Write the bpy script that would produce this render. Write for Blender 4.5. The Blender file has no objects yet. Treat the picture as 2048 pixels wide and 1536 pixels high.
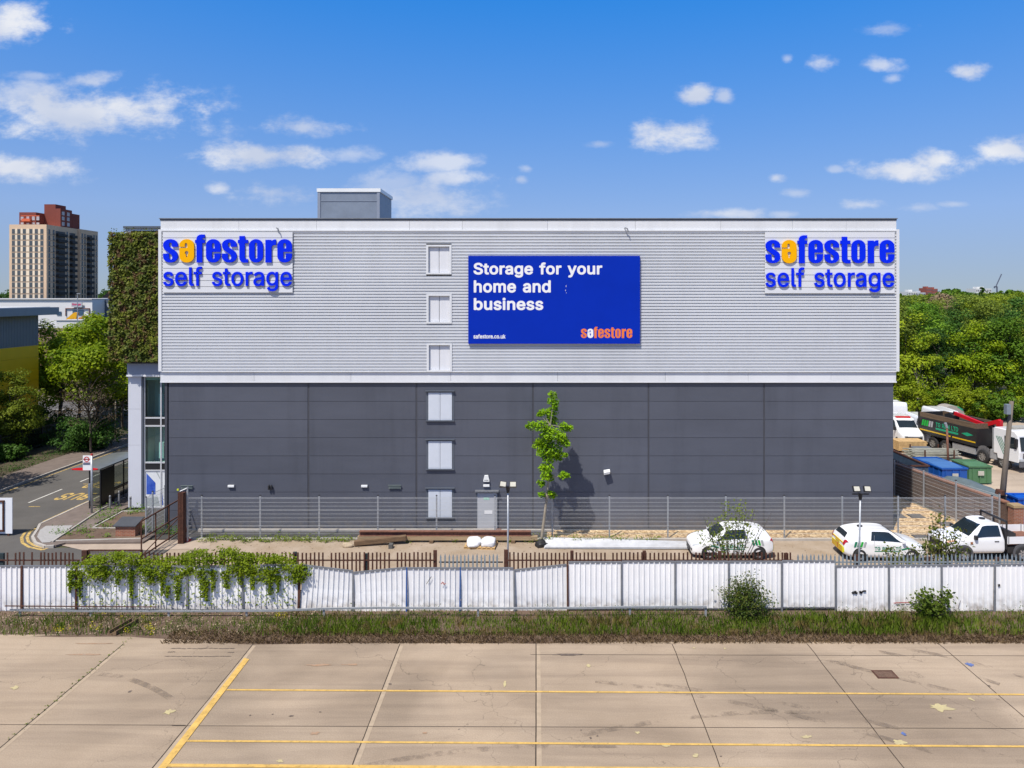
import bpy, math, random
import numpy as np
from mathutils import Vector, Matrix, geometry

S = bpy.context.scene
COL = S.collection
R = math.radians
rng = np.random.default_rng(7)
random.seed(7)

# ------------------------------------------------------------------ camera
H = 13.0
cd = bpy.data.cameras.new("camera"); cam = bpy.data.objects.new("camera", cd); COL.objects.link(cam)
cam.location = (0, 0, H); cam.rotation_euler = (R(90), 0, 0)
cd.sensor_width = 36; cd.lens = 1400 / 2048 * 36
cd.shift_x = -48 / 2048; cd.shift_y = -176 / 2048
cd.clip_end = 9000; cd.clip_start = 0.1
S.camera = cam

# ------------------------------------------------------------------ exposure
S.view_settings.view_transform = 'Standard'
S.view_settings.look = 'None'
S.view_settings.exposure = 0.0
S.view_settings.gamma = 1.0
S.cycles.max_bounces = 5; S.cycles.diffuse_bounces = 2; S.cycles.glossy_bounces = 3; S.cycles.transmission_bounces = 3; S.cycles.transparent_max_bounces = 8

# ------------------------------------------------------------------ sun and sky
SUN = Vector((-1.0, -1.5, 3.02)).normalized()
sl = bpy.data.lights.new("sun", 'SUN'); sl.energy = 5.0; sl.angle = R(0.53); sl.color = (1.0, 0.94, 0.85)
so = bpy.data.objects.new("sun", sl); COL.objects.link(so)
so.rotation_euler = SUN.to_track_quat('Z', 'Y').to_euler()
so.location = (-30, -45, 90)

W = bpy.data.worlds.new("World"); S.world = W; W.use_nodes = True
def build_world():
    nt = W.node_tree; N = nt.nodes; L = nt.links
    for n in list(N): N.remove(n)
    out = N.new('ShaderNodeOutputWorld'); bg = N.new('ShaderNodeBackground')
    sky = N.new('ShaderNodeTexSky'); sky.sky_type = 'NISHITA'; sky.sun_disc = False
    sky.sun_elevation = math.asin(SUN.z); sky.sun_rotation = math.atan2(SUN.x, SUN.y)
    sky.air_density = 1.5; sky.dust_density = 1.0; sky.ozone_density = 1.0
    tc = N.new('ShaderNodeTexCoord')
    # look up the sky a little above the true direction: a clear horizon without the yellow band
    mp = N.new('ShaderNodeMapping'); mp.inputs['Scale'].default_value = (1, 1, .481); mp.inputs['Location'].default_value = (0, 0, .083)
    L.new(tc.outputs['Generated'], mp.inputs[0]); L.new(mp.outputs[0], sky.inputs[0])
    s0 = N.new('ShaderNodeVectorMath'); s0.operation = 'SCALE'; s0.inputs['Scale'].default_value = .1; L.new(sky.outputs[0], s0.inputs[0])
    gm = N.new('ShaderNodeGamma'); gm.inputs['Gamma'].default_value = .485
    hs = N.new('ShaderNodeHueSaturation'); hs.inputs['Saturation'].default_value = 3.43; hs.inputs['Value'].default_value = 1.0
    L.new(s0.outputs[0], gm.inputs[0]); L.new(gm.outputs[0], hs.inputs['Color'])
    st = N.new('ShaderNodeVectorMath'); st.operation = 'MULTIPLY'; st.inputs[1].default_value = (.594, .607, 1.056)
    L.new(hs.outputs[0], st.inputs[0])
    # overhead the plain sky takes over again
    nrm_ = N.new('ShaderNodeSeparateXYZ'); L.new(tc.outputs['Generated'], nrm_.inputs[0])
    up = N.new('ShaderNodeMapRange'); up.inputs['From Min'].default_value = .40; up.inputs['From Max'].default_value = .75; L.new(nrm_.outputs[2], up.inputs['Value'])
    sky2 = N.new('ShaderNodeTexSky'); sky2.sky_type = 'NISHITA'; sky2.sun_disc = False; sky2.sun_elevation = sky.sun_elevation; sky2.sun_rotation = sky.sun_rotation
    s2 = N.new('ShaderNodeVectorMath'); s2.operation = 'SCALE'; s2.inputs['Scale'].default_value = .125; L.new(sky2.outputs[0], s2.inputs[0])
    mo = N.new('ShaderNodeMix'); mo.data_type = 'RGBA'; L.new(up.outputs[0], mo.inputs[0]); L.new(st.outputs[0], mo.inputs[6]); L.new(s2.outputs[0], mo.inputs[7])
    # clouds: soft patches on the sky at fixed compass directions
    sx = N.new('ShaderNodeSeparateXYZ'); L.new(tc.outputs['Generated'], sx.inputs[0])
    def math_(op, a, b=None, c=None):
        m = N.new('ShaderNodeMath'); m.operation = op
        for i, q in enumerate((a, b, c)):
            if q is None: continue
            if isinstance(q, (int, float)): m.inputs[i].default_value = q
            else: L.new(q, m.inputs[i])
        return m.outputs[0]
    yy = math_('MAXIMUM', sx.outputs[1], 0.04)
    tx = math_('DIVIDE', sx.outputs[0], yy); tz = math_('DIVIDE', sx.outputs[2], yy)
    cb = N.new('ShaderNodeCombineXYZ'); L.new(tx, cb.inputs[0]); L.new(tz, cb.inputs[1])
    sc = N.new('ShaderNodeVectorMath'); sc.operation = 'MULTIPLY'; sc.inputs[1].default_value = (1, 1.7, 1)
    L.new(cb.outputs[0], sc.inputs[0])
    def noise(scale, detail, rough, off):
        n = N.new('ShaderNodeTexNoise'); n.inputs['Scale'].default_value = scale; n.inputs['Detail'].default_value = detail
        n.inputs['Roughness'].default_value = rough
        a = N.new('ShaderNodeVectorMath'); a.operation = 'ADD'; a.inputs[1].default_value = off
        L.new(sc.outputs[0], a.inputs[0]); L.new(a.outputs[0], n.inputs['Vector'])
        return n.outputs['Fac']
    n1 = noise(13, 7, 0.63, (3.1, 7.7, 0)); n3 = noise(7, 2, 0.5, (9, 1, 2))
    nn = math_('MULTIPLY', math_('SUBTRACT', n1, 0.5), 3.0)
    total = None
    # (u, v, half width, half height, strength) in the measured directions
    CL = [(20, 45, 85, 36, .95), (160, 222, 235, 50, .95), (60, 190, 120, 34, .6), (70, 152, 60, 13, .4), (178, 163, 62, 17, .6), (50, 333, 115, 26, .75),
          (610, 253, 85, 20, .6), (512, 312, 125, 26, .85), (700, 308, 58, 15, .5), (440, 376, 26, 13, .7), (545, 385, 85, 21, .55), (870, 327, 85, 20, .6),
          (910, 358, 85, 20, .7), (850, 395, 120, 38, .6), (790, 370, 90, 28, .4), (1342, 270, 72, 33, .9), (1398, 188, 32, 20, .75), (1446, 194, 22, 15, .6),
          (1642, 122, 34, 18, .55), (1762, 130, 42, 16, .7), (1785, 157, 18, 10, .4), (1940, 143, 32, 17, .75), (1785, 55, 48, 14, .5), (1575, 117, 14, 10, .3),
          (1800, 340, 90, 22, .85), (1885, 323, 68, 20, .85), (2022, 297, 62, 24, .9), (1552, 355, 16, 9, .65), (1670, 340, 18, 9, .5), (1720, 409, 38, 12, .65), (1840, 415, 34, 9, .5),
          (1592, 386, 26, 9, .4), (1455, 428, 70, 11, .55), (1568, 429, 34, 8, .4), (1055, 337, 18, 9, .5), (1044, 360, 12, 8, .35), (1200, 288, 24, 8, .3), (1905, 408, 30, 6, .3)]
    for lo, hi, kk in ((.72, 2, .92), (.52, .72, .66), (0, .52, .42)):
        near = None
        for (u, v, a, b, k) in CL:
            if not lo <= k < hi: continue
            ia, ib = 1400 / a / 1.25, 1400 / b / 1.25
            m = N.new('ShaderNodeVectorMath'); m.operation = 'MULTIPLY_ADD'; m.inputs[1].default_value = (ia, ib, 0)
            m.inputs[2].default_value = (-(u - 1072) / 1400 * ia, -(592 - v) / 1400 * ib, 0); L.new(cb.outputs[0], m.inputs[0])
            l = N.new('ShaderNodeVectorMath'); l.operation = 'LENGTH'; L.new(m.outputs[0], l.inputs[0])
            near = l.outputs['Value'] if near is None else math_('MINIMUM', near, l.outputs['Value'])
        e = math_('ADD', math_('SUBTRACT', 0.92, near), nn)
        mr = N.new('ShaderNodeMapRange'); mr.interpolation_type = 'SMOOTHSTEP'
        mr.inputs['From Min'].default_value = -0.15; mr.inputs['From Max'].default_value = 0.85; mr.inputs['To Max'].default_value = kk
        L.new(e, mr.inputs['Value'])
        lim = N.new('ShaderNodeMapRange'); lim.inputs['From Min'].default_value = 1.7; lim.inputs['From Max'].default_value = 0.85
        L.new(near, lim.inputs['Value'])
        g = math_('MULTIPLY', mr.outputs[0], lim.outputs[0])
        total = g if total is None else math_('MAXIMUM', total, g)
    cc = N.new('ShaderNodeMix'); cc.data_type = 'RGBA'
    cc.inputs[6].default_value = (0.60, 0.66, 0.80, 1); cc.inputs[7].default_value = (0.88, 0.89, 0.92, 1)
    mrn = N.new('ShaderNodeMapRange'); mrn.inputs['From Min'].default_value = 0.35; mrn.inputs['From Max'].default_value = 0.62
    L.new(n3, mrn.inputs['Value']); L.new(mrn.outputs[0], cc.inputs[0])
    mx = N.new('ShaderNodeMix'); mx.data_type = 'RGBA'
    L.new(total, mx.inputs[0]); L.new(mo.outputs[2], mx.inputs[6]); L.new(cc.outputs[2], mx.inputs[7])
    L.new(mx.outputs[2], bg.inputs['Color']); bg.inputs['Strength'].default_value = 1.0
    L.new(bg.outputs[0], out.inputs['Surface'])
build_world()

# ------------------------------------------------------------------ helpers
def PX(u, D): return (u - 1072) * D / 1400
def PZ(v, D): return H - (v - 592) * D / 1400
def G(u, v):
    D = 1400 * H / (v - 592); return (PX(u, D), D)
def link(o): COL.objects.link(o); return o
def tag(o, label=None, cat=None, group=None, kind=None):
    if label: o['label'] = label
    if cat: o['category'] = cat
    if group: o['group'] = group
    if kind: o['kind'] = kind
    return o
def thing(name, label, cat, loc=(0, 0, 0), rz=0.0, group=None):
    o = bpy.data.objects.new(name, None); link(o); o.empty_display_size = 0.3
    o.location = loc; o.rotation_euler = (0, 0, rz)
    return tag(o, label, cat, group)
def inst(src, parent=None, loc=None, rz=None):
    c = src.copy(); link(c)
    if parent is not None: c.parent = parent
    if loc is not None: c.location = loc
    if rz is not None: c.rotation_euler = (0, 0, rz)
    return c
def kids(o): return [c for c in list(bpy.data.objects) if c.parent == o]
def copy_tree(o, parent=None, loc=None, rz=None):
    c = inst(o, parent, loc, rz)
    for k in kids(o): copy_tree(k, c)
    return c

class MB:
    def __init__(s): s.v = []; s.f = []
    def add(s, vs, fs):
        b = len(s.v); s.v += [tuple(p) for p in vs]; s.f += [tuple(i + b for i in f) for f in fs]; return s
    def box(s, x0, x1, y0, y1, z0, z1):
        return s.add([(x0, y0, z0), (x1, y0, z0), (x1, y1, z0), (x0, y1, z0), (x0, y0, z1), (x1, y0, z1), (x1, y1, z1), (x0, y1, z1)],
                     [(0, 3, 2, 1), (4, 5, 6, 7), (0, 1, 5, 4), (1, 2, 6, 5), (2, 3, 7, 6), (3, 0, 4, 7)])
    def cbox(s, x, y, z, dx, dy, dz): return s.box(x - dx / 2, x + dx / 2, y - dy / 2, y + dy / 2, z - dz / 2, z + dz / 2)
    def bar(s, p0, p1, w, h, up=(0, 0, 1)):
        p0 = Vector(p0); p1 = Vector(p1); d = (p1 - p0).normalized(); u = Vector(up)
        if abs(d.dot(u)) > .98: u = Vector((0, 1, 0))
        a = d.cross(u).normalized(); b = a.cross(d).normalized()
        vs = []
        for p in (p0, p1):
            for q, r in ((-1, -1), (1, -1), (1, 1), (-1, 1)): vs.append(p + a * q * w / 2 + b * r * h / 2)
        return s.add(vs, [(3, 2, 1, 0), (4, 5, 6, 7), (0, 1, 5, 4), (1, 2, 6, 5), (2, 3, 7, 6), (3, 0, 4, 7)])
    def tube(s, p0, p1, r0, r1=None, n=8, caps=True):
        r1 = r0 if r1 is None else r1; p0 = Vector(p0); p1 = Vector(p1); d = (p1 - p0).normalized()
        a = d.orthogonal().normalized(); b = d.cross(a)
        vs = []
        for p, r in ((p0, r0), (p1, r1)):
            for i in range(n):
                t = 2 * math.pi * i / n; vs.append(p + (a * math.cos(t) + b * math.sin(t)) * r)
        fs = [(i, (i + 1) % n, n + (i + 1) % n, n + i) for i in range(n)]
        if caps: fs += [tuple(range(n - 1, -1, -1)), tuple(range(n, 2 * n))]
        return s.add(vs, fs)
    def path(s, pts, r, n=8):
        for a, b in zip(pts[:-1], pts[1:]): s.tube(a, b, r, r, n)
        return s
    def sheet(s, pts, z):
        return s.add([(p[0], p[1], z) for p in pts], [tuple(range(len(pts)))])
    def prism(s, pts, f0, f1):
        """pts 2D; f0/f1 map (a,b)->3D front and back; outline extruded, ends filled"""
        n = len(pts); vs = [f0(*p) for p in pts] + [f1(*p) for p in pts]
        fs = [(i, (i + 1) % n, n + (i + 1) % n, n + i) for i in range(n)]
        tri = geometry.tessellate_polygon([[Vector((p[0], p[1], 0)) for p in pts]])
        fs += [tuple(t) for t in tri] + [tuple(n + i for i in t[::-1]) for t in tri]
        return s.add(vs, fs)
    def lathe(s, prof, c=(0, 0, 0), n=16):
        vs = []; m = len(prof)
        for i in range(n):
            t = 2 * math.pi * i / n
            for r, z in prof: vs.append((c[0] + r * math.cos(t), c[1] + r * math.sin(t), c[2] + z))
        fs = []
        for i in range(n):
            j = (i + 1) % n
            for k in range(m - 1): fs.append((i * m + k, j * m + k, j * m + k + 1, i * m + k + 1))
        return s.add(vs, fs)
    def build(s, name, mat, parent=None, world=False, smooth=False, bevel=0, auto=None):
        me = bpy.data.meshes.new(name)
        vs = s.v
        if parent is not None and world:
            l = Vector((0, 0, 0)); q = parent
            while q is not None: l = l + q.location; q = q.parent
            vs = [(p[0] - l[0], p[1] - l[1], p[2] - l[2]) for p in vs]
        loc = None
        if parent is None:
            a = np.array(vs); loc = ((a[:, 0].min() + a[:, 0].max()) / 2, (a[:, 1].min() + a[:, 1].max()) / 2, a[:, 2].min())
            vs = (a - np.array(loc)).tolist()
        me.from_pydata(vs, [], s.f); me.update()
        import bmesh
        bm = bmesh.new(); bm.from_mesh(me); bmesh.ops.recalc_face_normals(bm, faces=bm.faces); bm.to_mesh(me); bm.free()
        if mat: me.materials.append(mat)
        if smooth: me.polygons.foreach_set('use_smooth', [True] * len(me.polygons))
        o = bpy.data.objects.new(name, me); link(o)
        if parent is not None: o.parent = parent
        if loc: o.location = loc
        if bevel:
            b = o.modifiers.new('bevel', 'BEVEL'); b.width = bevel; b.segments = 2; b.limit_method = 'ANGLE'; b.angle_limit = R(40)
        return o

def np_obj(name, V, F, mat, parent=None, loc=None):
    me = bpy.data.meshes.new(name); V = np.asarray(V, dtype=np.float32); F = np.asarray(F, dtype=np.int32)
    if parent is None and loc is None:
        loc = np.array([(V[:, 0].min() + V[:, 0].max()) / 2, (V[:, 1].min() + V[:, 1].max()) / 2, V[:, 2].min()], dtype=np.float32); V = V - loc
    k = F.shape[1]
    me.vertices.add(len(V)); me.vertices.foreach_set('co', V.ravel())
    me.loops.add(F.size); me.loops.foreach_set('vertex_index', F.ravel())
    me.polygons.add(len(F)); me.polygons.foreach_set('loop_start', np.arange(0, F.size, k, dtype=np.int32))
    me.polygons.foreach_set('loop_total', np.full(len(F), k, dtype=np.int32))
    me.update(calc_edges=True); me.materials.append(mat)
    o = bpy.data.objects.new(name, me); link(o)
    if parent is not None: o.parent = parent
    if loc is not None: o.location = [float(q) for q in loc]
    return o
def nrm(a): return a / (np.linalg.norm(a, axis=1, keepdims=True) + 1e-9)
def leaves(C, Nn, size, aspect=0.62):
    """diamond leaves at C facing Nn"""
    n = len(C); r = rng.normal(size=(n, 3)); a = nrm(np.cross(Nn, r)); b = np.cross(Nn, a)
    size = np.broadcast_to(np.asarray(size, dtype=float), (n,))[:, None]
    V = np.stack([C - a * size, C + b * size * aspect + Nn * size * .18, C + a * size, C - b * size * aspect + Nn * size * .18], axis=1).reshape(-1, 3)
    F = np.arange(4 * n).reshape(n, 4); return V, F
def blades(C, h, w, lean=.35, az=None):
    n = len(C); a = rng.uniform(0, 2 * np.pi, n); d = np.stack([np.cos(a), np.sin(a), np.zeros(n)], 1)
    p = np.stack([-d[:, 1], d[:, 0], np.zeros(n)], 1); le = rng.uniform(0, lean, n)[:, None] * h[:, None]
    mid = C + d * le * .4 + np.stack([np.zeros(n), np.zeros(n), h * .6], 1); tip = C + d * le + np.stack([np.zeros(n), np.zeros(n), h], 1)
    w = w[:, None]
    V = np.stack([C - p * w, C + p * w, mid + p * w * .7, tip, mid - p * w * .7], 1).reshape(-1, 3)
    return V, np.arange(5 * n).reshape(n, 5)

# ------------------------------------------------------------------ materials
MATS = {}
def srgb(r, g, b): return tuple((c / 255 / 12.92 if c / 255 <= .04045 else ((c / 255 + .055) / 1.055) ** 2.4) for c in (r, g, b))
def mat(name, col, rough=.6, metal=0.0, var=.12, scale=3.0, bump=0.0, bscale=40.0, spec=.5, col2=None, stretch=(1, 1, 1), coat=0.0, world=False):
    if name in MATS: return MATS[name]
    m = bpy.data.materials.new(name); m.use_nodes = True; nt = m.node_tree; N = nt.nodes; L = nt.links
    bs = N['Principled BSDF']; bs.inputs['Roughness'].default_value = rough; bs.inputs['Metallic'].default_value = metal
    bs.inputs['Specular IOR Level'].default_value = spec; bs.inputs['Coat Weight'].default_value = coat
    tc = N.new('ShaderNodeTexCoord'); mp = N.new('ShaderNodeMapping'); mp.inputs['Scale'].default_value = stretch
    if world:
        ge = N.new('ShaderNodeNewGeometry'); L.new(ge.outputs['Position'], mp.inputs['Vector'])
    else: L.new(tc.outputs['Object'], mp.inputs['Vector'])
    c2 = col2 or tuple(min(1, c * (1 + var)) for c in col); c1 = col if col2 else tuple(c * (1 - var) for c in col)
    nz = N.new('ShaderNodeTexNoise'); nz.inputs['Scale'].default_value = scale; nz.inputs['Detail'].default_value = 6; nz.inputs['Roughness'].default_value = .65
    L.new(mp.outputs[0], nz.inputs['Vector'])
    mr = N.new('ShaderNodeMapRange'); mr.inputs['From Min'].default_value = .3; mr.inputs['From Max'].default_value = .7; L.new(nz.outputs['Fac'], mr.inputs['Value'])
    mx = N.new('ShaderNodeMix'); mx.data_type = 'RGBA'; mx.inputs[6].default_value = (*c1, 1); mx.inputs[7].default_value = (*c2, 1)
    L.new(mr.outputs[0], mx.inputs[0]); L.new(mx.outputs[2], bs.inputs['Base Color'])
    if bump:
        nb = N.new('ShaderNodeTexNoise'); nb.inputs['Scale'].default_value = bscale; nb.inputs['Detail'].default_value = 5; L.new(mp.outputs[0], nb.inputs['Vector'])
        bp = N.new('ShaderNodeBump'); bp.inputs['Strength'].default_value = bump; bp.inputs['Distance'].default_value = .03
        L.new(nb.outputs['Fac'], bp.inputs['Height']); L.new(bp.outputs[0], bs.inputs['Normal'])
    m['_mix'] = mx.name; MATS[name] = m; return m
def leafmat(name, c1, c2, c3=None, trans=.3, scale=.5, rough=.55):
    if name in MATS: return MATS[name]
    m = bpy.data.materials.new(name); m.use_nodes = True; nt = m.node_tree; N = nt.nodes; L = nt.links
    bs = N['Principled BSDF']; bs.inputs['Roughness'].default_value = rough; bs.inputs['Specular IOR Level'].default_value = .15
    ge = N.new('ShaderNodeNewGeometry'); oi = N.new('ShaderNodeObjectInfo')
    nz = N.new('ShaderNodeTexNoise'); nz.inputs['Scale'].default_value = scale; nz.inputs['Detail'].default_value = 3; L.new(ge.outputs['Position'], nz.inputs['Vector'])
    mr = N.new('ShaderNodeMapRange'); mr.inputs['From Min'].default_value = .35; mr.inputs['From Max'].default_value = .65; L.new(nz.outputs['Fac'], mr.inputs['Value'])
    mx = N.new('ShaderNodeMix'); mx.data_type = 'RGBA'; mx.inputs[6].default_value = (*c1, 1); mx.inputs[7].default_value = (*c2, 1)
    ad = N.new('ShaderNodeMath'); ad.operation = 'MULTIPLY_ADD'; ad.inputs[1].default_value = .55; L.new(ge.outputs['Random Per Island'], ad.inputs[0])
    ms = N.new('ShaderNodeMath'); ms.operation = 'MULTIPLY'; ms.inputs[1].default_value = .55; L.new(mr.outputs[0], ms.inputs[0]); L.new(ms.outputs[0], ad.inputs[2])
    L.new(ad.outputs[0], mx.inputs[0]); last = mx.outputs[2]
    if c3:
        m3 = N.new('ShaderNodeMix'); m3.data_type = 'RGBA'; m3.inputs[7].default_value = (*c3, 1); L.new(last, m3.inputs[6])
        n3 = N.new('ShaderNodeTexNoise'); n3.inputs['Scale'].default_value = scale * 3; n3.inputs['Detail'].default_value = 4; L.new(ge.outputs['Position'], n3.inputs['Vector'])
        r3 = N.new('ShaderNodeMapRange'); r3.inputs['From Min'].default_value = .52; r3.inputs['From Max'].default_value = .62; L.new(n3.outputs['Fac'], r3.inputs['Value'])
        L.new(r3.outputs[0], m3.inputs[0]); last = m3.outputs[2]
    hs = N.new('ShaderNodeHueSaturation'); L.new(last, hs.inputs['Color'])
    v = N.new('ShaderNodeMapRange'); v.inputs['To Min'].default_value = .78; v.inputs['To Max'].default_value = 1.25; L.new(oi.outputs['Random'], v.inputs['Value']); L.new(v.outputs[0], hs.inputs['Value'])
    L.new(hs.outputs[0], bs.inputs['Base Color'])
    tr = N.new('ShaderNodeBsdfTranslucent'); L.new(hs.outputs[0], tr.inputs['Color'])
    ms2 = N.new('ShaderNodeMixShader'); ms2.inputs[0].default_value = trans
    L.new(bs.outputs[0], ms2.inputs[1]); L.new(tr.outputs[0], ms2.inputs[2]); L.new(ms2.outputs[0], N['Material Output'].inputs['Surface'])
    MATS[name] = m; return m
def glassmat(name, col, rough=.05):
    return mat(name, col, rough, 0, .25, 1.5, spec=.8)
def brickmat(name, c1, c2, mortar, scale=1.0, axis='x'):
    if name in MATS: return MATS[name]
    m = bpy.data.materials.new(name); m.use_nodes = True; nt = m.node_tree; N = nt.nodes; L = nt.links
    bs = N['Principled BSDF']; bs.inputs['Roughness'].default_value = .85
    tc = N.new('ShaderNodeTexCoord'); sp = N.new('ShaderNodeSeparateXYZ'); L.new(tc.outputs['Object'], sp.inputs[0])
    ad = N.new('ShaderNodeMath'); ad.operation = 'ADD'; L.new(sp.outputs[0], ad.inputs[0]); L.new(sp.outputs[1], ad.inputs[1])
    cb = N.new('ShaderNodeCombineXYZ'); L.new(ad.outputs[0], cb.inputs[0]); L.new(sp.outputs[2], cb.inputs[1])
    br = N.new('ShaderNodeTexBrick'); br.inputs['Scale'].default_value = scale; br.inputs['Color1'].default_value = (*c1, 1); br.inputs['Color2'].default_value = (*c2, 1)
    br.inputs['Mortar'].default_value = (*mortar, 1); br.inputs['Brick Width'].default_value = .225; br.inputs['Row Height'].default_value = .075; br.inputs['Mortar Size'].default_value = .01
    L.new(cb.outputs[0], br.inputs['Vector'])
    nz = N.new('ShaderNodeTexNoise'); nz.inputs['Scale'].default_value = 2.5; nz.inputs['Detail'].default_value = 5; L.new(tc.outputs['Object'], nz.inputs['Vector'])
    mr = N.new('ShaderNodeMapRange'); mr.inputs['To Min'].default_value = .55; mr.inputs['To Max'].default_value = 1.4; L.new(nz.outputs['Fac'], mr.inputs['Value'])
    mu = N.new('ShaderNodeVectorMath'); mu.operation = 'SCALE'; L.new(br.outputs['Color'], mu.inputs[0]); L.new(mr.outputs[0], mu.inputs['Scale'])
    L.new(mu.outputs[0], bs.inputs['Base Color']); MATS[name] = m; return m

def weather(m, isl=.08, streak=(2.5, 2.5, .12), amt=.15, lo=.45, hi=.75, foot=None):
    """sheet to sheet tone shifts, runs of dirt and a splashed foot"""
    nt = m.node_tree; N = nt.nodes; L = nt.links; bs = N['Principled BSDF']; src = bs.inputs['Base Color'].links[0].from_socket
    ge = N.new('ShaderNodeNewGeometry'); tc = N.new('ShaderNodeTexCoord'); mp = N.new('ShaderNodeMapping'); mp.inputs['Scale'].default_value = streak; L.new(tc.outputs['Object'], mp.inputs[0])
    nz = N.new('ShaderNodeTexNoise'); nz.inputs['Scale'].default_value = 1; nz.inputs['Detail'].default_value = 6; nz.inputs['Roughness'].default_value = .65; L.new(mp.outputs[0], nz.inputs['Vector'])
    r1 = N.new('ShaderNodeMapRange'); r1.inputs['From Min'].default_value = lo; r1.inputs['From Max'].default_value = hi; r1.inputs['To Min'].default_value = 1; r1.inputs['To Max'].default_value = 1 - amt; L.new(nz.outputs['Fac'], r1.inputs['Value'])
    r2 = N.new('ShaderNodeMapRange'); r2.inputs['To Min'].default_value = 1 - isl; r2.inputs['To Max'].default_value = 1 + isl; L.new(ge.outputs['Random Per Island'], r2.inputs['Value'])
    mu = N.new('ShaderNodeMath'); mu.operation = 'MULTIPLY'; L.new(r1.outputs[0], mu.inputs[0]); L.new(r2.outputs[0], mu.inputs[1])
    sc = N.new('ShaderNodeVectorMath'); sc.operation = 'SCALE'; L.new(src, sc.inputs[0]); L.new(mu.outputs[0], sc.inputs['Scale']); last = sc.outputs[0]
    if foot:
        z0, z1, col = foot; sp = N.new('ShaderNodeSeparateXYZ'); L.new(ge.outputs['Position'], sp.inputs[0])
        n2 = N.new('ShaderNodeTexNoise'); n2.inputs['Scale'].default_value = 3.5; n2.inputs['Detail'].default_value = 7; L.new(ge.outputs['Position'], n2.inputs['Vector'])
        a = N.new('ShaderNodeMapRange'); a.inputs['From Min'].default_value = z1; a.inputs['From Max'].default_value = z0; L.new(sp.outputs[2], a.inputs['Value'])
        b = N.new('ShaderNodeMapRange'); b.inputs['From Min'].default_value = .38; b.inputs['From Max'].default_value = .7; L.new(n2.outputs['Fac'], b.inputs['Value'])
        c = N.new('ShaderNodeMath'); c.operation = 'MULTIPLY'; L.new(a.outputs[0], c.inputs[0]); L.new(b.outputs[0], c.inputs[1])
        mx = N.new('ShaderNodeMix'); mx.data_type = 'RGBA'; mx.inputs[7].default_value = (*col, 1); L.new(c.outputs[0], mx.inputs[0]); L.new(last, mx.inputs[6]); last = mx.outputs[2]
    L.new(last, bs.inputs['Base Color']); return m
def worn(m, lo=.5, hi=.62, scale=7, most=.8):
    """thin paint: patches where the ground shows through"""
    nt = m.node_tree; N = nt.nodes; L = nt.links; bs = N['Principled BSDF']; tr = N.new('ShaderNodeBsdfTransparent'); x = N.new('ShaderNodeMixShader'); ge = N.new('ShaderNodeNewGeometry')
    n = N.new('ShaderNodeTexNoise'); n.inputs['Scale'].default_value = scale; n.inputs['Detail'].default_value = 8; n.inputs['Roughness'].default_value = .7; L.new(ge.outputs['Position'], n.inputs['Vector'])
    r = N.new('ShaderNodeMapRange'); r.inputs['From Min'].default_value = lo; r.inputs['From Max'].default_value = hi; r.inputs['To Max'].default_value = most; L.new(n.outputs['Fac'], r.inputs['Value'])
    L.new(r.outputs[0], x.inputs[0]); L.new(bs.outputs[0], x.inputs[1]); L.new(tr.outputs[0], x.inputs[2]); L.new(x.outputs[0], N['Material Output'].inputs[0]); return m
white_paint = mat('white_paint', (.80, .81, .83), .35, 0, .03, 1.2)
steel_galv = mat('galvanised_steel', (.42, .44, .46), .45, .4, .15, 6)
grey_steel = mat('grey_steel', (.22, .23, .25), .5, .3, .2, 5)
dark_metal = mat('dark_metal', (.03, .03, .034), .5, .2, .2, 5)
black_plastic = mat('black_plastic', (.018, .018, .02), .5, 0, .2, 8)
rubber = mat('tyre_rubber', (.02, .02, .021), .8, 0, .25, 10)
rim_alloy = mat('wheel_alloy', (.5, .5, .52), .35, .7, .1, 5)
rust = mat('rusty_steel', (.085, .032, .018), .85, 0, .5, 9, .4, 60)
rust_light = mat('rusted_beam', (.19, .085, .055), .85, 0, .35, 6, .4, 60)
car_white = mat('car_white', (.82, .83, .84), .22, 0, .015, 1, coat=.5)
glass_dark = glassmat('dark_glass', (.015, .022, .026))
wood_old = mat('weathered_wood', (.16, .10, .055), .85, 0, .4, 4, .5, 30, stretch=(.3, 3, 3))
wood_new = mat('pale_timber', (.55, .36, .16), .8, 0, .25, 4)
sign_white = mat('sign_white', (.82, .82, .82), .4, 0, .02, 2)

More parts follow.
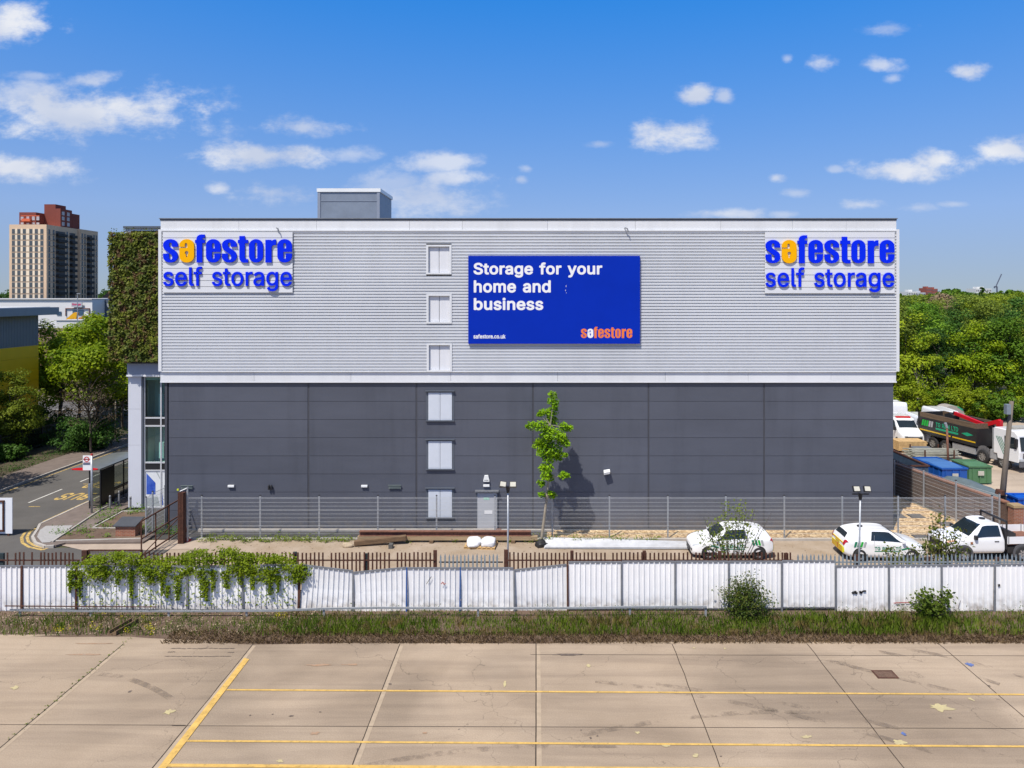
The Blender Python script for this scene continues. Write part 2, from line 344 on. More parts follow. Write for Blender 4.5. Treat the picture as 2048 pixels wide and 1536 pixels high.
# ------------------------------------------------------------------ lettering
FONT = {'r':{'a':(389,[[27,73,39,43,62,16,92,-3,122,-13,162,-16,207,-10,242,7,267,30,269,-2,272,-7,337,-8,344,-2,344,263,334,313,312,348,279,373,232,389,182,392,127,382,82,359,52,328,38,303,34,288,39,283,102,266,127,298,149,313,182,322,217,321,239,313,256,298,265,278,267,248,262,243,247,237,112,216,82,205,63,193,42,173,28,148,22,108],[102,88,100,108,105,128,117,141,137,151,262,175,268,173,268,143,265,118,252,91,232,71,207,59,172,53,137,58,117,68]]),'e':(404,[[30,139,41,99,58,64,86,30,111,11,141,-4,176,-13,221,-16,261,-11,306,7,336,29,361,61,373,89,371,96,306,113,298,109,281,80,256,62,221,54,181,58,156,68,141,78,118,109,110,129,105,159,131,161,371,161,379,169,377,229,370,269,353,309,328,344,296,368,256,385,216,392,168,389,141,381,108,364,76,336,56,308,40,274,29,229,26,184],[86,177,83,189,84,209,86,212],[106,230,113,259,126,283,146,303,166,315,196,322,226,320,251,311,271,296,291,264,299,234,296,229]]),'f':(254,[[-2,327,3,320,72,317,73,2,73,-4,83,-8,143,-8,149,-3,150,317,228,319,236,327,236,377,233,385,228,387,153,387,150,392,152,437,163,457,188,466,228,461,235,467,250,517,248,526,228,534,198,538,168,537,143,531,118,519,98,502,84,482,76,462,73,442,73,392,68,387,3,387,-2,377],[93,335,89,337,89,342,89,367,93,371,128,371,133,368,133,337]]),'g':(425,[[26,191,31,136,48,86,76,46,96,28,121,13,166,-1,196,-3,226,-1,246,4,270,16,302,46,303,-9,297,-44,283,-64,256,-81,216,-89,166,-84,136,-68,106,-34,101,-33,46,-63,43,-69,53,-89,74,-114,96,-130,121,-143,151,-153,181,-157,221,-158,256,-154,296,-142,331,-122,357,-94,375,-54,380,-9,380,381,371,387,311,387,305,381,305,346,301,342,271,372,251,383,226,390,196,392,166,390,121,375,96,359,78,341,48,296,31,246],[106,164,106,216,117,261,140,296,171,316,191,321,216,321,236,317,256,308,271,295,285,276,301,231,304,176,293,126,283,106,271,92,241,73,216,68,191,68,166,74,151,82,134,96,120,116]]),'l':(189,[[45,85,47,60,55,35,68,15,85,2,110,-7,140,-10,181,-5,188,0,188,5,176,60,170,62,135,61,129,65,124,75,122,510,115,517,75,517,50,516,45,510]]),'o':(415,[[30,139,41,99,59,64,86,30,111,11,141,-5,176,-14,216,-16,256,-10,291,3,316,19,341,43,365,79,379,114,387,149,389,189,385,234,373,279,359,309,336,339,306,364,276,380,241,390,196,392,156,386,126,374,95,354,67,324,48,294,36,262,28,224,26,179],[106,160,106,214,119,264,144,299,176,317,196,321,226,320,246,315,266,303,281,289,294,269,303,244,310,214,309,154,295,109,271,77,256,66,236,58,216,55,186,56,166,62,151,71,134,89,121,109]]),'r':(259,[[45,2,50,-7,55,-8,115,-8,121,-3,122,242,125,262,134,282,150,299,175,313,200,318,245,314,251,322,251,382,251,387,245,392,205,392,176,387,150,375,125,353,120,357,119,382,115,387,55,387,45,382]]),'s':(365,[[28,94,39,59,58,31,88,6,118,-7,158,-15,208,-15,248,-7,283,9,313,34,326,54,334,74,338,94,338,119,333,144,326,159,304,184,278,201,248,213,162,234,137,244,121,259,117,284,124,299,143,315,168,323,188,325,213,322,233,313,247,299,261,274,268,269,328,283,332,289,321,319,301,349,278,369,248,383,213,391,163,391,123,382,93,367,61,339,43,304,39,284,40,259,51,224,73,197,103,178,133,166,218,145,243,135,257,119,259,94,251,79,233,64,213,57,183,53,153,57,128,68,112,84,98,114,33,102]]),'t':(227,[[-2,333,0,323,3,320,56,318,58,78,65,48,76,28,98,6,138,-9,188,-11,208,-8,220,-2,208,58,203,61,158,59,141,68,135,88,134,138,135,318,208,321,212,328,211,383,203,387,135,388,133,473,123,479,63,479,57,473,55,388,8,387,-1,383],[73,337,73,369,113,371,118,368,118,338,113,335]]),'_':(270,[])},'b':{'&':(462,[[9,133,15,88,25,63,39,39,74,5,114,-17,164,-30,224,-30,279,-17,324,6,349,-20,359,-25,444,-24,460,-12,461,8,398,88,416,123,427,163,433,223,428,238,419,246,409,249,339,247,326,233,319,183,294,214,257,258,258,263,310,308,325,328,339,353,346,378,349,403,347,428,337,458,324,481,309,498,289,514,264,527,214,538,184,538,149,531,119,519,94,501,74,478,59,448,51,408,54,363,69,325,98,278,57,243,30,208,14,173],[124,115,122,138,129,158,146,178,169,195,225,128,254,93,252,88,239,81,209,73,179,72,154,80,134,96],[164,383,162,403,167,418,175,428,189,435,209,435,227,428,236,413,236,398,224,375,189,346,184,348,177,358],[174,267,175,273,179,275,181,268]]),'.':(202,[[25,41,29,16,45,-8,70,-25,95,-29,122,-24,145,-9,161,16,166,41,162,66,146,91,124,106,95,112,70,107,45,91,30,67]]),'A':(494,[[-9,0,-4,-15,11,-24,91,-24,101,-19,108,-10,152,115,321,117,327,115,372,-10,380,-20,396,-25,466,-25,476,-21,486,-10,487,5,396,254,296,523,286,532,276,534,201,534,189,530,177,515],[191,224,236,363,241,361,251,330,288,225]]),'B':(470,[[35,0,37,-10,45,-20,60,-25,285,-23,325,-16,355,-5,385,13,412,40,427,65,437,90,442,120,442,150,438,180,424,215,405,242,377,270,397,290,410,310,417,330,423,360,418,415,410,440,395,466,375,489,345,510,310,525,280,531,60,534,50,532,40,524,35,510],[150,84,150,206,265,205,290,198,309,185,326,160,330,135,325,114,308,95,290,87,260,83],[150,312,150,426,255,426,280,420,295,411,308,390,311,365,302,340,285,323,265,314,245,311]]),'D':(516,[[35,0,37,-10,45,-20,60,-25,220,-25,275,-21,320,-10,365,10,400,35,433,70,463,125,479,175,486,230,486,285,474,355,457,400,430,443,394,480,345,510,305,524,275,530,225,534,60,534,50,532,40,524,35,510],[150,84,150,425,220,427,265,422,300,410,330,388,348,365,360,340,369,310,373,275,373,235,369,200,360,170,349,145,335,127,317,110,280,91,230,83]]),'G':(534,[[20,193,35,132,56,88,84,48,120,15,155,-7,200,-23,265,-32,315,-28,370,-12,405,7,440,36,472,78,490,118,502,178,503,258,500,268,490,277,475,281,285,281,275,280,265,273,258,258,258,198,265,181,280,174,386,173,380,148,366,123,348,103,325,89,285,79,240,81,200,96,168,123,147,158,134,198,129,238,130,288,138,328,153,363,170,388,195,410,215,421,240,429,270,431,300,427,325,417,351,398,370,373,388,333,400,325,475,324,489,328,497,338,499,353,491,383,465,438,425,483,375,516,335,531,305,538,265,541,220,537,195,531,155,516,101,478,74,448,57,423,29,358,16,283,16,228]]),'L':(407,[[35,0,37,-10,45,-20,60,-25,360,-25,375,-21,384,-10,386,60,380,73,370,80,150,84,150,300,150,510,147,520,140,528,130,533,60,534,45,529,36,515]]),'M':(642,[[35,0,37,-10,45,-20,60,-25,125,-25,137,-20,145,-10,147,265,150,274,266,-15,275,-22,285,-25,345,-25,355,-21,365,-10,475,272,479,260,481,-10,489,-20,500,-25,570,-25,580,-22,590,-11,593,0,593,345,593,510,587,525,570,534,475,534,463,530,452,515,315,156,171,525,160,532,150,534,60,534,47,530,38,520,35,510]]),'O':(547,[[20,193,37,128,59,83,90,43,135,5,175,-15,220,-28,285,-31,335,-23,378,-7,417,18,460,62,486,103,504,148,514,198,518,253,514,313,497,378,476,423,446,463,414,493,360,523,315,536,265,540,200,532,155,515,115,489,75,448,50,408,29,358,19,308,15,253],[130,220,131,293,137,323,148,353,163,378,180,398,205,416,230,426,255,430,290,429,315,422,345,405,367,383,386,353,397,323,403,288,405,253,402,213,396,183,385,153,370,129,350,108,325,91,300,82,270,78,240,80,210,90,185,106,164,128,149,153,137,183]]),'P':(459,[[35,0,40,-15,55,-24,125,-25,140,-20,148,-10,150,0,150,161,255,161,310,171,360,195,384,215,404,240,419,270,429,300,433,340,431,380,423,415,405,453,383,480,359,500,310,524,255,533,60,534,50,532,40,524,35,510],[150,269,150,426,250,426,275,421,295,410,311,390,319,355,315,317,300,289,280,276,255,269]]),'R':(463,[[35,0,40,-15,55,-24,125,-25,140,-20,148,-10,150,0,150,170,155,173,230,173,335,-17,345,-24,355,-25,430,-25,443,-20,452,-5,451,10,350,195,395,234,420,276,429,305,434,335,434,370,428,405,420,430,403,460,385,481,360,502,315,523,260,533,60,534,45,529,38,520,35,510],[150,280,150,426,255,426,280,420,300,408,315,385,320,350,315,320,300,298,280,287,255,281]]),'S':(461,[[13,136,23,86,43,46,76,11,118,-14,168,-29,243,-33,298,-25,348,-5,373,12,397,36,414,61,427,91,432,121,433,151,429,176,418,206,388,245,343,276,293,297,198,324,163,339,143,359,141,386,151,406,170,421,198,431,228,433,263,428,293,413,306,396,315,366,328,355,408,354,419,361,426,376,419,421,398,462,366,496,325,521,278,536,213,540,158,532,113,514,87,496,63,473,47,451,34,421,28,391,28,356,33,331,45,301,69,271,118,237,158,221,263,191,298,175,317,156,320,141,319,126,308,106,283,86,253,77,218,74,178,81,150,96,135,116,125,151,113,160,33,161,18,152]]),'T':(463,[[7,455,12,437,27,427,168,425,168,0,170,-10,177,-19,192,-25,257,-25,272,-20,280,-10,282,215,282,425,417,427,432,432,441,445,442,470,441,515,432,529,417,534,27,533,13,525,8,515]]),'U':(531,[[35,177,42,117,63,67,95,27,140,-5,195,-26,260,-33,320,-27,375,-7,416,22,444,52,464,87,478,132,482,172,482,507,475,526,460,534,390,534,380,530,371,522,368,507,368,352,367,167,362,142,353,122,340,106,325,94,290,80,240,78,200,89,182,102,168,117,157,137,150,162,148,517,141,527,130,533,50,532,40,524,35,512]]),'a':(403,[[10,71,20,41,45,8,75,-13,116,-29,150,-33,190,-31,221,-24,250,-9,265,-22,275,-25,340,-25,358,-14,362,1,362,251,358,291,350,319,325,359,291,386,250,402,195,409,160,407,125,399,95,387,71,371,45,348,30,326,17,296,18,281,30,269,95,249,105,249,118,256,134,281,150,295,175,304,205,305,225,301,240,291,248,276,251,256,110,233,75,220,50,205,27,181,12,151,6,111],[120,90,117,101,119,116,125,126,140,134,165,141,245,153,251,151,250,136,247,116,239,101,225,86,205,76,180,71,155,71,135,77]]),'b':(438,[[28,2,33,-15,48,-24,118,-24,129,-18,138,-4,161,-18,183,-27,218,-33,248,-32,283,-26,323,-7,353,17,378,47,400,92,413,147,414,212,406,267,385,317,363,350,328,381,283,402,248,409,203,408,173,400,143,384,139,392,138,512,133,525,118,533,53,534,43,532,31,522,28,507],[143,143,138,192,143,237,158,272,183,296,203,303,223,305,258,296,283,272,299,232,303,187,296,137,280,102,258,81,243,75,223,72,203,73,183,81,157,107]]),'c':(410,[[9,187,12,147,21,107,35,72,61,32,89,5,119,-14,154,-27,189,-32,229,-32,259,-27,294,-15,322,2,349,26,369,53,387,97,386,112,379,121,369,127,299,142,284,132,269,100,249,82,219,72,184,74,159,87,139,111,127,142,121,182,124,222,135,257,154,285,179,301,214,305,245,297,268,277,284,245,299,237,369,253,384,267,386,282,374,313,356,342,334,365,311,382,284,395,249,405,219,409,169,406,134,396,99,378,64,348,42,317,25,282,12,232]]),'d':(438,[[14,132,27,87,50,42,84,5,129,-21,174,-32,219,-32,254,-23,284,-5,299,-21,309,-25,374,-25,384,-22,393,-13,397,2,397,377,397,507,393,522,384,530,374,534,309,534,299,531,289,522,286,512,284,383,254,400,229,407,194,409,159,406,129,397,99,382,74,362,52,337,29,297,14,247,9,187],[124,155,122,202,130,247,149,282,174,299,194,304,214,304,234,300,249,292,264,277,273,262,284,222,286,172,277,127,259,95,234,77,214,72,194,72,164,83,149,96,138,112]]),'e':(418,[[9,187,15,127,25,92,40,62,75,17,101,-3,124,-16,169,-29,209,-33,254,-30,293,-18,329,2,359,29,381,62,390,92,384,107,374,114,304,130,289,124,273,97,254,80,229,72,194,72,169,80,152,92,136,112,126,137,125,142,129,144,374,145,384,148,393,157,396,172,394,232,385,277,374,305,359,332,339,357,314,377,284,394,239,407,184,408,134,397,89,371,54,336,31,297,15,247],[129,246,131,257,144,278,159,292,179,302,204,305,224,303,242,297,256,287,271,267,278,247]]),'f':(268,[[-19,335,-15,315,-4,304,55,300,56,0,61,-16,76,-25,146,-25,157,-20,165,-10,167,300,231,302,241,306,250,315,253,325,253,380,247,395,231,404,171,404,168,405,167,410,169,435,176,446,196,449,231,444,244,450,251,460,267,515,266,530,251,544,211,554,176,555,146,549,116,537,91,519,72,495,61,470,54,405,1,404,-9,399,-16,390]]),'g':(439,[[14,139,26,94,49,52,74,24,114,-2,159,-17,204,-20,244,-14,286,4,284,-26,276,-46,259,-60,234,-70,199,-72,164,-65,142,-51,116,-21,104,-16,89,-19,39,-47,27,-61,26,-76,44,-106,64,-127,84,-143,114,-159,149,-170,179,-174,224,-175,254,-172,289,-163,319,-150,349,-129,370,-106,386,-76,395,-41,397,379,389,398,374,404,309,404,298,399,284,383,259,398,234,406,179,409,144,402,99,382,74,362,54,339,39,317,24,284,15,249,10,214,10,169],[124,159,122,204,129,246,147,279,174,299,194,304,214,304,245,294,270,269,284,229,287,179,280,139,264,109,239,90,219,85,199,84,164,94,150,104,138,119]]),'h':(424,[[28,0,33,-15,48,-24,118,-25,134,-15,139,0,139,225,142,255,151,275,168,292,193,302,218,304,238,299,253,289,263,275,269,255,273,-10,281,-20,293,-25,358,-25,373,-20,380,-10,382,0,381,260,375,300,364,330,349,355,328,377,293,397,243,409,193,406,168,398,143,386,139,390,139,510,133,525,123,532,113,534,53,534,38,529,30,520,28,510]]),'i':(181,[[21,460,36,437,56,423,81,418,106,422,129,435,145,455,151,480,148,505,131,530,111,543,86,549,61,545,37,530,22,510,16,485],[30,-10,36,-19,46,-24,116,-25,131,-18,138,-5,139,380,131,397,116,404,46,404,36,398,28,385]]),'k':(395,[[28,0,33,-15,48,-24,118,-25,133,-16,139,0,139,125,140,130,153,139,279,-20,293,-25,373,-25,383,-23,392,-15,397,0,392,15,234,215,378,361,383,370,385,385,378,397,363,404,283,404,273,401,143,270,139,275,139,510,136,520,127,530,113,534,48,533,34,525,28,510]]),'m':(624,[[28,0,33,-15,48,-24,118,-25,134,-15,139,0,141,260,150,280,165,295,183,303,208,305,233,295,242,285,248,270,251,-10,259,-20,273,-25,338,-25,350,-20,358,-10,360,0,362,265,368,280,383,295,403,304,423,305,443,301,458,292,464,285,469,270,471,0,473,-10,483,-21,493,-25,558,-25,572,-20,580,-10,581,270,577,300,570,325,557,350,541,370,523,385,498,399,448,411,413,410,378,401,348,385,323,364,318,364,297,385,278,398,238,410,208,411,183,406,158,397,138,385,128,399,113,404,48,404,33,395,28,380]]),'n':(424,[[28,0,30,-10,38,-20,53,-25,118,-25,129,-20,137,-10,140,245,153,277,163,288,178,298,208,304,238,299,256,285,267,265,271,235,271,0,273,-10,283,-21,293,-25,358,-25,368,-23,378,-14,382,0,382,150,382,255,374,305,355,345,323,380,283,401,243,409,213,409,183,403,138,383,131,395,118,404,43,402,33,394,28,380]]),'o':(429,[[9,187,14,137,26,92,43,57,64,29,101,-3,134,-20,169,-30,209,-33,259,-27,294,-14,328,7,354,32,381,72,395,107,403,147,406,192,400,247,390,282,374,317,352,347,324,372,284,395,244,406,204,409,169,406,124,392,89,371,63,347,42,317,22,272,12,232],[124,155,122,202,131,247,151,282,179,301,219,304,239,299,254,291,268,277,279,260,292,217,293,167,284,127,266,97,239,77,199,72,179,76,164,83,149,96,139,112]]),'r':(273,[[28,0,30,-10,38,-20,53,-25,118,-25,129,-20,137,-10,139,235,143,261,154,280,173,293,203,301,248,298,261,305,268,320,268,385,263,400,248,408,203,409,173,404,138,387,125,400,113,404,48,404,38,399,30,390,28,380]]),'s':(379,[[15,72,31,39,56,9,91,-14,126,-27,171,-33,226,-29,271,-16,302,2,332,32,346,55,353,77,355,122,350,147,341,167,321,192,296,211,256,228,151,256,136,267,134,282,141,292,161,304,181,307,206,306,221,301,231,292,254,257,271,252,331,266,341,271,349,287,346,305,331,338,306,369,276,390,241,403,201,409,156,407,116,397,81,380,46,347,27,312,22,287,22,262,26,242,36,216,53,192,81,170,126,151,226,125,241,112,242,97,231,83,211,74,181,70,156,73,131,88,111,125,101,131,91,131,21,114,11,97]]),'t':(241,[[-19,331,-16,316,-4,304,39,301,41,76,49,41,66,12,101,-15,136,-26,166,-29,196,-27,221,-22,232,-14,237,-4,238,6,223,66,216,74,206,78,171,75,156,77,151,91,151,131,151,301,206,302,223,311,229,326,229,376,222,396,206,404,151,405,151,476,146,486,136,494,126,496,56,495,46,488,40,476,39,406,1,404,-9,399,-16,391,-18,381]]),'u':(424,[[28,145,32,90,48,46,73,12,93,-5,113,-16,153,-28,198,-29,233,-22,273,-3,278,-15,293,-24,358,-25,373,-20,380,-10,382,0,381,385,377,395,363,404,288,403,278,396,272,385,271,340,271,150,266,120,256,100,238,84,213,76,183,77,168,83,153,95,144,110,140,130,139,380,136,390,128,400,118,404,53,404,38,399,30,390,28,380]]),'y':(403,[[-8,380,135,0,122,-40,107,-61,92,-65,57,-61,42,-70,23,-135,23,-145,29,-155,37,-161,62,-168,112,-169,152,-157,187,-132,207,-107,222,-79,291,100,395,370,396,385,387,398,372,404,302,404,286,395,197,155,192,153,104,395,87,404,12,404,-2,395]]),'_':(270,[])}}
def wind(vs, fs):
    out = []
    for t in fs:
        a, b, c = (vs[i] for i in t)
        out.append(tuple(t) if (b[0] - a[0]) * (c[1] - a[1]) - (b[1] - a[1]) * (c[0] - a[0]) > 0 else tuple(t[::-1]))
    return out
def inside(p, l):
    c = False
    for i in range(len(l)):
        (x0, y0), (x1, y1) = l[i - 1], l[i]
        if (y0 > p[1]) != (y1 > p[1]) and p[0] < (x1 - x0) * (p[1] - y0) / (y1 - y0) + x0: c = not c
    return c
def text_geo(txt, size, bold=.02):
    d = FONT['b' if bold >= .01 else 'r']; vs = []; fs = []; x = 0
    for ch in txt.replace(' ', '_'):
        ad, lps = d[ch]; P = [[(l[i] + x, l[i + 1]) for i in range(0, len(l), 2)] for l in lps]
        holes = [i for i, l in enumerate(P) if any(inside(l[0], m) for j, m in enumerate(P) if j != i)]
        for i, l in enumerate(P):
            if i in holes: continue
            grp = [l] + [P[j] for j in holes if inside(P[j][0], l)]
            pl = [[Vector((q[0], q[1], 0)) for q in g] for g in grp]; flat = [(q[0] / 1000, q[1] / 1000) for g in grp for q in g]; b = len(vs); vs += flat
            fs += [tuple(k + b for k in t) for t in wind(flat, geometry.tessellate_polygon(pl))]
        x += ad
    return vs, fs
def fit(vs, x0, x1, y0, y1):
    a = np.array(vs); lo = a.min(0); hi = a.max(0)
    return [(x0 + (p[0] - lo[0]) / (hi[0] - lo[0]) * (x1 - x0), y0 + (p[1] - lo[1]) / (hi[1] - lo[1]) * (y1 - y0)) for p in vs]
def flat_text(mb, vs, fs, f, depth=None):
    """2D faces -> 3D by f(a,b,d); depth gives thickness by boundary walls"""
    if depth is None: mb.add([f(a, b, 0) for a, b in vs], fs); return
    n = len(vs); V = [f(a, b, depth) for a, b in vs] + [f(a, b, 0) for a, b in vs]; F = list(fs)
    cnt = {}
    for q in fs:
        for i in range(len(q)):
            e = (q[i], q[(i + 1) % len(q)]); k = tuple(sorted(e)); cnt.setdefault(k, []).append(e)
    for k, es in cnt.items():
        if len(es) == 1: a, b = es[0]; F.append((b, a, n + a, n + b))
    mb.add(V, F)
def arc(cx, cy, rx, ry, a0, a1, n=12):
    return [(cx + rx * math.cos(R(a0 + (a1 - a0) * i / n)), cy + ry * math.sin(R(a0 + (a1 - a0) * i / n))) for i in range(n + 1)]
def glyphs():
    g = {}
    g['s'] = ([(213, 228)] + arc(106, 255, 107, 85, 0, 180) + [(2, 232), (10, 205), (28, 180), (112, 122), (128, 108), (133, 92)] + arc(109, 66, 24, 24, 0, -180) +
              [(85, 130), (0, 130)] + arc(106, 85, 107, 85, 180, 360) + [(211, 110), (203, 138), (184, 162), (102, 218), (90, 230), (86, 245)] + arc(107, 268, 21, 21, 180, 0) + [(128, 228)], [])
    g['a'] = ([(0, 228)] + arc(107, 248, 107, 92, 180, 0) + arc(107, 92, 107, 92, 0, -180) + [(0, 213), (116, 213)] + arc(97, 266, 19, 19, 0, 180) + [(78, 228)],
              [arc(106, 142, 27, 27, -60, 240) + [(97, 78), (115, 78)]])
    g['f'] = ([(22, 0), (104, 0), (104, 282), (140, 282), (140, 330), (104, 330)] + arc(124, 344, 20, 17, 180, 90, 5) + [(140, 361), (140, 407)] + arc(92, 345, 70, 62, 90, 180, 8) + [(22, 330), (0, 330), (0, 282), (22, 282)], [])
    g['e'] = ([(210, 155)] + arc(105, 248, 105, 92, 0, 180) + arc(105, 92, 105, 92, 180, 360) + [(210, 130), (122, 130)] + arc(104, 70, 18, 20, 0, -180) + [(86, 155)],
              [[(86, 205), (126, 205)] + arc(106, 264, 20, 18, 0, 180)])
    g['t'] = ([(100, 385), (22, 385), (22, 330), (0, 330), (0, 280), (22, 280)] + arc(92, 70, 70, 72, 180, 270, 8) + [(147, -2), (147, 50)] + arc(122, 72, 22, 22, 270, 180, 5) + [(100, 280), (145, 280), (145, 330), (100, 330)], [])
    g['o'] = (arc(101, 246, 101, 94, 0, 180) + arc(101, 94, 101, 94, 180, 360), [arc(101, 268, 19, 19, 0, 180) + arc(101, 72, 19, 19, 180, 360)])
    g['r'] = ([(0, 0), (88, 0), (88, 205)] + arc(124, 212, 36, 42, 180, 90, 5) + [(152, 254), (152, 336)] + arc(130, 290, 42, 44, 95, 165, 5) + [(84, 330), (0, 330)], [])
    return g
GL = glyphs()
WORD = [('s', 0), ('a', 236), ('f', 463), ('e', 623), ('s', 856), ('t', 1086), ('o', 1248), ('r', 1486), ('e', 1660)]   # x offsets, total 1870
def logo(mb, letters, f, x0, k, z0, depth=None, pick=None):
    """condensed heavy lettering; k metres per glyph unit"""
    for i, (ch, ox) in enumerate(letters):
        if pick and i not in pick: continue
        o, hs = GL[ch]
        pl = [[Vector((p[0], p[1], 0)) for p in o]] + [[Vector((p[0], p[1], 0)) for p in h] for h in hs]
        flat = [p for q in pl for p in q]
        vs = [(x0 + (ox + p.x) * k, z0 + p.y * k) for p in flat]
        fs = [tuple(t) for t in geometry.tessellate_polygon(pl)]
        out = wind(vs, fs)
        flat_text(mb, vs, out, f, depth)

# ------------------------------------------------------------------ ground
grass_ground = mat('rough_ground', (.060, .066, .026), .95, 0, .3, .12, .3, 3, col2=(.115, .105, .055), world=True)
def concrete_mat(name, c1, c2, dark, streak=(.12, 1.6, 1)):
    m = mat(name, c1, .88, 0, 0, .22, .25, 18, col2=c2); nt = m.node_tree; N = nt.nodes; L = nt.links
    mx = N[m['_mix']]; bs = N['Principled BSDF']; tc = next(n for n in N if n.type == 'TEX_COORD')
    mp = N.new('ShaderNodeMapping'); mp.inputs['Scale'].default_value = streak; mp.inputs['Rotation'].default_value = (0, 0, R(7)); L.new(tc.outputs['Object'], mp.inputs[0])
    n = N.new('ShaderNodeTexNoise'); n.inputs['Scale'].default_value = 1.0; n.inputs['Detail'].default_value = 7; n.inputs['Roughness'].default_value = .6; n.inputs['Distortion'].default_value = .6; L.new(mp.outputs[0], n.inputs['Vector'])
    r = N.new('ShaderNodeMapRange'); r.inputs['From Min'].default_value = .42; r.inputs['From Max'].default_value = .72; r.inputs['To Max'].default_value = .55; L.new(n.outputs['Fac'], r.inputs['Value'])
    m2 = N.new('ShaderNodeMix'); m2.data_type = 'RGBA'; m2.inputs[7].default_value = (*dark, 1); L.new(mx.outputs[2], m2.inputs[6]); L.new(r.outputs[0], m2.inputs[0])
    # fine grit and pale spots
    n2 = N.new('ShaderNodeTexNoise'); n2.inputs['Scale'].default_value = 26; n2.inputs['Detail'].default_value = 4; L.new(tc.outputs['Object'], n2.inputs['Vector'])
    r2 = N.new('ShaderNodeMapRange'); r2.inputs['From Min'].default_value = .25; r2.inputs['From Max'].default_value = .75; r2.inputs['To Min'].default_value = .86; r2.inputs['To Max'].default_value = 1.12; L.new(n2.outputs['Fac'], r2.inputs['Value'])
    sc = N.new('ShaderNodeVectorMath'); sc.operation = 'SCALE'; L.new(m2.outputs[2], sc.inputs[0]); L.new(r2.outputs[0], sc.inputs['Scale'])
    n4 = N.new('ShaderNodeTexNoise'); n4.inputs['Scale'].default_value = .9; n4.inputs['Detail'].default_value = 8; n4.inputs['Roughness'].default_value = .75; L.new(tc.outputs['Object'], n4.inputs['Vector'])
    r4 = N.new('ShaderNodeMapRange'); r4.inputs['From Min'].default_value = .66; r4.inputs['From Max'].default_value = .72; r4.inputs['To Max'].default_value = .3; L.new(n4.outputs['Fac'], r4.inputs['Value'])
    m3 = N.new('ShaderNodeMix'); m3.data_type = 'RGBA'; m3.inputs[7].default_value = (.55, .48, .36, 1); L.new(sc.outputs[0], m3.inputs[6]); L.new(r4.outputs[0], m3.inputs[0])
    # broad damp or oily areas and hairline cracks
    n5 = N.new('ShaderNodeTexNoise'); n5.inputs['Scale'].default_value = .16; n5.inputs['Detail'].default_value = 5; n5.inputs['Distortion'].default_value = .8; L.new(tc.outputs['Object'], n5.inputs['Vector'])
    r5 = N.new('ShaderNodeMapRange'); r5.inputs['From Min'].default_value = .40; r5.inputs['From Max'].default_value = .66; r5.inputs['To Min'].default_value = 1.10; r5.inputs['To Max'].default_value = .80; L.new(n5.outputs['Fac'], r5.inputs['Value'])
    vo = N.new('ShaderNodeTexVoronoi'); vo.feature = 'DISTANCE_TO_EDGE'; vo.inputs['Scale'].default_value = .16
    nd = N.new('ShaderNodeTexNoise'); nd.inputs['Scale'].default_value = 1.2; nd.inputs['Detail'].default_value = 5; L.new(tc.outputs['Object'], nd.inputs['Vector'])
    av = N.new('ShaderNodeVectorMath'); av.operation = 'MULTIPLY_ADD'; av.inputs[1].default_value = (1.6, 1.6, 0); L.new(nd.outputs['Color'], av.inputs[0]); L.new(tc.outputs['Object'], av.inputs[2]); L.new(av.outputs[0], vo.inputs['Vector'])
    rc = N.new('ShaderNodeMapRange'); rc.inputs['From Min'].default_value = .0; rc.inputs['From Max'].default_value = .0022; rc.inputs['To Min'].default_value = .62; L.new(vo.outputs['Distance'], rc.inputs['Value'])
    mu = N.new('ShaderNodeMath'); mu.operation = 'MULTIPLY'; L.new(r5.outputs[0], mu.inputs[0]); L.new(rc.outputs[0], mu.inputs[1])
    s5 = N.new('ShaderNodeVectorMath'); s5.operation = 'SCALE'; L.new(m3.outputs[2], s5.inputs[0]); L.new(mu.outputs[0], s5.inputs['Scale'])
    L.new(s5.outputs[0], bs.inputs['Base Color']); return m
yard_mat = concrete_mat('yard_concrete', (.325, .245, .168), (.405, .315, .225), (.20, .150, .108))
lot_mat = concrete_mat('lot_concrete', (.43, .34, .25), (.50, .41, .32), (.32, .25, .19))
dirt_mat = mat('dirt', (.30, .225, .15), .95, 0, 0, .8, .6, 14, col2=(.40, .325, .25))
soil_mat = mat('soil', (.10, .060, .042), .95, 0, 0, 1.3, .6, 20, col2=(.17, .12, .08))
asphalt = mat('asphalt', (.085, .079, .072), .9, 0, 0, .35, .3, 60, col2=(.118, .110, .100))
asphalt_dark = mat('path_asphalt', (.06, .058, .055), .9, 0, .25, 1.2, .3, 60)
pave_mat = mat('pavement', (.17, .135, .115), .9, 0, .2, 1.5, .3, 40)
paver_mat = mat('tactile_paving', (.36, .35, .34), .9, 0, .12, 6)
kerb_mat = mat('kerb_stone', (.42, .39, .35), .85, 0, .15, 3)
line_white = mat('road_white', (.62, .60, .55), .8, 0, .2, 6)
line_yellow = mat('road_yellow', (.55, .38, .12), .8, 0, .25, 5)
bay_yellow = worn(mat('bay_yellow', (.60, .38, .10), .8, 0, .22, 3), .55, .72, 6, .6); worn(line_white, .5, .7, 5, .7); worn(line_yellow, .48, .66, 5, .75)
gravel_mat = None
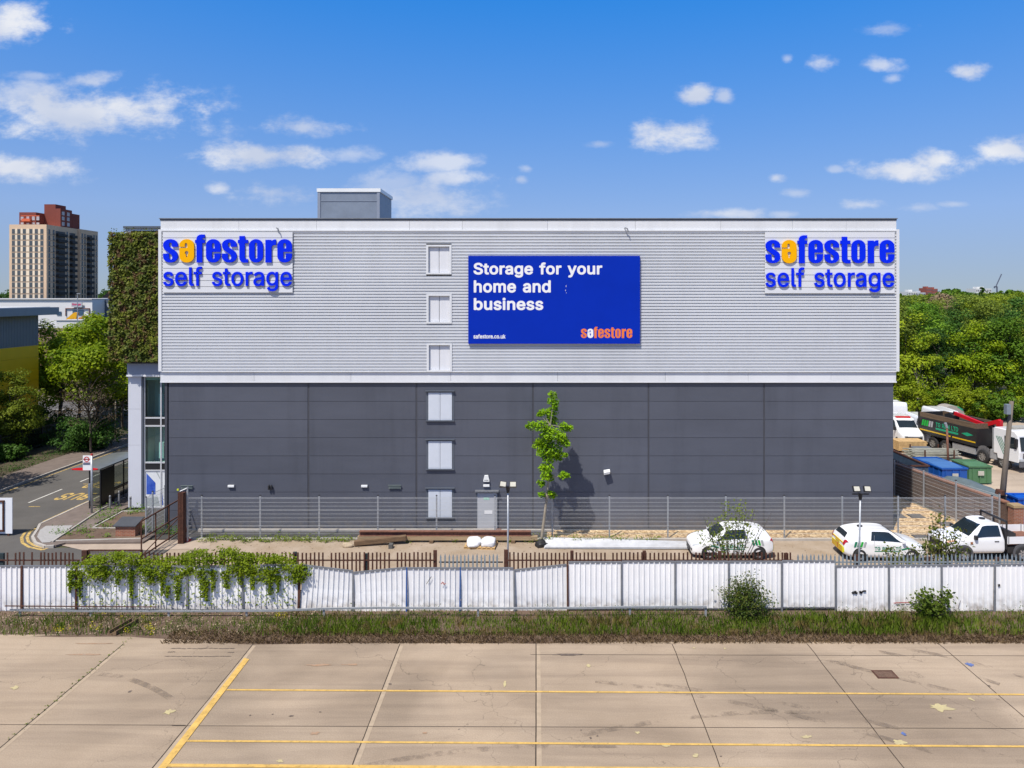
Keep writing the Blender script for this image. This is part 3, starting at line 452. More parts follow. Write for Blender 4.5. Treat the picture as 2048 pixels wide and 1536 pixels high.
def mk_gravel():
    m = bpy.data.materials.new('gravel'); m.use_nodes = True; nt = m.node_tree; N = nt.nodes; L = nt.links; bs = N['Principled BSDF']; bs.inputs['Roughness'].default_value = .9
    tc = N.new('ShaderNodeTexCoord'); vo = N.new('ShaderNodeTexVoronoi'); vo.inputs['Scale'].default_value = 9; L.new(tc.outputs['Object'], vo.inputs['Vector'])
    sp = N.new('ShaderNodeSeparateColor'); L.new(vo.outputs['Color'], sp.inputs[0])
    cr = N.new('ShaderNodeValToRGB'); e = cr.color_ramp.elements; e[0].color = (.26, .15, .07, 1); e[1].color = (.78, .60, .36, 1); a = cr.color_ramp.elements.new(.5); a.color = (.55, .38, .20, 1)
    L.new(sp.outputs[0], cr.inputs[0]); L.new(cr.outputs[0], bs.inputs['Base Color'])
    bp = N.new('ShaderNodeBump'); bp.inputs['Strength'].default_value = .9; bp.inputs['Distance'].default_value = .04; bp.invert = True; L.new(vo.outputs['Distance'], bp.inputs['Height']); L.new(bp.outputs[0], bs.inputs['Normal'])
    return m
gravel_mat = mk_gravel()

def struct(name, mb, m, **k): return tag(mb.build(name, m, **k), kind='structure')
struct('ground', MB().sheet([(-4000, -60), (4000, -60), (4000, 6000), (-4000, 6000)], -.03), grass_ground)
# front yard slab with its worn edge
edge = [(-70, 26.9), (-18, 26.85)]
for u, v in [(60, 1273), (120, 1275), (200, 1274), (258, 1274), (300, 1277), (370, 1280), (430, 1283), (480, 1289), (506, 1290), (560, 1289), (700, 1287), (800, 1287), (950, 1287), (1072, 1288), (1150, 1286), (1300, 1284), (1500, 1284), (1800, 1285), (2048, 1286)]:
    edge.append(G(u, v))
edge += [(70, 26.2)]
struct('yard_concrete', MB().sheet([(-70, -20), (70, -20)] + edge[::-1], .012), yard_mat)
jm = mat('joint_dirt', (.05, .038, .028), .95, 0, .4, 2); pale = mat('joint_pale', (.40, .31, .215), .9, 0, .15, 3)
jb = MB(); jp = MB()
for k, X in enumerate((-25.6, -20.5, -15.4, -10.55, -5.08, 0, 5.08, 10.12, 15.05, 20.2, 25.3)):
    ys = np.linspace(-15, 26.15, 60); w = .028 if X else .034
    xs = X + rng.normal(0, .008, 60)
    for i in range(59): jb.sheet([(xs[i] - w / 2, ys[i]), (xs[i] + w / 2, ys[i]), (xs[i + 1] + w / 2, ys[i + 1]), (xs[i + 1] - w / 2, ys[i + 1])], .020)
    if X in (-5.08, -15.4, 0, -10.55): jp.sheet([(X + .02, 8), (X + .16, 8), (X + .16, 26), (X + .02, 26)], .016)
for Y, xa, xb in ((21.09, -11, 40), (25.35, -.2, 21), (25.2, 21, 40), (16.8, -40, 40), (12.5, -40, 40), (21.12, -40, -10.6)):
    t = -.0105 * .5
    jb.add([(xa, Y - .009 + t * xa, .0205), (xb, Y - .009 + t * xb, .0205), (xb, Y + .009 + t * xb, .0205), (xa, Y + .009 + t * xa, .0205)], [(0, 1, 2, 3)])
struct('yard_joint', jb, jm); struct('yard_joint_repair', jp, pale)
lb = MB(); tl = -.0105
for Y, w in ((23.07, .085), (20.42, .085), (19.36, .13), (16.7, .09), (14.0, .09), (11.3, .09)):
    xa, xb = -10.2, 40
    lb.add([(xa, Y - w / 2, .026), (xb, Y - w / 2 + tl * (xb - xa), .026), (xb, Y + w / 2 + tl * (xb - xa), .026), (xa, Y + w / 2, .026)], [(0, 1, 2, 3)])
lb.add([(-10.22, 5, .030), (-9.99, 5, .030), (-10.24, 25.0, .030), (-10.46, 25.1, .030)], [(0, 1, 2, 3)])
struct('bay_marking', lb, bay_yellow)
# spilt paint, scraped rectangles
def blob(mb, u, v, a, b, z, n=18, j=.3, rot=0):
    x, y = G(u, v); sx = y / 1400; sy = y * y / 18200
    pts = []
    for i in range(n):
        t = 2 * math.pi * i / n; r = 1 + random.uniform(-j, j); pts.append((x + a * sx * r * math.cos(t) + b * sx * rot * math.sin(t), y + b * sy * r * math.sin(t)))
    mb.sheet(pts, z)
sp = MB()
for q in ((1880, 1416, 22, 8), (1613, 1475, 11, 3), (1800, 1486, 12, 5), (1010, 1369, 3, 5), (337, 1425, 10, 5), (1275, 1467, 4, 2.5), (1392, 1513, 5, 4), (560, 1523, 6, 4), (30, 1376, 7, 4), (1335, 1492, 8, 3), (1943, 1400, 4, 3), (1450, 1298, 2.5, 1), (1388, 1297, 3, 1), (1177, 1332, 4, 3)): blob(sp, *q, .024, j=.45)
struct('paint_spill', sp, mat('spilt_cream_paint', (.56, .48, .23), .7, 0, 0, 3.5, col2=(.42, .34, .2)))
sp = MB()
for q in ((1940, 1330, 8, 4), (1807, 1469, 4, 3)): blob(sp, *q, .0245, j=.5)
struct('blue_paint_spill', sp, mat('spilt_blue_paint', (.10, .15, .34), .7, 0, .3, 4))
sp = MB()
for q in ((582, 1433, 4, 1.6), (545, 1430, 2, 1), (500, 1432, 2, 1), (780, 1369, 3, 1.4), (918, 1460, 1.5, 1.5), (1181, 1477, 2, 2), (1195, 1473, 2, 1.6), (1162, 1462, 1, 2), (1674, 1405, 1, 2), (1442, 1514, 2, 1), (1671, 1361, 1.6, 1.6), (1979, 1373, 1.6, 1.6), (716, 1499, 2.4, 2.4), (260, 1384, 3, 2), (1140, 1310, 30, 2), (640, 1425, 2, 1), (1900, 1437, 3, 1), (820, 1380, 1.5, 1)): blob(sp, *q, .0235, j=.4)
for (u0, u1, v) in ((341, 470, 1298), (330, 462, 1314), (335, 350, 1305), (455, 468, 1306)): 
    for k in range(12): blob(sp, u0 + (u1 - u0) * (k + .5) / 12, v + random.uniform(-.6, .6), (u1 - u0) / 22, .5, .0235 + .0002 * k, j=.4)
struct('yard_stain', sp, mat('oil_stain', (.13, .10, .08), .8, 0, .4, 5))
sp = MB()
for (u, v, a, b) in ((170, 1310, 30, 1.4), (190, 1288, 34, .8), (640, 1331, 22, 2), (700, 1330, 15, 1.5), (850, 1467, 5, 2), (630, 1468, 8, 3)): blob(sp, u, v, a, b, .0232, j=.4)
struct('rust_stain', sp, mat('rust_stain', (.36, .20, .10), .85, 0, 0, 6, col2=(.36, .27, .2)))
tm = MB()
def tyre(pts, w, z):
    P = [Vector((*q, 0)) for q in pts]
    for i, (a, b) in enumerate(zip(P[:-1], P[1:])):
        d = (b - a).normalized().cross(Vector((0, 0, 1))) * w / 2; tm.add([(*(a - d)[:2], z), (*(b - d)[:2], z), (*(b + d)[:2], z), (*(a + d)[:2], z)], [(0, 1, 2, 3)])
for (x0, y0, x1, y1, bend) in ((2, 23.6, 14, 18.2, .8), (4, 23.4, 16, 17.9, .8), (10, 25.2, 20, 20.8, -.6), (-9, 17.6, 3, 20.2, .9), (12, 25.8, 15.5, 23.4, .3), (13.2, 25.9, 16.9, 23.6, .3), (-16, 24.2, -11, 22.0, .5), (1, 20.6, 10, 21.8, .5), (14, 18.0, 22, 21.5, .4)):
    pts = []
    for k in range(15): s = k / 14; pts.append((x0 + (x1 - x0) * s, y0 + (y1 - y0) * s + bend * math.sin(math.pi * s)))
    tyre(pts, .22, .0228)
struct('tyre_mark', tm, worn(mat('tyre_rub', (.245, .19, .14), .8, 0, .2, 6), .26, .50, .8, 1.0))
# verge and works track
struct('verge_soil', MB().sheet([(-70, 26.0)] + [(p[0], p[1] - .25) for p in edge[1:-1]] + [(70, 26.0), (70, 29.35), (-70, 29.35)], -.004), soil_mat)
struct('track_dirt', MB().sheet([(-18.6, 29.35), (70, 29.35), (70, 37.1), (19.9, 37.15), (1, 37.2), (-18.8, 37.25)], .004), dirt_mat)
struct('gravel_bed', MB().sheet([(.6, 37.2), (25.3, 37.2), (24.2, 41), (23.4, 45.5), (22.2, 62), (19.5, 62), (19.5, 39.1), (.6, 39.1)], .010), gravel_mat)
struct('path_asphalt', MB().sheet([(-18.8, 37.3), (.5, 37.25), (.5, 39.1), (-20.4, 39.1), (-20.4, 43), (-26, 43), (-26, 37.9)], .006), asphalt_dark)
kb = MB(); kb.box(-18.6, -2.2, 38.52, 38.66, 0, .16); kb.box(-1.9, 1.0, 38.52, 38.66, 0, .14); kb.box(1.0, 23.8, 37.12, 37.26, 0, .12)
kb.box(-18.7, 1.0, 37.32, 37.44, 0, .07)
struct('path_kerb', kb, kerb_mat)
struct('lot_concrete', MB().sheet([(24.6, 29.35), (120, 29.35), (120, 84), (21.6, 84), (22.9, 62), (24.2, 45.5)], .014), lot_mat)
# road on the left, its mouth and the crossing road
road = [(-35.5, -20), (-35.5, 75), (-120, 75), (-120, 86), (-10, 86), (-10, 75), (-28.1, 75), (-28.1, 40.5)]
mouth = [G(72, 1063), G(62, 1078), G(68, 1090), G(88, 1097), G(105, 1096)]
struct('road_asphalt', MB().sheet(road[1:7] + [(-28.1, 40.6), (-28.15, 39.3)] + mouth + [(-19.6, 36.4), (-18.6, 36.3), (-18.6, 29.35), (-35.5, 29.35)], 0), asphalt)
pv = [(-28.0, 74), (-28.0, 39.6)] + [(p[0] + .1, p[1] + .12) for p in mouth] + [(-24.6, 36.6), (-20.6, 36.7), (-20.6, 37.9), (-24.95, 39.6), (-24.95, 74)]
struct('pavement', MB().prism(pv, lambda a, b: (a, b, 0), lambda a, b: (a, b, .11)), pave_mat)
struct('tactile_paving', MB().sheet([G(92, 1056), G(146, 1055), G(128, 1070), G(100, 1089), G(84, 1090), G(74, 1078), G(80, 1064)], .125), paver_mat)
kb = MB()
pts = [(-28.06, 74), (-28.06, 39.6)] + [(p[0] + .04, p[1] + .06) for p in mouth]
for a, b in zip(pts[:-1], pts[1:]): kb.bar((*a, .065), (*b, .065), .13, .13)
a = (-35.56, 10); kb.bar((-35.56, 10, .06), (-35.56, 75, .06), .13, .13)
kb.bar((*G(105, 1089), .13), (*G(205, 1022), .13), .08, .12); kb.bar((*G(205, 1022), .13), (*G(250, 1000), .13), .08, .12)
kb.bar((*G(185, 1061), .1), (*G(246, 1027), .1), .1, .14); kb.bar((*G(246, 1027), .1), (*G(290, 1027), .1), .1, .14); kb.bar((*G(185, 1061), .1), (*G(235, 1061), .1), .1, .14)
kb.bar((*G(105, 1086), .06), (*G(290, 1081), .06), .12, .16)
struct('kerb', kb, kerb_mat)
struct('planting_bed', MB().sheet([G(110, 1084), G(290, 1080), G(290, 1028), G(246, 1028), G(186, 1060), G(150, 1066)], .128), soil_mat)
struct('yard_apron', MB().sheet([G(175, 1103), G(105, 1087), G(285, 1081), G(420, 1078), G(420, 1098)], .014), mat('pale_concrete', (.40, .32, .25), .9, 0, .15, 1.2))
struct('far_pavement', MB().box(-38.2, -35.62, -20, 74, 0, .11), pave_mat)
struct('far_verge', MB().sheet([(-60, -20), (-38.2, -20), (-38.2, 74), (-60, 74)], .03), mat('verge_litter', (.075, .06, .035), .95, 0, .5, 1.5, .6, 15))
ml = MB()
for y in range(-1, 75, 5): ml.sheet([(-31.96, y), (-31.84, y), (-31.84, y + 3.1), (-31.96, y + 3.1)], .005)
ml.sheet([(-119, 80.1), (-12, 80.1), (-12, 80.25), (-119, 80.25)], .005)
struct('road_marking_white', ml, line_white)
ml = MB()
def stripe(pts, w, z):
    for a, b in zip(pts[:-1], pts[1:]):
        a = Vector((*a, 0)); b = Vector((*b, 0)); p = (b - a).normalized().cross(Vector((0, 0, 1))) * w / 2
        ml.add([(a - p).to_tuple()[:2] + (z,), (b - p).to_tuple()[:2] + (z,), (b + p).to_tuple()[:2] + (z,), (a + p).to_tuple()[:2] + (z,)], [(0, 1, 2, 3)])
stripe([(-28.4, 49), (-28.4, 40.4), G(75, 1056)], .1, .006)
for outer in (0, 1):
    q = [(72, 1057), (60, 1064), (54, 1074), (57, 1084), (68, 1091), (86, 1096), (98, 1096)] if not outer else [(66, 1059), (50, 1065), (43, 1075), (45, 1086), (58, 1094), (85, 1100)]
    stripe([G(*p) for p in q], .14, .006)
stripe([G(85, 1100), G(104, 1093)], .13, .0065)
stripe([(-35.2, 38), (-35.2, 74)], .1, .006)
for y in (43.2, 48.4, 53): stripe([(-31.3, y), (-30.6, y)], .1, .006)
for word, y0, y1 in (('BUS', 44.6, 46.2), ('STOP', 47.4, 49.0)):
    vs, fs = text_geo(word, 1); vs = fit(vs, -30.9, -28.9, y0, y1)
    ml.add([(-30.9 - 28.9 - a, y0 + y1 - b, .0062) for a, b in vs], fs)
struct('road_marking_yellow', ml, line_yellow)

# ------------------------------------------------------------------ storage building
clad = mat('silver_cladding', (.585, .605, .635), .42, .0, .04, .25, stretch=(.25, 1, 1), spec=.3)
clad_flat = mat('silver_panel', (.70, .715, .735), .42, 0, .03, .3)
dark_panel = weather(mat('charcoal_panel', (.088, .096, .122), .42, 0, .14, .22, stretch=(.4, 1, 1.2)), .055, (.9, .9, .10), .16, .5, .72, (.0, .9, (.16, .14, .12)))
weather(clad, 0.0, (.35, .35, .06), .10); weather(clad_flat, .035, (1.2, 1.2, .2), .10)
dark_joint = mat('charcoal_joint', (.045, .048, .06), .6, 0, .1, 1)
trim_dark = mat('dark_trim', (.10, .115, .14), .5, .1, .1, 2)
blue_grey = mat('plant_room_cladding', (.20, .235, .29), .45, 0, .12, 1.2)
hatch_mat = mat('hatch_white', (.60, .64, .70), .45, 0, .03, 2)
hatch_up = mat('hatch_silver', (.70, .71, .74), .45, 0, .03, 2)
def fx(u): return (u - 1072) / 36.0
def fz(v): return H - (v - 592) / 36.0
YW = 38.88
B = thing('storage_building', 'large silver and charcoal clad storage warehouse with a planted corner', 'building', (0, 55, 0))
def bpart(name, mb, m, **k): return mb.build(name, m, B, world=True, **k)
# core volume
mb = MB(); mb.box(fx(330.5), fx(1788), 38.98, 72, 0, 17.05); bpart('core_wall', mb, dark_joint)
# lower wall: rows of flat panels with joints
cols = [336, 617, 833, 1066, 1297, 1528, 1788]; rows = [8.22, 7.15, 6.14, 5.13, 4.12, 3.115, 2.11, 1.10, .09]
mb = MB()
for i in range(6):
    for j in range(8):
        x0, x1, z1, z0 = fx(cols[i]) + .05, fx(cols[i + 1]) - .05, rows[j] - .009, rows[j + 1] + .009
        y = YW + random.uniform(-.003, .003)
        mb.add([(x0, y, z0), (x1, y, z0), (x1, y, z1), (x0, y, z1), (x0, y + .03, z0), (x1, y + .03, z0), (x1, y + .03, z1), (x0, y + .03, z1)],
               [(0, 1, 2, 3), (3, 2, 6, 7), (0, 4, 5, 1), (0, 3, 7, 4), (1, 5, 6, 2)])
bpart('lower_wall', mb, dark_panel)
mb = MB(); mb.box(fx(330), fx(335), 38.86, 38.975, .05, 8.2)
bpart('edge_trim', mb, mat('joint_charcoal', (.058, .060, .072), .5, 0, .1, 2))
for u in cols[1:-1]: mb = MB(); mb.box(fx(u) - .075, fx(u) + .075, YW + .018, 38.975, .05, 8.2); bpart('panel_joint', mb, MATS['joint_charcoal'])
mb = MB(); mb.box(fx(330), fx(1788), 38.84, 38.97, .0, .085); bpart('plinth_trim', mb, trim_dark)
# ribbed upper cladding
HU = [(853.5, 904, 490, 549), (854, 904.5, 588, 647), (854.5, 905, 686, 743)]
mb = MB(); ztop, zbot, n = fz(463.5), fz(741), 46; p = (ztop - zbot) / n
xl, xr = fx(327), fx(1789.5)
prof = [(0, 38.70), (.100, 38.695), (.112, 38.752), (.146, 38.752), (p, 38.70)]
for k in range(n):
    z = ztop - k * p
    for (z0, y0), (z1, y1) in zip(prof[:-1], prof[1:]):
        zz0, zz1 = z - z0, z - z1; spans = [(xl, xr)]
        for (ua, ub, va, vb) in HU:
            if zz1 < fz(va) and zz0 > fz(vb): spans = [(xl, fx(ua)), (fx(ub), xr)]
        for a, b in spans: mb.add([(a, y0, zz0), (b, y0, zz0), (b, y1, zz1), (a, y1, zz1)], [(0, 1, 2, 3)])
bpart('ribbed_cladding', mb, clad)
mb = MB(); mb.box(fx(321), fx(327.3), 38.66, 38.97, fz(742), fz(459.5)); bpart('corner_trim', mb, clad_flat)
mb = MB(); mb.box(fx(1789), fx(1794.5), 38.66, 38.97, fz(742), fz(459.5)); bpart('corner_trim', mb, clad_flat)
mb = MB(); mb.box(fx(327.3), fx(1789), 38.66, 38.74, fz(463.4), fz(460.2)); bpart('head_trim', mb, clad_flat)
mb = MB(); mb.box(fx(327.3), fx(854.3), 38.665, 38.77, fz(743.2), fz(741)); mb.box(fx(905.3), fx(1789), 38.665, 38.77, fz(743.2), fz(741)); bpart('drip_trim', mb, clad_flat)
# white bands: top fascia and band above the dark wall, each in long panels
mb = MB(); us = [324, 480, 635, 820, 925, 1095, 1270, 1440, 1583, 1690, 1790]
for a, b in zip(us[:-1], us[1:]): mb.box(fx(a) + .006, fx(b) - .006, 38.74, 38.97, fz(460), fz(441.8))
bpart('roof_fascia', mb, clad_flat)
mb = MB(); mb.box(fx(323), fx(1790.5), 38.72, 39.4, fz(441.8), fz(438.3)); bpart('coping', mb, trim_dark)
mb = MB(); mb.box(fx(321.5), fx(1792), 38.68, 39.45, fz(438.2), fz(437)); bpart('coping_cap', mb, grey_steel)
mb = MB(); us = [323, 510, 703, 902, 1115, 1330, 1495, 1660, 1790]
for a, b in zip(us[:-1], us[1:]): mb.box(fx(a) + .006, fx(b) - .006, 38.765, 38.97, fz(762), fz(743.4))
bpart('lower_band', mb, clad_flat)
mb = MB(); mb.box(fx(323), fx(1791), 38.75, 38.97, fz(764.6), fz(762.2)); bpart('band_edge', mb, white_paint)
# loading hatches
for (ua, ub, va, vb) in HU:
    x0, x1, z1, z0 = fx(ua), fx(ub), fz(va), fz(vb)
    mb = MB(); mb.box(x0, x0 + .12, 38.665, 38.96, z0, z1); mb.box(x1 - .12, x1, 38.665, 38.96, z0, z1); mb.box(x0 + .12, x1 - .12, 38.665, 38.96, z1 - .1, z1); mb.box(x0 + .12, x1 - .12, 38.66, 38.96, z0, z0 + .09)
    h = bpart('loading_hatch', mb, clad_flat)
    xm = (x0 + x1) / 2
    for a, b in ((x0 + .13, xm - .012), (xm + .012, x1 - .13)):
        lf = MB(); lf.box(a, b, 38.80, 38.84, z0 + .1, z1 - .11); lf.box(a + .05, b - .05, 38.793, 38.80, z0 + .16, z1 - .16); lf.build('hatch_leaf', hatch_up, h, world=True)
for v in (783, 880, 977):
    x0, x1, z1, z0 = fx(857), fx(904), fz(v + 2), fz(v + 57)
    mb = MB(); mb.box(fx(851), fx(909.5), 38.74, 38.87, fz(v - .6), fz(v - 2.2)); mb.box(fx(852), fx(909), 38.77, 38.87, fz(v + 59.2), fz(v + 57.4))
    mb.box(fx(852.5), x0 - .004, 38.862, 38.874, z0, fz(v - .6)); mb.box(x1 + .004, fx(908.5), 38.862, 38.874, z0, fz(v - .6))
    h = bpart('loading_hatch', mb, trim_dark); xm = (x0 + x1) / 2
    for a, b in ((x0, xm - .01), (xm + .01, x1)):
        lf = MB(); lf.box(a, b, 38.835, 38.87, z0, z1); lf.box(a + .06, b - .06, 38.828, 38.835, z0 + .06, z1 - .06); lf.build('hatch_leaf', hatch_mat, h, world=True)
# fire door
x0, x1, z1 = fx(955), fx(993.5), fz(985)
mb = MB(); mb.box(x0, x1, 38.80, 38.87, .12, z1); d = bpart('fire_door', mb, mat('door_grey', (.46, .475, .50), .45, 0, .04, 2))
mb = MB(); mb.box(x0 - .12, x1 + .12, 38.62, 38.87, fz(982), fz(979.5)); mb.build('door_canopy', grey_steel, d, world=True)
mb = MB(); mb.box(x0 - .07, x0 - .004, 38.79, 38.872, .05, fz(983)); mb.box(x1 + .004, x1 + .07, 38.79, 38.872, .05, fz(983)); mb.build('door_frame', trim_dark, d, world=True)
mb = MB(); mb.box(fx(969), fx(985), 38.790, 38.797, fz(1027), fz(1020)); mb.build('notice', sign_white, d, world=True)
mb = MB(); mb.box(fx(967.5), fx(979), 38.790, 38.797, fz(998.5), fz(993.5)); mb.build('exit_sign', mat('exit_green', (.36, .66, .50), .5, 0, .2, 20), d, world=True)
mb = MB(); mb.box(fx(949), fx(1003), 38.1, 38.83, 0, .115); mb.build('door_step', mat('brick_step', (.16, .09, .07), .9, 0, .2, 5), d, world=True)
# vents
for (u0, u1, v0, v1) in ((778, 802, 969, 977), (364, 386, 970, 977.5)):
    mb = MB(); mb.box(fx(u0), fx(u1), 38.80, 38.87, fz(v1), fz(v0 + 1)); 
    for k in range(5): mb.box(fx(u0) + .04, fx(u1) - .04, 38.785, 38.80, fz(v1) + .03 + k * .035, fz(v1) + .045 + k * .035)
    mb.box(fx(u0) - .03, fx(u1) + .03, 38.76, 38.80, fz(v0 + 1), fz(v0)); bpart('vent_grille', mb, mat('vent_grey_green', (.16, .19, .18), .5, 0, .1, 3))
# small overflow spouts at the parapet
for u in (557, 1248.5):
    mb = MB(); x = fx(u); mb.path([(x, 38.74, fz(457)), (x + .02, 38.5, fz(457)), (x + .12, 38.48, fz(458.5)), (x + .18, 38.5, fz(466))], .03, 6); bpart('overflow_spout', mb, grey_steel)
# plant room on the roof
mb = MB(); x0, x1 = PX(636, 45), PX(759, 45); zc = PZ(384, 45)
mb.box(x0, x1, 45, 48.7, 16.9, zc); pr = bpart('plant_room', mb, blue_grey)
mb = MB(); mb.box(x0 - .06, x1 + .08, 44.93, 48.78, zc, PZ(377, 45)); mb.build('roof_cap', mat('cap_white', (.78, .79, .78), .4, 0, .05, 1), pr, world=True)
mb = MB(); mb.box(x0 - .02, x0 + .16, 44.96, 45.02, 17, zc); mb.box(x1 - .16, x1 + .02, 44.96, 45.02, 17, zc); mb.box(x0 + .16, x1 - .16, 44.975, 45.02, PZ(402.6, 45), PZ(401.6, 45)); mb.build('corner_trim', mat('plant_trim', (.25, .28, .34), .45, 0, .08, 2), pr, world=True)
mb = MB(); mb.box(fx(330.5), fx(1788), 39.3, 71.9, 17.05, 17.1); bpart('roof', mb, grey_steel)
# recessed corner block with glazing, column, soffit and planted wall
DL = 42.7
xa, xb = PX(256, DL), -20.66
mb = MB(); mb.box(xa, xb, 43.0, 70, PZ(750, DL), 17.0); bpart('corner_block', mb, blue_grey)
mb = MB(); mb.box(PX(254, 42.5), xb, 42.5, 43.0, PZ(749, 42.5), PZ(727, 42.5)); bpart('soffit_fascia', mb, mat('soffit_blue_grey', (.30, .34, .42), .5, 0, .06, 1))
mb = MB(); mb.box(PX(254, 42.5) - .02, xb, 42.46, 43.0, PZ(753, 42.5), PZ(749.3, 42.5)); bpart('soffit_edge', mb, white_paint)
mb = MB(); mb.box(PX(250.5, 43), xb, 43, 43.5, PZ(470, 43), PZ(457, 43)); bpart('parapet_panel', mb, clad_flat)
mb = MB(); mb.box(PX(248, 43), xb, 42.9, 43.6, PZ(457, 43), PZ(452.5, 43)); bpart('parapet_coping', mb, trim_dark)
mb = MB(); x0, x1 = PX(256.5, DL), PX(282.5, DL); zt = PZ(753, DL)
for z0, z1 in ((.1, 3.9), (3.91, 6.1), (6.11, zt)): mb.box(x0, x1, DL, DL + .6, z0, z1)
bpart('entrance_column', mb, mat('column_silver', (.62, .64, .70), .4, 0, .03, 1))
mb = MB(); mb.box(x1, PX(286, DL), DL + .03, DL + .5, .1, zt); bpart('column_return', mb, trim_dark)
frame = mat('glazing_frame', (.62, .63, .66), .4, .2, .05, 3)
gx0, gx1 = PX(286, DL), xb; gm = PX(320, DL)
def zz(v): return PZ(v, DL)
mb = MB()
for xx in (gx0 + .03, gm, gm + 1.0): mb.box(xx - .04, xx + .04, DL + .1, DL + .2, .12, zt)
for v in (753.5, 836.5, 852.5, 926, 942, 1016): mb.box(gx0 + .07, gx1, DL + .105, DL + .195, zz(v) - .045, zz(v) + .045)
eg = bpart('entrance_glazing', mb, frame)
def glass_clear():
    m = bpy.data.materials.new('tinted_glass'); m.use_nodes = True; nt = m.node_tree; N = nt.nodes; L = nt.links; N.remove(N['Principled BSDF'])
    t = N.new('ShaderNodeBsdfTransparent'); t.inputs[0].default_value = (.60, .85, .79, 1); g = N.new('ShaderNodeBsdfGlossy'); g.inputs['Roughness'].default_value = .02; g.inputs[0].default_value = (.8, .9, .9, 1)
    f = N.new('ShaderNodeLayerWeight'); f.inputs[0].default_value = .35; x = N.new('ShaderNodeMixShader'); L.new(f.outputs['Fresnel'], x.inputs[0]); L.new(t.outputs[0], x.inputs[1]); L.new(g.outputs[0], x.inputs[2]); L.new(x.outputs[0], N['Material Output'].inputs[0]); return m
gclear = glass_clear()
for (va, vb) in ((753.5, 836.5), (852.5, 926)):
    for a, b in ((gx0 + .07, gm - .04), (gm + .04, gm + .96)):
        mb = MB(); mb.add([(a, DL + .15, zz(vb) + .045), (b, DL + .15, zz(vb) + .045), (b, DL + .15, zz(va) - .045), (a, DL + .15, zz(va) - .045)], [(0, 1, 2, 3)]); mb.build('pane', gclear, eg, world=True)
for (va, vb) in ((836.5, 852.5), (926, 942)): mb = MB(); mb.box(gx0 + .07, gx1, DL + .14, DL + .17, zz(vb) + .046, zz(va) - .046); mb.build('spandrel_panel', mat('spandrel_black', (.02, .022, .026), .25, 0, .1, 2), eg, world=True)
# printed picture in the ground floor glass: white corridor with blue wall
za, zb = zz(1016) + .046, zz(942) - .046
mb = MB(); mb.box(gx0 + .07, gx1, DL + .14, DL + .17, za, zb); gp = mb.build('window_print', mat('print_white', (.74, .76, .78), .4, 0, .05, 1.5), eg, world=True)
mb = MB(); fy = lambda a, b: (gx0 + .07 + a, DL + .135, za + b)
mb.add([fy(.06, .75), fy(.06, 2.05), fy(.62, 1.45), fy(.62, .75)], [(0, 1, 2, 3)]); mb.add([fy(.9, .1), fy(.9, .9), fy(1.02, .95), fy(1.1, .1)], [(0, 1, 2, 3)])
mb.build('blue_print', mat('print_blue', (.006, .045, .42), .3, 0, 0, 2.2, col2=(.10, .2, .6)), gp, world=True)
mb = MB(); mb.add([fy(.62, 2.15), fy(.72, 2.15), fy(1.05, 1.45), fy(1.02, 1.45)], [(0, 1, 2, 3)]); mb.add([fy(.05, .02), fy(.05, .5), fy(.75, .62), fy(.9, .02)], [(0, 1, 2, 3)]); mb.build('grey_print', mat('print_grey', (.42, .46, .46), .4, 0, .1, 2), gp, world=True)
# rooms behind the glass
mb = MB()
mb.box(gx0, gx1, DL + 1.3, DL + 1.4, .1, zt); 
for z in (zz(844), zz(934), zt - .12): mb.box(gx0, gx1, DL + .22, DL + 1.29, z - .12, z + .12)
mb.box(gx0 - .02, gx0 + .02, DL + .55, DL + 1.29, .1, zt)
bpart('interior_wall', mb, mat('interior_white', (.6, .62, .6), .8, 0, .05, 1))
mb = MB(); mb.box(gm - .35, gm - .05, DL + .5, DL + .8, zz(833), zz(790)); mb.box(gm - .3, gm - .03, DL + .45, DL + .7, zz(920), zz(888)); bpart('interior_cupboard', mb, sign_white)
mb = MB(); mb.box(gm + .06, gm + .9, DL + .4, DL + .46, zz(833), zz(756)); mb.box(gm + .12, gm + .9, DL + .4, DL + .46, zz(922), zz(870)); bpart('interior_blue_door', mb, mat('door_blue', (.01, .05, .4), .5, 0, .05, 2))
# planted wall
gw = [(-25.72, 42.05), (xb + .12, 42.05)]
zb, ztp = PZ(722, 42.1), PZ(465, 42.1)
mb = MB(); mb.box(PX(254, 42.5), xb, 42.16, 42.99, zb - .12, ztp - .1); mb.box(-25.5, PX(254, 42.5), 42.3, 52, zb, ztp - .1); bpart('planter_frame', mb, dark_metal)
n = 15000; C = np.stack([rng.uniform(-25.66, xb + .1, n), 42.12 + rng.normal(0, .05, n) - .10 * rng.random(n), rng.uniform(zb - .05, ztp, n)], 1)
bul = .09 * np.sin(C[:, 0] * 5.1 + 1.3 * np.sin(C[:, 2] * 2.3)) * np.sin(C[:, 2] * 4.3 + C[:, 0]); C[:, 1] -= bul
Nn = nrm(np.stack([rng.normal(0, .5, n), -1 + rng.normal(0, .3, n), .45 + rng.normal(0, .5, n)], 1)); V1, F1 = leaves(C, Nn, rng.uniform(.05, .13, n))
n = 6000; C = np.stack([-25.62 + rng.normal(0, .07, n), rng.uniform(42.1, 51, n), rng.uniform(zb - .05, ztp, n)], 1); Nn = nrm(np.stack([-1 + rng.normal(0, .4, n), rng.normal(0, .6, n), .5 + rng.normal(0, .5, n)], 1)); V2, F2 = leaves(C, Nn, rng.uniform(.06, .14, n))
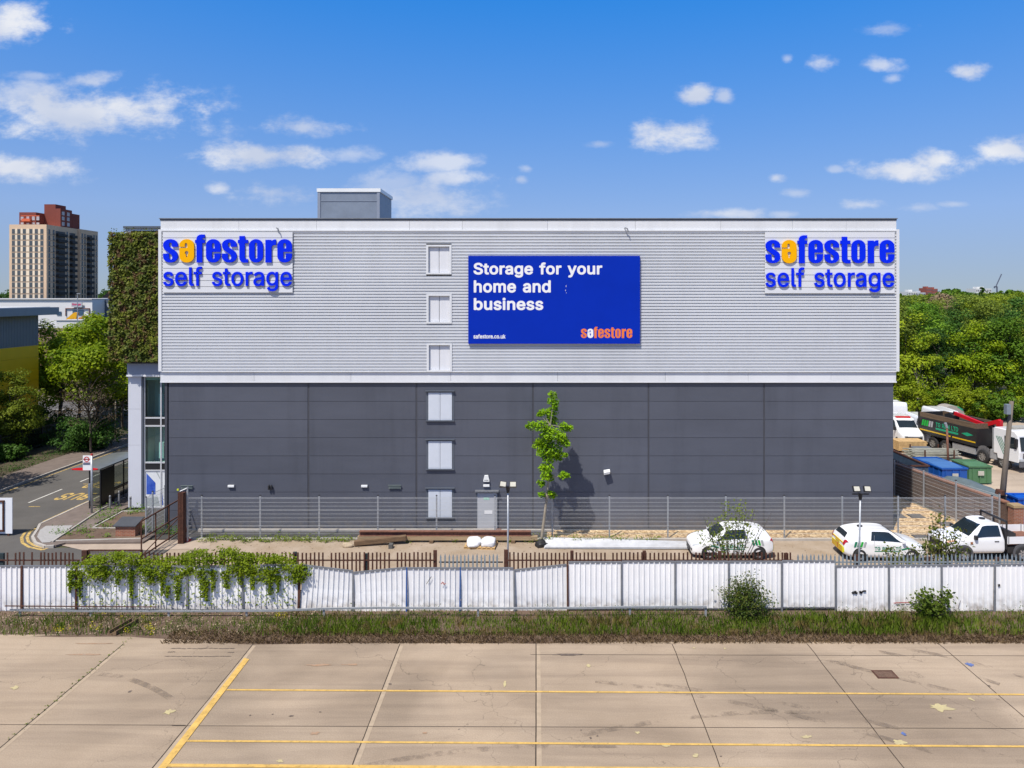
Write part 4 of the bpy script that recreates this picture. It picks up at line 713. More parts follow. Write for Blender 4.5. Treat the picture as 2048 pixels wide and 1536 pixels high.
n = 260; C = np.stack([rng.uniform(-25.6, xb, n), rng.uniform(42.05, 42.3, n), np.full(n, ztp - .05)], 1); V3, F3 = leaves(C + np.stack([np.zeros(n), np.zeros(n), rng.random(n) ** 2 * .35], 1), nrm(rng.normal(size=(n, 3))), .05)
V = np.concatenate([V1, V2, V3]); F = np.concatenate([F1, F2 + len(V1), F3 + len(V1) + len(V2)])
gwm = leafmat('planted_wall_leaves', (.035, .060, .012), (.15, .17, .018), (.10, .058, .026), .2, .9)
np_obj('planted_wall', V - np.array(B.location), F, gwm, B, (0, 0, 0))

# ------------------------------------------------------------------ signs on the facade
sign_blue = mat('sign_blue', (.001, .022, .78), .5, 0, .02, 2, spec=.1); sign_yellow = mat('sign_yellow', (.92, .44, .001), .5, 0, .02, 2, spec=.1)
letter_side = None
for (u0, u1, v0, v1, lu0, lu1, base, st, sb, lab) in ((325.5, 585, 463.5, 585.5, 326, 583.5, 525, 533, 582.5, 'blue and yellow lettered sign at the green planted end of the facade'), (1530, 1789.5, 463.5, 587, 1531.5, 1789, 526.5, 534.5, 584.5, 'blue and yellow lettered sign at the facade end nearest the woods')):
    D = 38.62; X0, X1, Z1, Z0 = PX(u0, D), PX(u1, D), PZ(v0, D), PZ(v1, D)
    s = thing('wall_sign', lab, 'sign', ((X0 + X1) / 2, 38.655, Z0), group='lettered signs on the facade')
    mb = MB(); n = 10; hh = (Z1 - Z0) / n
    for k in range(n): mb.box(X0, X1, 38.622, 38.652, Z0 + k * hh + .012, Z0 + (k + 1) * hh - .012)
    mb.build('backing_panel', mat('sign_backing', (.70, .715, .74), .42, 0, .03, .5), s, world=True)
    mb = MB(); mb.box(X0 + .01, X1 - .01, 38.640, 38.656, Z0 + .004, Z1 - .004); mb.build('backing_groove', trim_dark, s, world=True)
    f = lambda a, b, d: (a, 38.535 + (.065 - d if d else .065) if False else 38.60 - d, b)
    D = 38.535; x0 = PX(lu0, D); k = (PX(lu1, D) - x0) / 1870; zb_ = PZ(base, D)
    mb = MB(); logo(mb, WORD, f, x0, k, zb_, .065, pick=[0, 2, 3, 4, 5, 6, 7, 8]); mb.build('blue_lettering', sign_blue, s, world=True)
    mb = MB(); logo(mb, WORD, f, x0, k, zb_, .065, pick=[1]); mb.build('yellow_letter', sign_yellow, s, world=True)
    vs, fs = text_geo('self storage', 1, .006); vs = fit(vs, x0, PX(lu1, D), PZ(sb, D), PZ(st, D))
    mb = MB(); flat_text(mb, vs, fs, f, .065); mb.build('plain_lettering', sign_blue, s, world=True)
D = 38.55; X0, X1, Z1, Z0 = PX(936.5, D), PX(1280, D), PZ(511.5, D), PZ(687.5, D)
s = thing('billboard', 'large dark blue advertising board with white slogan on the ribbed cladding', 'billboard', ((X0 + X1) / 2, 38.69, Z0))
mb = MB(); mb.box(X0, X1, 38.55, 38.69, Z0, Z1); mb.build('board', mat('board_blue', (.001, .026, .40), .5, 0, .06, .5, spec=.1), s, world=True)
f = lambda a, b, d: (a, 38.546, b)
mb = MB()
for t, u0, u1, vt, vb, bo in (('Storage for your', 947, 1204.5, 524.8, 555.2, .022), ('home and', 947.5, 1101.5, 560.6, 585.4, .022), ('business', 947.5, 1086.5, 595.4, 620.4, .022), ('safestore.co.uk', 947, 1011, 668.3, 677.2, .022)):
    vs, fs = text_geo(t, 1, bo); flat_text(mb, fit(vs, PX(u0, D), PX(u1, D), PZ(vb, D), PZ(vt, D)), fs, f)
mb.build('white_lettering', mat('board_white', (.84, .84, .84), .5, 0, .01, 1), s, world=True)
x0 = PX(1162, D); k = (PX(1264.5, D) - x0) / 1870
mb = MB(); logo(mb, WORD, f, x0, k, PZ(676, D), None, pick=[0, 2, 3, 4, 5, 6, 7, 8]); mb.build('orange_lettering', mat('board_orange', (.85, .20, .035), .5, 0, .02, 2), s, world=True)
mb = MB(); logo(mb, WORD, f, x0, k, PZ(676, D), None, pick=[1]); mb.build('white_letter', MATS['board_white'], s, world=True)
mb = MB()
for (u, v0, v1) in ((1132, 570, 574), (1131, 579, 582), (1132.5, 585, 586.5)): mb.add([f(PX(u, D) - .012, PZ(v1, D), 0), f(PX(u, D) + .012, PZ(v1, D), 0), f(PX(u, D) + .018, PZ(v0, D), 0), f(PX(u, D) + .004, PZ(v0, D), 0)], [(0, 1, 2, 3)])
mb.build('bird_dropping', sign_white, s, world=True)

# ------------------------------------------------------------------ lights and boxes fixed to the facade
lamp_white = mat('lamp_white', (.80, .81, .80), .4, 0, .03, 4)
for (u, v, lab) in ((463.5, 971.5, 'white bulkhead light nearest the glazed corner'), (729.5, 971.5, 'white bulkhead light beside a small vent grille'), (973, 970.5, 'white bulkhead light between alarm box and fire door')):
    t = thing('bulkhead_light', lab, 'light', (fx(u), 38.86, fz(v) - .07), group='bulkhead lights on the dark wall')
    MB().box(-.18, .18, -.03, 0, 0, .14).build('base', grey_steel, t); MB().box(-.175, .175, -.10, -.031, .008, .135).build('diffuser', lamp_white, t, bevel=.015)
t = thing('alarm_box', 'white tapered alarm box above the fire door', 'alarm box', (fx(973), 38.86, fz(963)))
MB().prism([(-.17, .02), (.17, .02), (.17, .1), (.10, .37), (-.10, .37), (-.17, .1)], lambda a, b: (a, 0, b), lambda a, b: (a, -.11, b)).build('cover', lamp_white, t, bevel=.01)
mb = MB(); vs, fs = text_geo('ALARM', 1, .01); mb.add([(a, -.114, b) for a, b in fit(vs, -.11, .11, .08, .13)], fs); mb.build('lettering', dark_metal, t)
t = thing('twin_spotlight', 'pair of small black spotlights on the dark wall', 'spotlight', (fx(542), 38.86, fz(978)))
for x in (-.07, .07): MB().lathe([(0, 0), (.055, 0), (.055, .2), (.03, .26), (0, .26)], (x, -.09, 0), 10).build('lamp_head', black_plastic, t)
MB().box(-.1, .1, -.04, 0, .12, .18).build('bracket', grey_steel, t)
t = thing('wall_floodlight', 'white floodlight tilted downward on the dark wall', 'floodlight', (fx(1213), 38.86, fz(950)))
MB().prism([(0, .12), (-.06, .3), (-.34, .22), (-.30, .08)], lambda a, b: (-.17, a, b), lambda a, b: (.17, a + .03, b + .05)).build('housing', lamp_white, t, bevel=.01)
MB().bar((0, 0, .2), (0, -.12, .18), .05, .05).build('bracket', grey_steel, t)

# ------------------------------------------------------------------ welded mesh fences
wire = mat('fence_wire', (.60, .62, .63), .4, .3, .08, 4)
def mesh_panel(w, h, parent, name='mesh_panel'):
    mb = MB(); n = int(w / .055)
    for i in range(n + 1): 
        x = w * i / n; mb.tube((x, 0, .04), (x, 0, h), .0028, .0028, 3, False)
    for z in (.08, .28, .49, .69, .71, .92, 1.13, 1.34, 1.54, 1.56, 1.76, 1.96, 2.16, h - .02):
        if z < h: mb.tube((0, -.006, z), (w, -.006, z), .0062, .0062, 4, False)
    return mb.build(name, wire, parent)
def mesh_fence(pts, h, label, posts=None):
    """one fence through pts (x, y); a panel between each pair and a post at each"""
    t = thing('mesh_fence', label, 'fence', (*pts[0], 0))
    P = [Vector((p[0] - pts[0][0], p[1] - pts[0][1], 0)) for p in pts]
    for a, b in zip(P[:-1], P[1:]):
        o = mesh_panel((b - a).length, h, t); o.location = a; o.rotation_euler = (0, 0, math.atan2(b.y - a.y, b.x - a.x))
    for i, a in enumerate(P):
        if posts and i not in posts: continue
        mb = MB(); mb.box(-.035, .035, .01, .07, 0, h + .06); o = mb.build('post', steel_galv, t); o.location = a
        c = MB(); c.box(-.04, .04, .005, .075, h + .06, h + .1); c.build('post_cap', black_plastic, o)
    return t
DF = 37.45
fr = [PX(u, DF) for u in (403, 520, 638, 755.5, 873, 990, 1104.5, 1219, 1336, 1452, 1569, 1685, 1797, 1891, 1985)]
mesh_fence([(PX(374, DF), DF)] + [(x, DF) for x in fr], 2.24, 'long grey welded mesh fence in front of the dark wall', posts=list(range(1, 15)) + [15])
mesh_fence([(24.95, 37.65), (24.2, 40.3), (23.75, 42.85), (23.32, 45.5), (22.9, 48.2), (22.5, 51)], 2.3, 'grey welded mesh fence running back beside the brown brick wall')
mesh_fence([(-20.8, 37.3), (-21.05, 38.4), (-20.95, 39.5), (-20.95, 41.9)], 2.2, 'short grey welded mesh fence by the glazed corner and open gate')

# ------------------------------------------------------------------ palisade fence sections
teal_post = mat('teal_post', (.035, .05, .05), .6, .1, .3, 6); galv_pale = mat('galvanised_pale', (.33, .38, .40), .45, .35, .2, 8)
def palisade(u0, u1, D, ztop, pitch, m, posts, label, pointed=False, railm=None, gap=0.0):
    x0, x1 = PX(u0, D), PX(u1, D); t = thing('palisade_fence', label, 'fence', ((x0 + x1) / 2, D, 0), group='palisade fence sections')
    mb = MB(); n = int((x1 - x0) / pitch)
    for i in range(n):
        if random.random() < gap: continue
        x = x0 + (i + .5) * pitch + random.uniform(-.008, .008) - t.location.x; dz = random.uniform(-.02, .02); l = random.uniform(-.012, .012) * (3 if random.random() < .08 else 1); w = .034
        if pointed:
            mb.prism([(x - w, .1), (x + w, .1), (x + w + l, ztop - .16 + dz), (x + .035 + l, ztop - .10 + dz), (x + l, ztop + .03 + dz), (x - .035 + l, ztop - .10 + dz), (x - w + l, ztop - .16 + dz)], lambda a, b: (a, -.055, b), lambda a, b: (a, -.04, b))
        else:
            mb.prism([(x - w, .1), (x + w, .1), (x + w + l, ztop + dz), (x - w + l, ztop + dz)], lambda a, b: (a, -.055, b), lambda a, b: (a, -.04, b))
    mb.build('pales', m, t)
    for z in (.42, ztop - .34):
        mb = MB(); mb.box(x0 - t.location.x, x1 - t.location.x, -.039, .0, z - .025, z + .025); mb.build('rail', railm or m, t)
    for (u, w, zt, pm) in posts:
        mb = MB(); x = PX(u, D) - t.location.x; mb.box(x - w / 2, x + w / 2, .004, .10, 0, zt); mb.build('post', pm, t)
    return t
palisade(-120, 160, 29.9, 2.06, .176, rust, [(2, .19, 2.0, teal_post), (168, .22, 2.12, rust)], 'rusty palisade section beside the road mouth', gap=.12)
palisade(280, 870, 29.9, 2.06, .176, rust, [(445, .15, 2.1, teal_post), (589, .15, 2.05, teal_post), (731, .16, 1.98, teal_post), (870, .15, 2.12, rust)], 'rusty palisade section behind the creeper and tilted white sheets', gap=.03)
palisade(878, 1006, 29.9, 1.98, .172, galv_pale, [], 'short galvanised palisade section behind white bags on a pallet', True, dark_metal)
palisade(1016, 1586, 29.9, 2.06, .176, rust, [(1012, .17, 2.14, rust), (1144, .14, 2.1, rust), (1289, .14, 2.1, rust), (1440, .14, 2.08, rust), (1573, .17, 2.0, rust)], 'rusty palisade section in front of the car facing the road', gap=.02)
palisade(1592, 2300, 29.9, 1.98, .172, galv_pale, [(1713, .18, 1.92, rust), (1857, .16, 1.85, rust), (1996, .17, 1.8, rust), (2140, .17, 1.9, rust)], 'galvanised palisade section in front of the pickup truck', True)
t = thing('mesh_gate', 'low rusty wire gate in the palisade line under the creeper', 'gate', (PX(230, 30), 30, 0))
mb = MB(); a, b = PX(178, 30) - t.location.x, PX(284, 30) - t.location.x
for z in (.15, 2.1): mb.bar((a, 0, z), (b, 0, z), .05, .06)
for x in (a, (a + b) / 2, b): mb.bar((x, 0, .1), (x, 0, 2.13), .05, .05)
mb.build('gate_frame', rust, t)
mb = MB()
for i in range(34): x = a + (b - a) * i / 33; mb.tube((x, .0, .15), (x, .0, 2.08), .006, .006, 3, False)
for i in range(20): z = .2 + i * .1; mb.tube((a, 0, z), (b, 0, z), .006, .006, 3, False)
mb.build('wire_infill', rust, t)

# ------------------------------------------------------------------ white sheet hoarding
sheet_mat = mat('hoarding_white', (.88, .87, .86), .55, 0, .035, 1.1)
nt = sheet_mat.node_tree; N = nt.nodes; L = nt.links; mxn = N[sheet_mat['_mix']]; tcn = next(n for n in N if n.type == 'TEX_COORD')
nz = N.new('ShaderNodeTexNoise'); nz.inputs['Scale'].default_value = 2.2; nz.inputs['Detail'].default_value = 9; nz.inputs['Roughness'].default_value = .75; L.new(tcn.outputs['Object'], nz.inputs['Vector'])
rr = N.new('ShaderNodeMapRange'); rr.inputs['From Min'].default_value = .60; rr.inputs['From Max'].default_value = .74; rr.inputs['To Max'].default_value = .6; L.new(nz.outputs['Fac'], rr.inputs['Value'])
m2 = N.new('ShaderNodeMix'); m2.data_type = 'RGBA'; m2.inputs[7].default_value = (.42, .42, .44, 1); L.new(mxn.outputs[2], m2.inputs[6]); L.new(rr.outputs[0], m2.inputs[0]); L.new(m2.outputs[2], N['Principled BSDF'].inputs['Base Color'])
weather(sheet_mat, .03, (3, 3, .25), .12, .5, .75, (.02, .75, (.34, .30, .26)))
DH = 28.9
HP = [((-172, 1133), (-66, 1133), (-66, 1222), (-172, 1222)), ((-64, 1133), (43, 1133), (43, 1221), (-64, 1222)), ((46, 1133), (152, 1133), (152, 1217), (46, 1217)), ((155, 1133), (263, 1134), (263, 1217), (155, 1217)), ((266, 1134), (374, 1134), (374, 1218), (266, 1217)),
      ((377, 1134), (485, 1133), (485, 1218), (377, 1218)), ((488, 1132), (596, 1131), (595, 1218), (488, 1218)), ((606, 1131), (706, 1143), (703, 1222), (599, 1221)), ((707, 1146), (812, 1136), (812, 1226), (710, 1226)), ((815, 1137), (919, 1137), (918, 1228), (814, 1228)),
      ((922, 1137), (1027, 1137), (1027, 1230), (922, 1230)), ((1030, 1141), (1133, 1130), (1134, 1226), (1031, 1228)), ((1137, 1125), (1242, 1125), (1242, 1216), (1137, 1216)), ((1244, 1124), (1349, 1124), (1349, 1216), (1244, 1216)),
      ((1351, 1124), (1456, 1124), (1456, 1216), (1351, 1216)), ((1458, 1124), (1562, 1124), (1562, 1215), (1458, 1215)), ((1564, 1123), (1669, 1123), (1669, 1214), (1564, 1214)), ((1672, 1133), (1776, 1132), (1776, 1223), (1672, 1223)),
      ((1778, 1132), (1881, 1131), (1881, 1223), (1778, 1223)), ((1884, 1131), (1987, 1130), (1986, 1220), (1884, 1223)), ((1990, 1130), (2094, 1129), (2094, 1222), (1990, 1222)), ((2097, 1129), (2200, 1129), (2200, 1222), (2097, 1222))]
hd = thing('hoarding_fence', 'long leaning fence of white ribbed metal sheets along the weedy verge', 'fence', (0, DH, 0))
for i, q in enumerate(HP):
    c = [(PX(u, DH), PZ(v, DH)) for u, v in q]      # tl tr br bl
    bow = random.uniform(-.04, .05) if 7 <= i <= 11 else random.uniform(-.012, .012); tilt = random.uniform(-.03, .06) if 7 <= i <= 11 else 0
    def pt(s, tt, d):
        x = (c[3][0] * (1 - s) + c[2][0] * s) * (1 - tt) + (c[0][0] * (1 - s) + c[1][0] * s) * tt
        z = (c[3][1] * (1 - s) + c[2][1] * s) * (1 - tt) + (c[0][1] * (1 - s) + c[1][1] * s) * tt
        return (x, -d + bow * math.sin(math.pi * tt) + tilt * (1 - tt), z)
    mb = MB(); nr = 10; prof = []
    for k in range(nr):
        s0 = k / nr; prof += [(s0, 0), (s0 + .006, .040), (s0 + .020, .040), (s0 + .027, .001)] if k else [(0, .005)]
    prof += [(1, .004)]
    rows = [0, .25, .5, .75, 1]
    base = 0
    for tt in rows:
        for s, d in prof: mb.v.append(pt(s, tt, d + random.uniform(-.002, .002)))
    m = len(prof)
    for r_ in range(4):
        for k in range(m - 1): mb.f.append((r_ * m + k, r_ * m + k + 1, (r_ + 1) * m + k + 1, (r_ + 1) * m + k))
    o = mb.build('sheet_panel', sheet_mat, hd)
    mb = MB(); mb.bar(pt(0, 1, -.005), pt(1, 1, -.005), .05, .09); mb.build('top_rail', grey_steel, hd)
    mb = MB(); mb.bar(pt(0, -.01, -.012), pt(1, -.01, -.012), .05, .06); mb.build('bottom_rail', grey_steel, hd)
    if i: 
        mb = MB(); pz = PZ(max(q[0][1], HP[i - 1][1][1]) - 2, DH); pc = rust if i in (2, 7, 12, 3) else (mat('blue_edge', (.02, .09, .30), .5, 0, .2, 5) if i in (9, 10) else grey_steel)
        xm = (q[0][0] + HP[i - 1][1][0]) / 2; xb_ = (q[3][0] + HP[i - 1][2][0]) / 2
        mb.bar((PX(xb_, DH), -.045, -.05), (PX(xm, DH), -.03 + bow, pz), (.05 if i in (9, 10) else .075), .05, (0, 1, 0)); mb.build('post', pc, hd)
# scrawled marks on the sheets
ink = mat('spray_black', (.03, .03, .035), .7, 0, .3, 30); red_ink = mat('spray_red', (.42, .06, .05), .7, 0, .3, 20)
def scrawl(pts, w, m):
    mb = MB(); 
    for (a, b) in zip(pts[:-1], pts[1:]): mb.bar((PX(a[0], 28.86), -.048, PZ(a[1], 28.86)), (PX(b[0], 28.86), -.048, PZ(b[1], 28.86)), .006, w, (0, 0, 1))
    mb.build('graffiti', m, hd)
scrawl([(1704, 1187), (1708, 1184), (1713, 1184), (1712, 1188)], .10, ink); scrawl([(1718, 1184), (1722, 1183), (1721, 1187), (1726, 1182), (1732, 1182)], .07, ink)
scrawl([(1996, 1171), (2000, 1170)], .10, ink); scrawl([(1787, 1206), (1802, 1205), (1826, 1205)], .03, red_ink); scrawl([(882, 1168), (886, 1164), (888, 1169), (891, 1166)], .03, red_ink)
scrawl([(853, 1168), (858, 1160), (863, 1153)], .02, ink); scrawl([(1916, 1218), (1919, 1206), (1921, 1201)], .015, rust)

# guard rail in front of the hoarding
gr = thing('guard_rail', 'long low galvanised rail on short posts in front of white sheets', 'guard rail', (-3.6, 28.35, 0))
mb = MB()
pp = [(20, 1220), (180, 1222), (420, 1222), (560, 1221), (640, 1217.5), (760, 1215.5), (900, 1216.5), (1030, 1216.5), (1150, 1216), (1260, 1214), (1413, 1213.5)]
pp = [(PX(u, 28.35) + 3.6, 0, PZ(v, 28.35)) for u, v in pp]
for a, b in zip(pp[:-1], pp[1:]): mb.bar(a, b, .05, .075)
mb.build('rail', steel_galv, gr)
for u, v in ((38, 1220), (180, 1222), (336, 1222), (492, 1221), (647, 1218), (956, 1216.5), (1260, 1214), (1412, 1213.5)):
    mb = MB(); x = PX(u, 28.35) + 3.6; mb.box(x - .04, x + .04, .03, .09, 0, PZ(v, 28.35)); mb.build('post', steel_galv, gr)
mb = MB(); mb.bar((PX(8, 28.2) + 3.6, -.1, PZ(1213, 28.2)), (PX(310, 28.2) + 3.6, -.06, PZ(1216, 28.2)), .03, .035); mb.build('loose_bar', rust, gr)

# ------------------------------------------------------------------ floodlight masts
led = mat('lamp_lens', (.55, .53, .44), .25, 0, .1, 20)
def mast(u, ub, vt, D, label, heads):
    x = PX(ub, D); zt = PZ(vt, D); t = thing('floodlight_mast', label, 'floodlight', (x, D, 0), group='floodlight masts behind the palisade')
    dx = PX(u, D) - x
    MB().tube((0, 0, 0), (dx, 0, zt), .045, .035, 10).build('pole', steel_galv, t, smooth=True)
    mb = MB(); mb.tube((dx, 0, zt - .05), (dx, 0, zt + .22), .06, .10, 8); mb.bar((dx - .36, -.02, zt + .2), (dx + .36, -.02, zt + .2), .05, .05); mb.build('bracket', black_plastic, t)
    for (hx, hz, roll) in heads:
        h = MB(); h.box(-.15, .15, -.05, .05, -.13, .13); 
        for k in range(5): h.box(-.13 + k * .06, -.11 + k * .06, .05, .09, -.11, .11)
        o = h.build('lamp_head', black_plastic, t); o.location = (dx + hx, -.12, zt + hz); o.rotation_euler = (R(-28), R(roll), 0)
        l = MB(); l.box(-.12, .12, -.058, -.05, -.09, .10); l.build('lens', led, o)
mast(1016, 1015.5, 983, 30.25, 'floodlight mast with one tilted lamp near the fire door', ((-.21, .34, 9), (.22, .33, 0)))
mast(1720.5, 1717, 997, 30.25, 'floodlight mast with two level lamps by the rear-facing car', ((-.22, .44, 0), (.24, .44, 3)))

# ------------------------------------------------------------------ gate, posts, cone, enclosure and the things lying on the track
gt = thing('swing_gate', 'rusty open framed gate leaf standing beside the cone', 'gate', (-19.45, 36.5, 0))
mb = MB()
for z in (.15, 1.02, 1.9): mb.bar((0, -2.0, z), (0, 2.0, z), .05, .06)
for y in (-2, -.7, .6, 2.0): mb.bar((0, y, .05), (0, y, 1.92), .05, .05)
mb.bar((0, -2, .2), (0, 2, 1.0), .03, .04); mb.build('gate_frame', rust, gt); MB().box(-.05, .05, 1.9, 2.1, .95, 1.12).build('latch', dark_metal, gt)
t = thing('gate_post', 'tall rusty slatted gate post beside the cone', 'gate post', (-18.62, 36.7, 0))
mb = MB()
for k in range(4): mb.box(-.14 + k * .075, -.085 + k * .075, -.05, -.02, .05, 2.7)
mb.box(-.15, .15, -.02, .25, 0, 2.68); mb.build('slatted_post', rust, t)
MB().tube((.2, .3, 0), (.2, .3, 2.9), .05, .05, 8).build('hinge_pole', steel_galv, t); MB().path([(.2, .3, 2.85), (-.1, .1, 2.72)], .035, 6).build('brace', steel_galv, t)
MB().cbox(-.12, -.06, 2.86, .09, .06, .09).build('marker', mat('yellow_green_tape', (.55, .62, .02), .5, 0, .1, 5), t)
t = thing('traffic_cone', 'red and white traffic cone at the foot of the gate post', 'cone', (PX(373, 37.1), 37.1, 0))
red = mat('cone_red', (.55, .025, .02), .5, 0, .1, 5)
MB().lathe([(.155, .04), (.12, .22)], (0, 0, 0), 16).build('lower_cone', red, t, smooth=True); MB().lathe([(.12, .22), (.07, .5)], (0, 0, 0), 16).build('white_sleeve', sign_white, t, smooth=True); MB().lathe([(.07, .5), (.03, .75), (0, .75)], (0, 0, 0), 16).build('upper_cone', red, t, smooth=True)
MB().box(-.2, .2, -.2, .2, 0, .04).build('base', red, t, bevel=.01)
brick = brickmat('brick_orange', (.36, .12, .055), (.27, .085, .04), (.30, .24, .19)); brick_dark = brickmat('brick_brown', (.155, .080, .05), (.105, .058, .042), (.15, .115, .09))
t = thing('brick_enclosure', 'small orange brick enclosure with a sloping dark roof slab', 'enclosure', (-21.95, 37.8, 0))
MB().add([(-.55, -.35, 0), (.5, -.35, 0), (.5, .3, 0), (-.55, .3, 0), (-.55, -.35, .69), (.5, -.35, .69), (.5, .3, .86), (-.55, .3, .86)], [(0, 1, 5, 4), (1, 2, 6, 5), (2, 3, 7, 6), (3, 0, 4, 7), (4, 5, 6, 7)]).build('brick_wall', brick, t)
MB().prism([(-.44, .675), (.42, .905), (.42, .96), (-.44, .73)], lambda a, b: (-.64, a, b), lambda a, b: (.58, a, b)).build('roof_slab', mat('slate_grey', (.06, .065, .075), .7, 0, .15, 3), t)
for i, (u, v, lab) in enumerate(((220, 1023, 'slim grey bollard nearest the bus shelter'), (238, 1013, 'slim grey bollard deepest in the shelter shadow'), (261, 1025, 'slim grey bollard in front of the silver column'))):
    x, y = G(u, v); t = thing('bollard', lab, 'bollard', (x, y, .1), group='bollards by the entrance')
    MB().lathe([(.055, 0), (.055, .84), (.045, .87), (0, .88)], (0, 0, 0), 12).build('shaft', mat('bollard_grey', (.30, .30, .30), .4, .4, .1, 4), t, smooth=True); MB().lathe([(.062, .72), (.062, .76)], (0, 0, 0), 12).build('band', dark_metal, t)
# beams and timbers
mb = MB(); mb.prism([(-.11, 0), (.11, 0), (.11, .03), (.015, .03), (.015, .22), (.11, .22), (.11, .26), (-.11, .26), (-.11, .22), (-.015, .22), (-.015, .03), (-.11, .03)], lambda a, b: (PX(719, 37), 37.0 + a, .33 + b), lambda a, b: (PX(1062, 37), 37.0 + a, .33 + b))
tag(mb.build('steel_beam', rust_light), 'long rusty steel beam lying on a pale timber along the fence foot', 'beam')
mb = MB(); mb.box(PX(716, 37), PX(1075, 37), 36.86, 37.12, .13, .325); tag(mb.build('timber_baulk', mat('timber_pale_old', (.34, .25, .15), .85, 0, .25, 3, .3, 20, stretch=(.2, 3, 3))), 'long pale timber underneath the rusty steel beam', 'timber')
mb = MB()
for x in (-9, -5.5, -1.2): mb.box(x - .1, x + .1, 36.75, 37.2, 0, .128)
tag(mb.build('bearer', wood_old), 'short wooden bearers carrying the long pale timber', 'timber')
mb = MB(); mb.bar((PX(709, 36.4), 36.35, .17), (PX(812, 36.7), 36.72, .33), .26, .24); tag(mb.build('railway_sleeper', wood_old, bevel=.015), 'weathered brown sleeper lying askew before the rusty beam', 'sleeper')
mb = MB(); mb.box(-.1, .1, -.15, .15, 0, .22); o = tag(mb.build('concrete_block', mat('block_grey', (.10, .10, .095), .9, 0, .2, 5)), 'dark small block on the dirt by the askew sleeper', 'block'); o.location = (PX(781, 36), 36.1, 0)
def lump(name, loc, sx, sy, sz, m, label, cat, seed=1, amp=.25, par=None, detail=2, sq=1.0):
    import bmesh
    bm = bmesh.new(); bmesh.ops.create_icosphere(bm, subdivisions=detail + 1, radius=1)
    from mathutils import noise
    for v in bm.verts:
        v.co = Vector([math.copysign(abs(c) ** sq, c) for c in v.co]) if sq != 1 else v.co
        d = 1 + amp * noise.noise(v.co * 1.3 + Vector((seed * 7.1, seed, 0))) + amp * .4 * noise.noise(v.co * 3.1 + Vector((0, seed * 3.3, 5)))
        v.co = Vector((v.co.x * sx * d, v.co.y * sy * d, max(-.02, v.co.z * d + .45) * sz / 1.45))
    me = bpy.data.meshes.new(name); bm.to_mesh(me); bm.free(); me.materials.append(m); me.polygons.foreach_set('use_smooth', [True] * len(me.polygons))
    o = bpy.data.objects.new(name, me); link(o); o.location = loc
    if par: o.parent = par
    elif label: tag(o, label, cat)
    return o
lump('rock', (PX(695, 36.2), 36.25, 0), .27, .18, .24, mat('rock_tan', (.45, .36, .25), .9, 0, .2, 4, .4, 12), 'pale tan rock on the dirt before the askew sleeper', 'rock', 3)
mb = MB()
for k in range(7): mb.box(-.78 + k * .24, -.62 + k * .24, -.5, .5, .10, .125)
for y in (-.42, 0, .42): mb.box(-.78, .82, y - .05, y + .05, 0, .098)
pl = tag(mb.build('pallet', wood_new), 'wooden pallet under two white sacks', 'pallet'); pl.location = (PX(961, 36), 36.35, 0); pl.rotation_euler = (0, 0, R(-6))
bagm = mat('sack_white', (.74, .75, .77), .6, 0, .05, 3, .3, 8)
for dx, sd, lab in ((-.37, 2, 'bulging white sack on the pallet, with dark print on top'), (.38, 5, 'bulging white sack on the pallet, nearer the black bag')):
    o = lump('sack', (PX(961, 36) + dx, 36.35, .13), .37, .50, .27, bagm, lab, 'sack', sd, .20, sq=.5)
    if dx < 0:
        k = MB(); k.box(-.2, .08, -.1, -.06, .262, .268); k.box(-.12, .02, -.02, .02, .264, .270); k.build('print', ink, o)
lump('refuse_bag', (PX(1083, 36.3), 36.4, 0), .32, .3, .32, black_plastic, 'black plastic bag slumped beside the stacked roof sheets', 'bag', 9, .4)
mb = MB(); Lx0, Lx1 = PX(1088, 36.5), PX(1386, 36.2)
for j in range(3):
    prof = []
    for k in range(7): prof += [(k * .2, 0), (k * .2 + .05, .05), (k * .2 + .1, .05), (k * .2 + .13, 0)]
    V = []; z = .05 + j * .035
    for (x, sk) in ((Lx0 + j * .02, 0), (Lx1 - j * .1, -.12)):
        for y, h in prof: V.append((x, 35.95 + y * (1 if x == Lx0 + j * .02 else .62) + sk, z + h))
    m = len(prof); mb.add(V, [(k, k + 1, m + k + 1, m + k) for k in range(m - 1)])
mb.box(Lx0, Lx1 - .5, 36.0, 36.1, 0, .05)
tag(mb.build('roof_sheet_stack', mat('sheet_white', (.47, .48, .50), .5, .1, .15, 2)), 'long stack of white ribbed roof sheets lying on the dirt', 'sheet stack')
mb = MB(); mb.prism([(-.2, 0), (.2, 0), (.2, .17), (.15, .17), (.15, .05), (-.15, .05), (-.15, .17), (-.2, .17)], lambda a, b: (a * .8, -.55, b), lambda a, b: (a * .8 + .1, .55, b))
o = tag(mb.build('wooden_trough', wood_old), 'old wooden channel lying on the verge by the weedy joint', 'trough'); o.location = (PX(243, 27.2), 27.35, 0); o.rotation_euler = (0, 0, R(-8))
t = thing('drain_cover', 'rusty slotted drain grate set in the concrete yard', 'drain cover', (G(1770, 1350)[0], G(1770, 1350)[1], .014))
mb = MB(); mb.box(-.36, .36, -.25, -.2, 0, .02); mb.box(-.36, .36, .2, .25, 0, .02); mb.box(-.36, -.31, -.199, .199, 0, .02); mb.box(.31, .36, -.199, .199, 0, .02); mb.build('frame', rust, t)
mb = MB()
for k in range(13): x = -.29 + k * .048; mb.box(x, x + .028, -.199, .199, .002, .017)
mb.build('grating', mat('grate_brown', (.17, .10, .07), .8, .1, .3, 8), t)
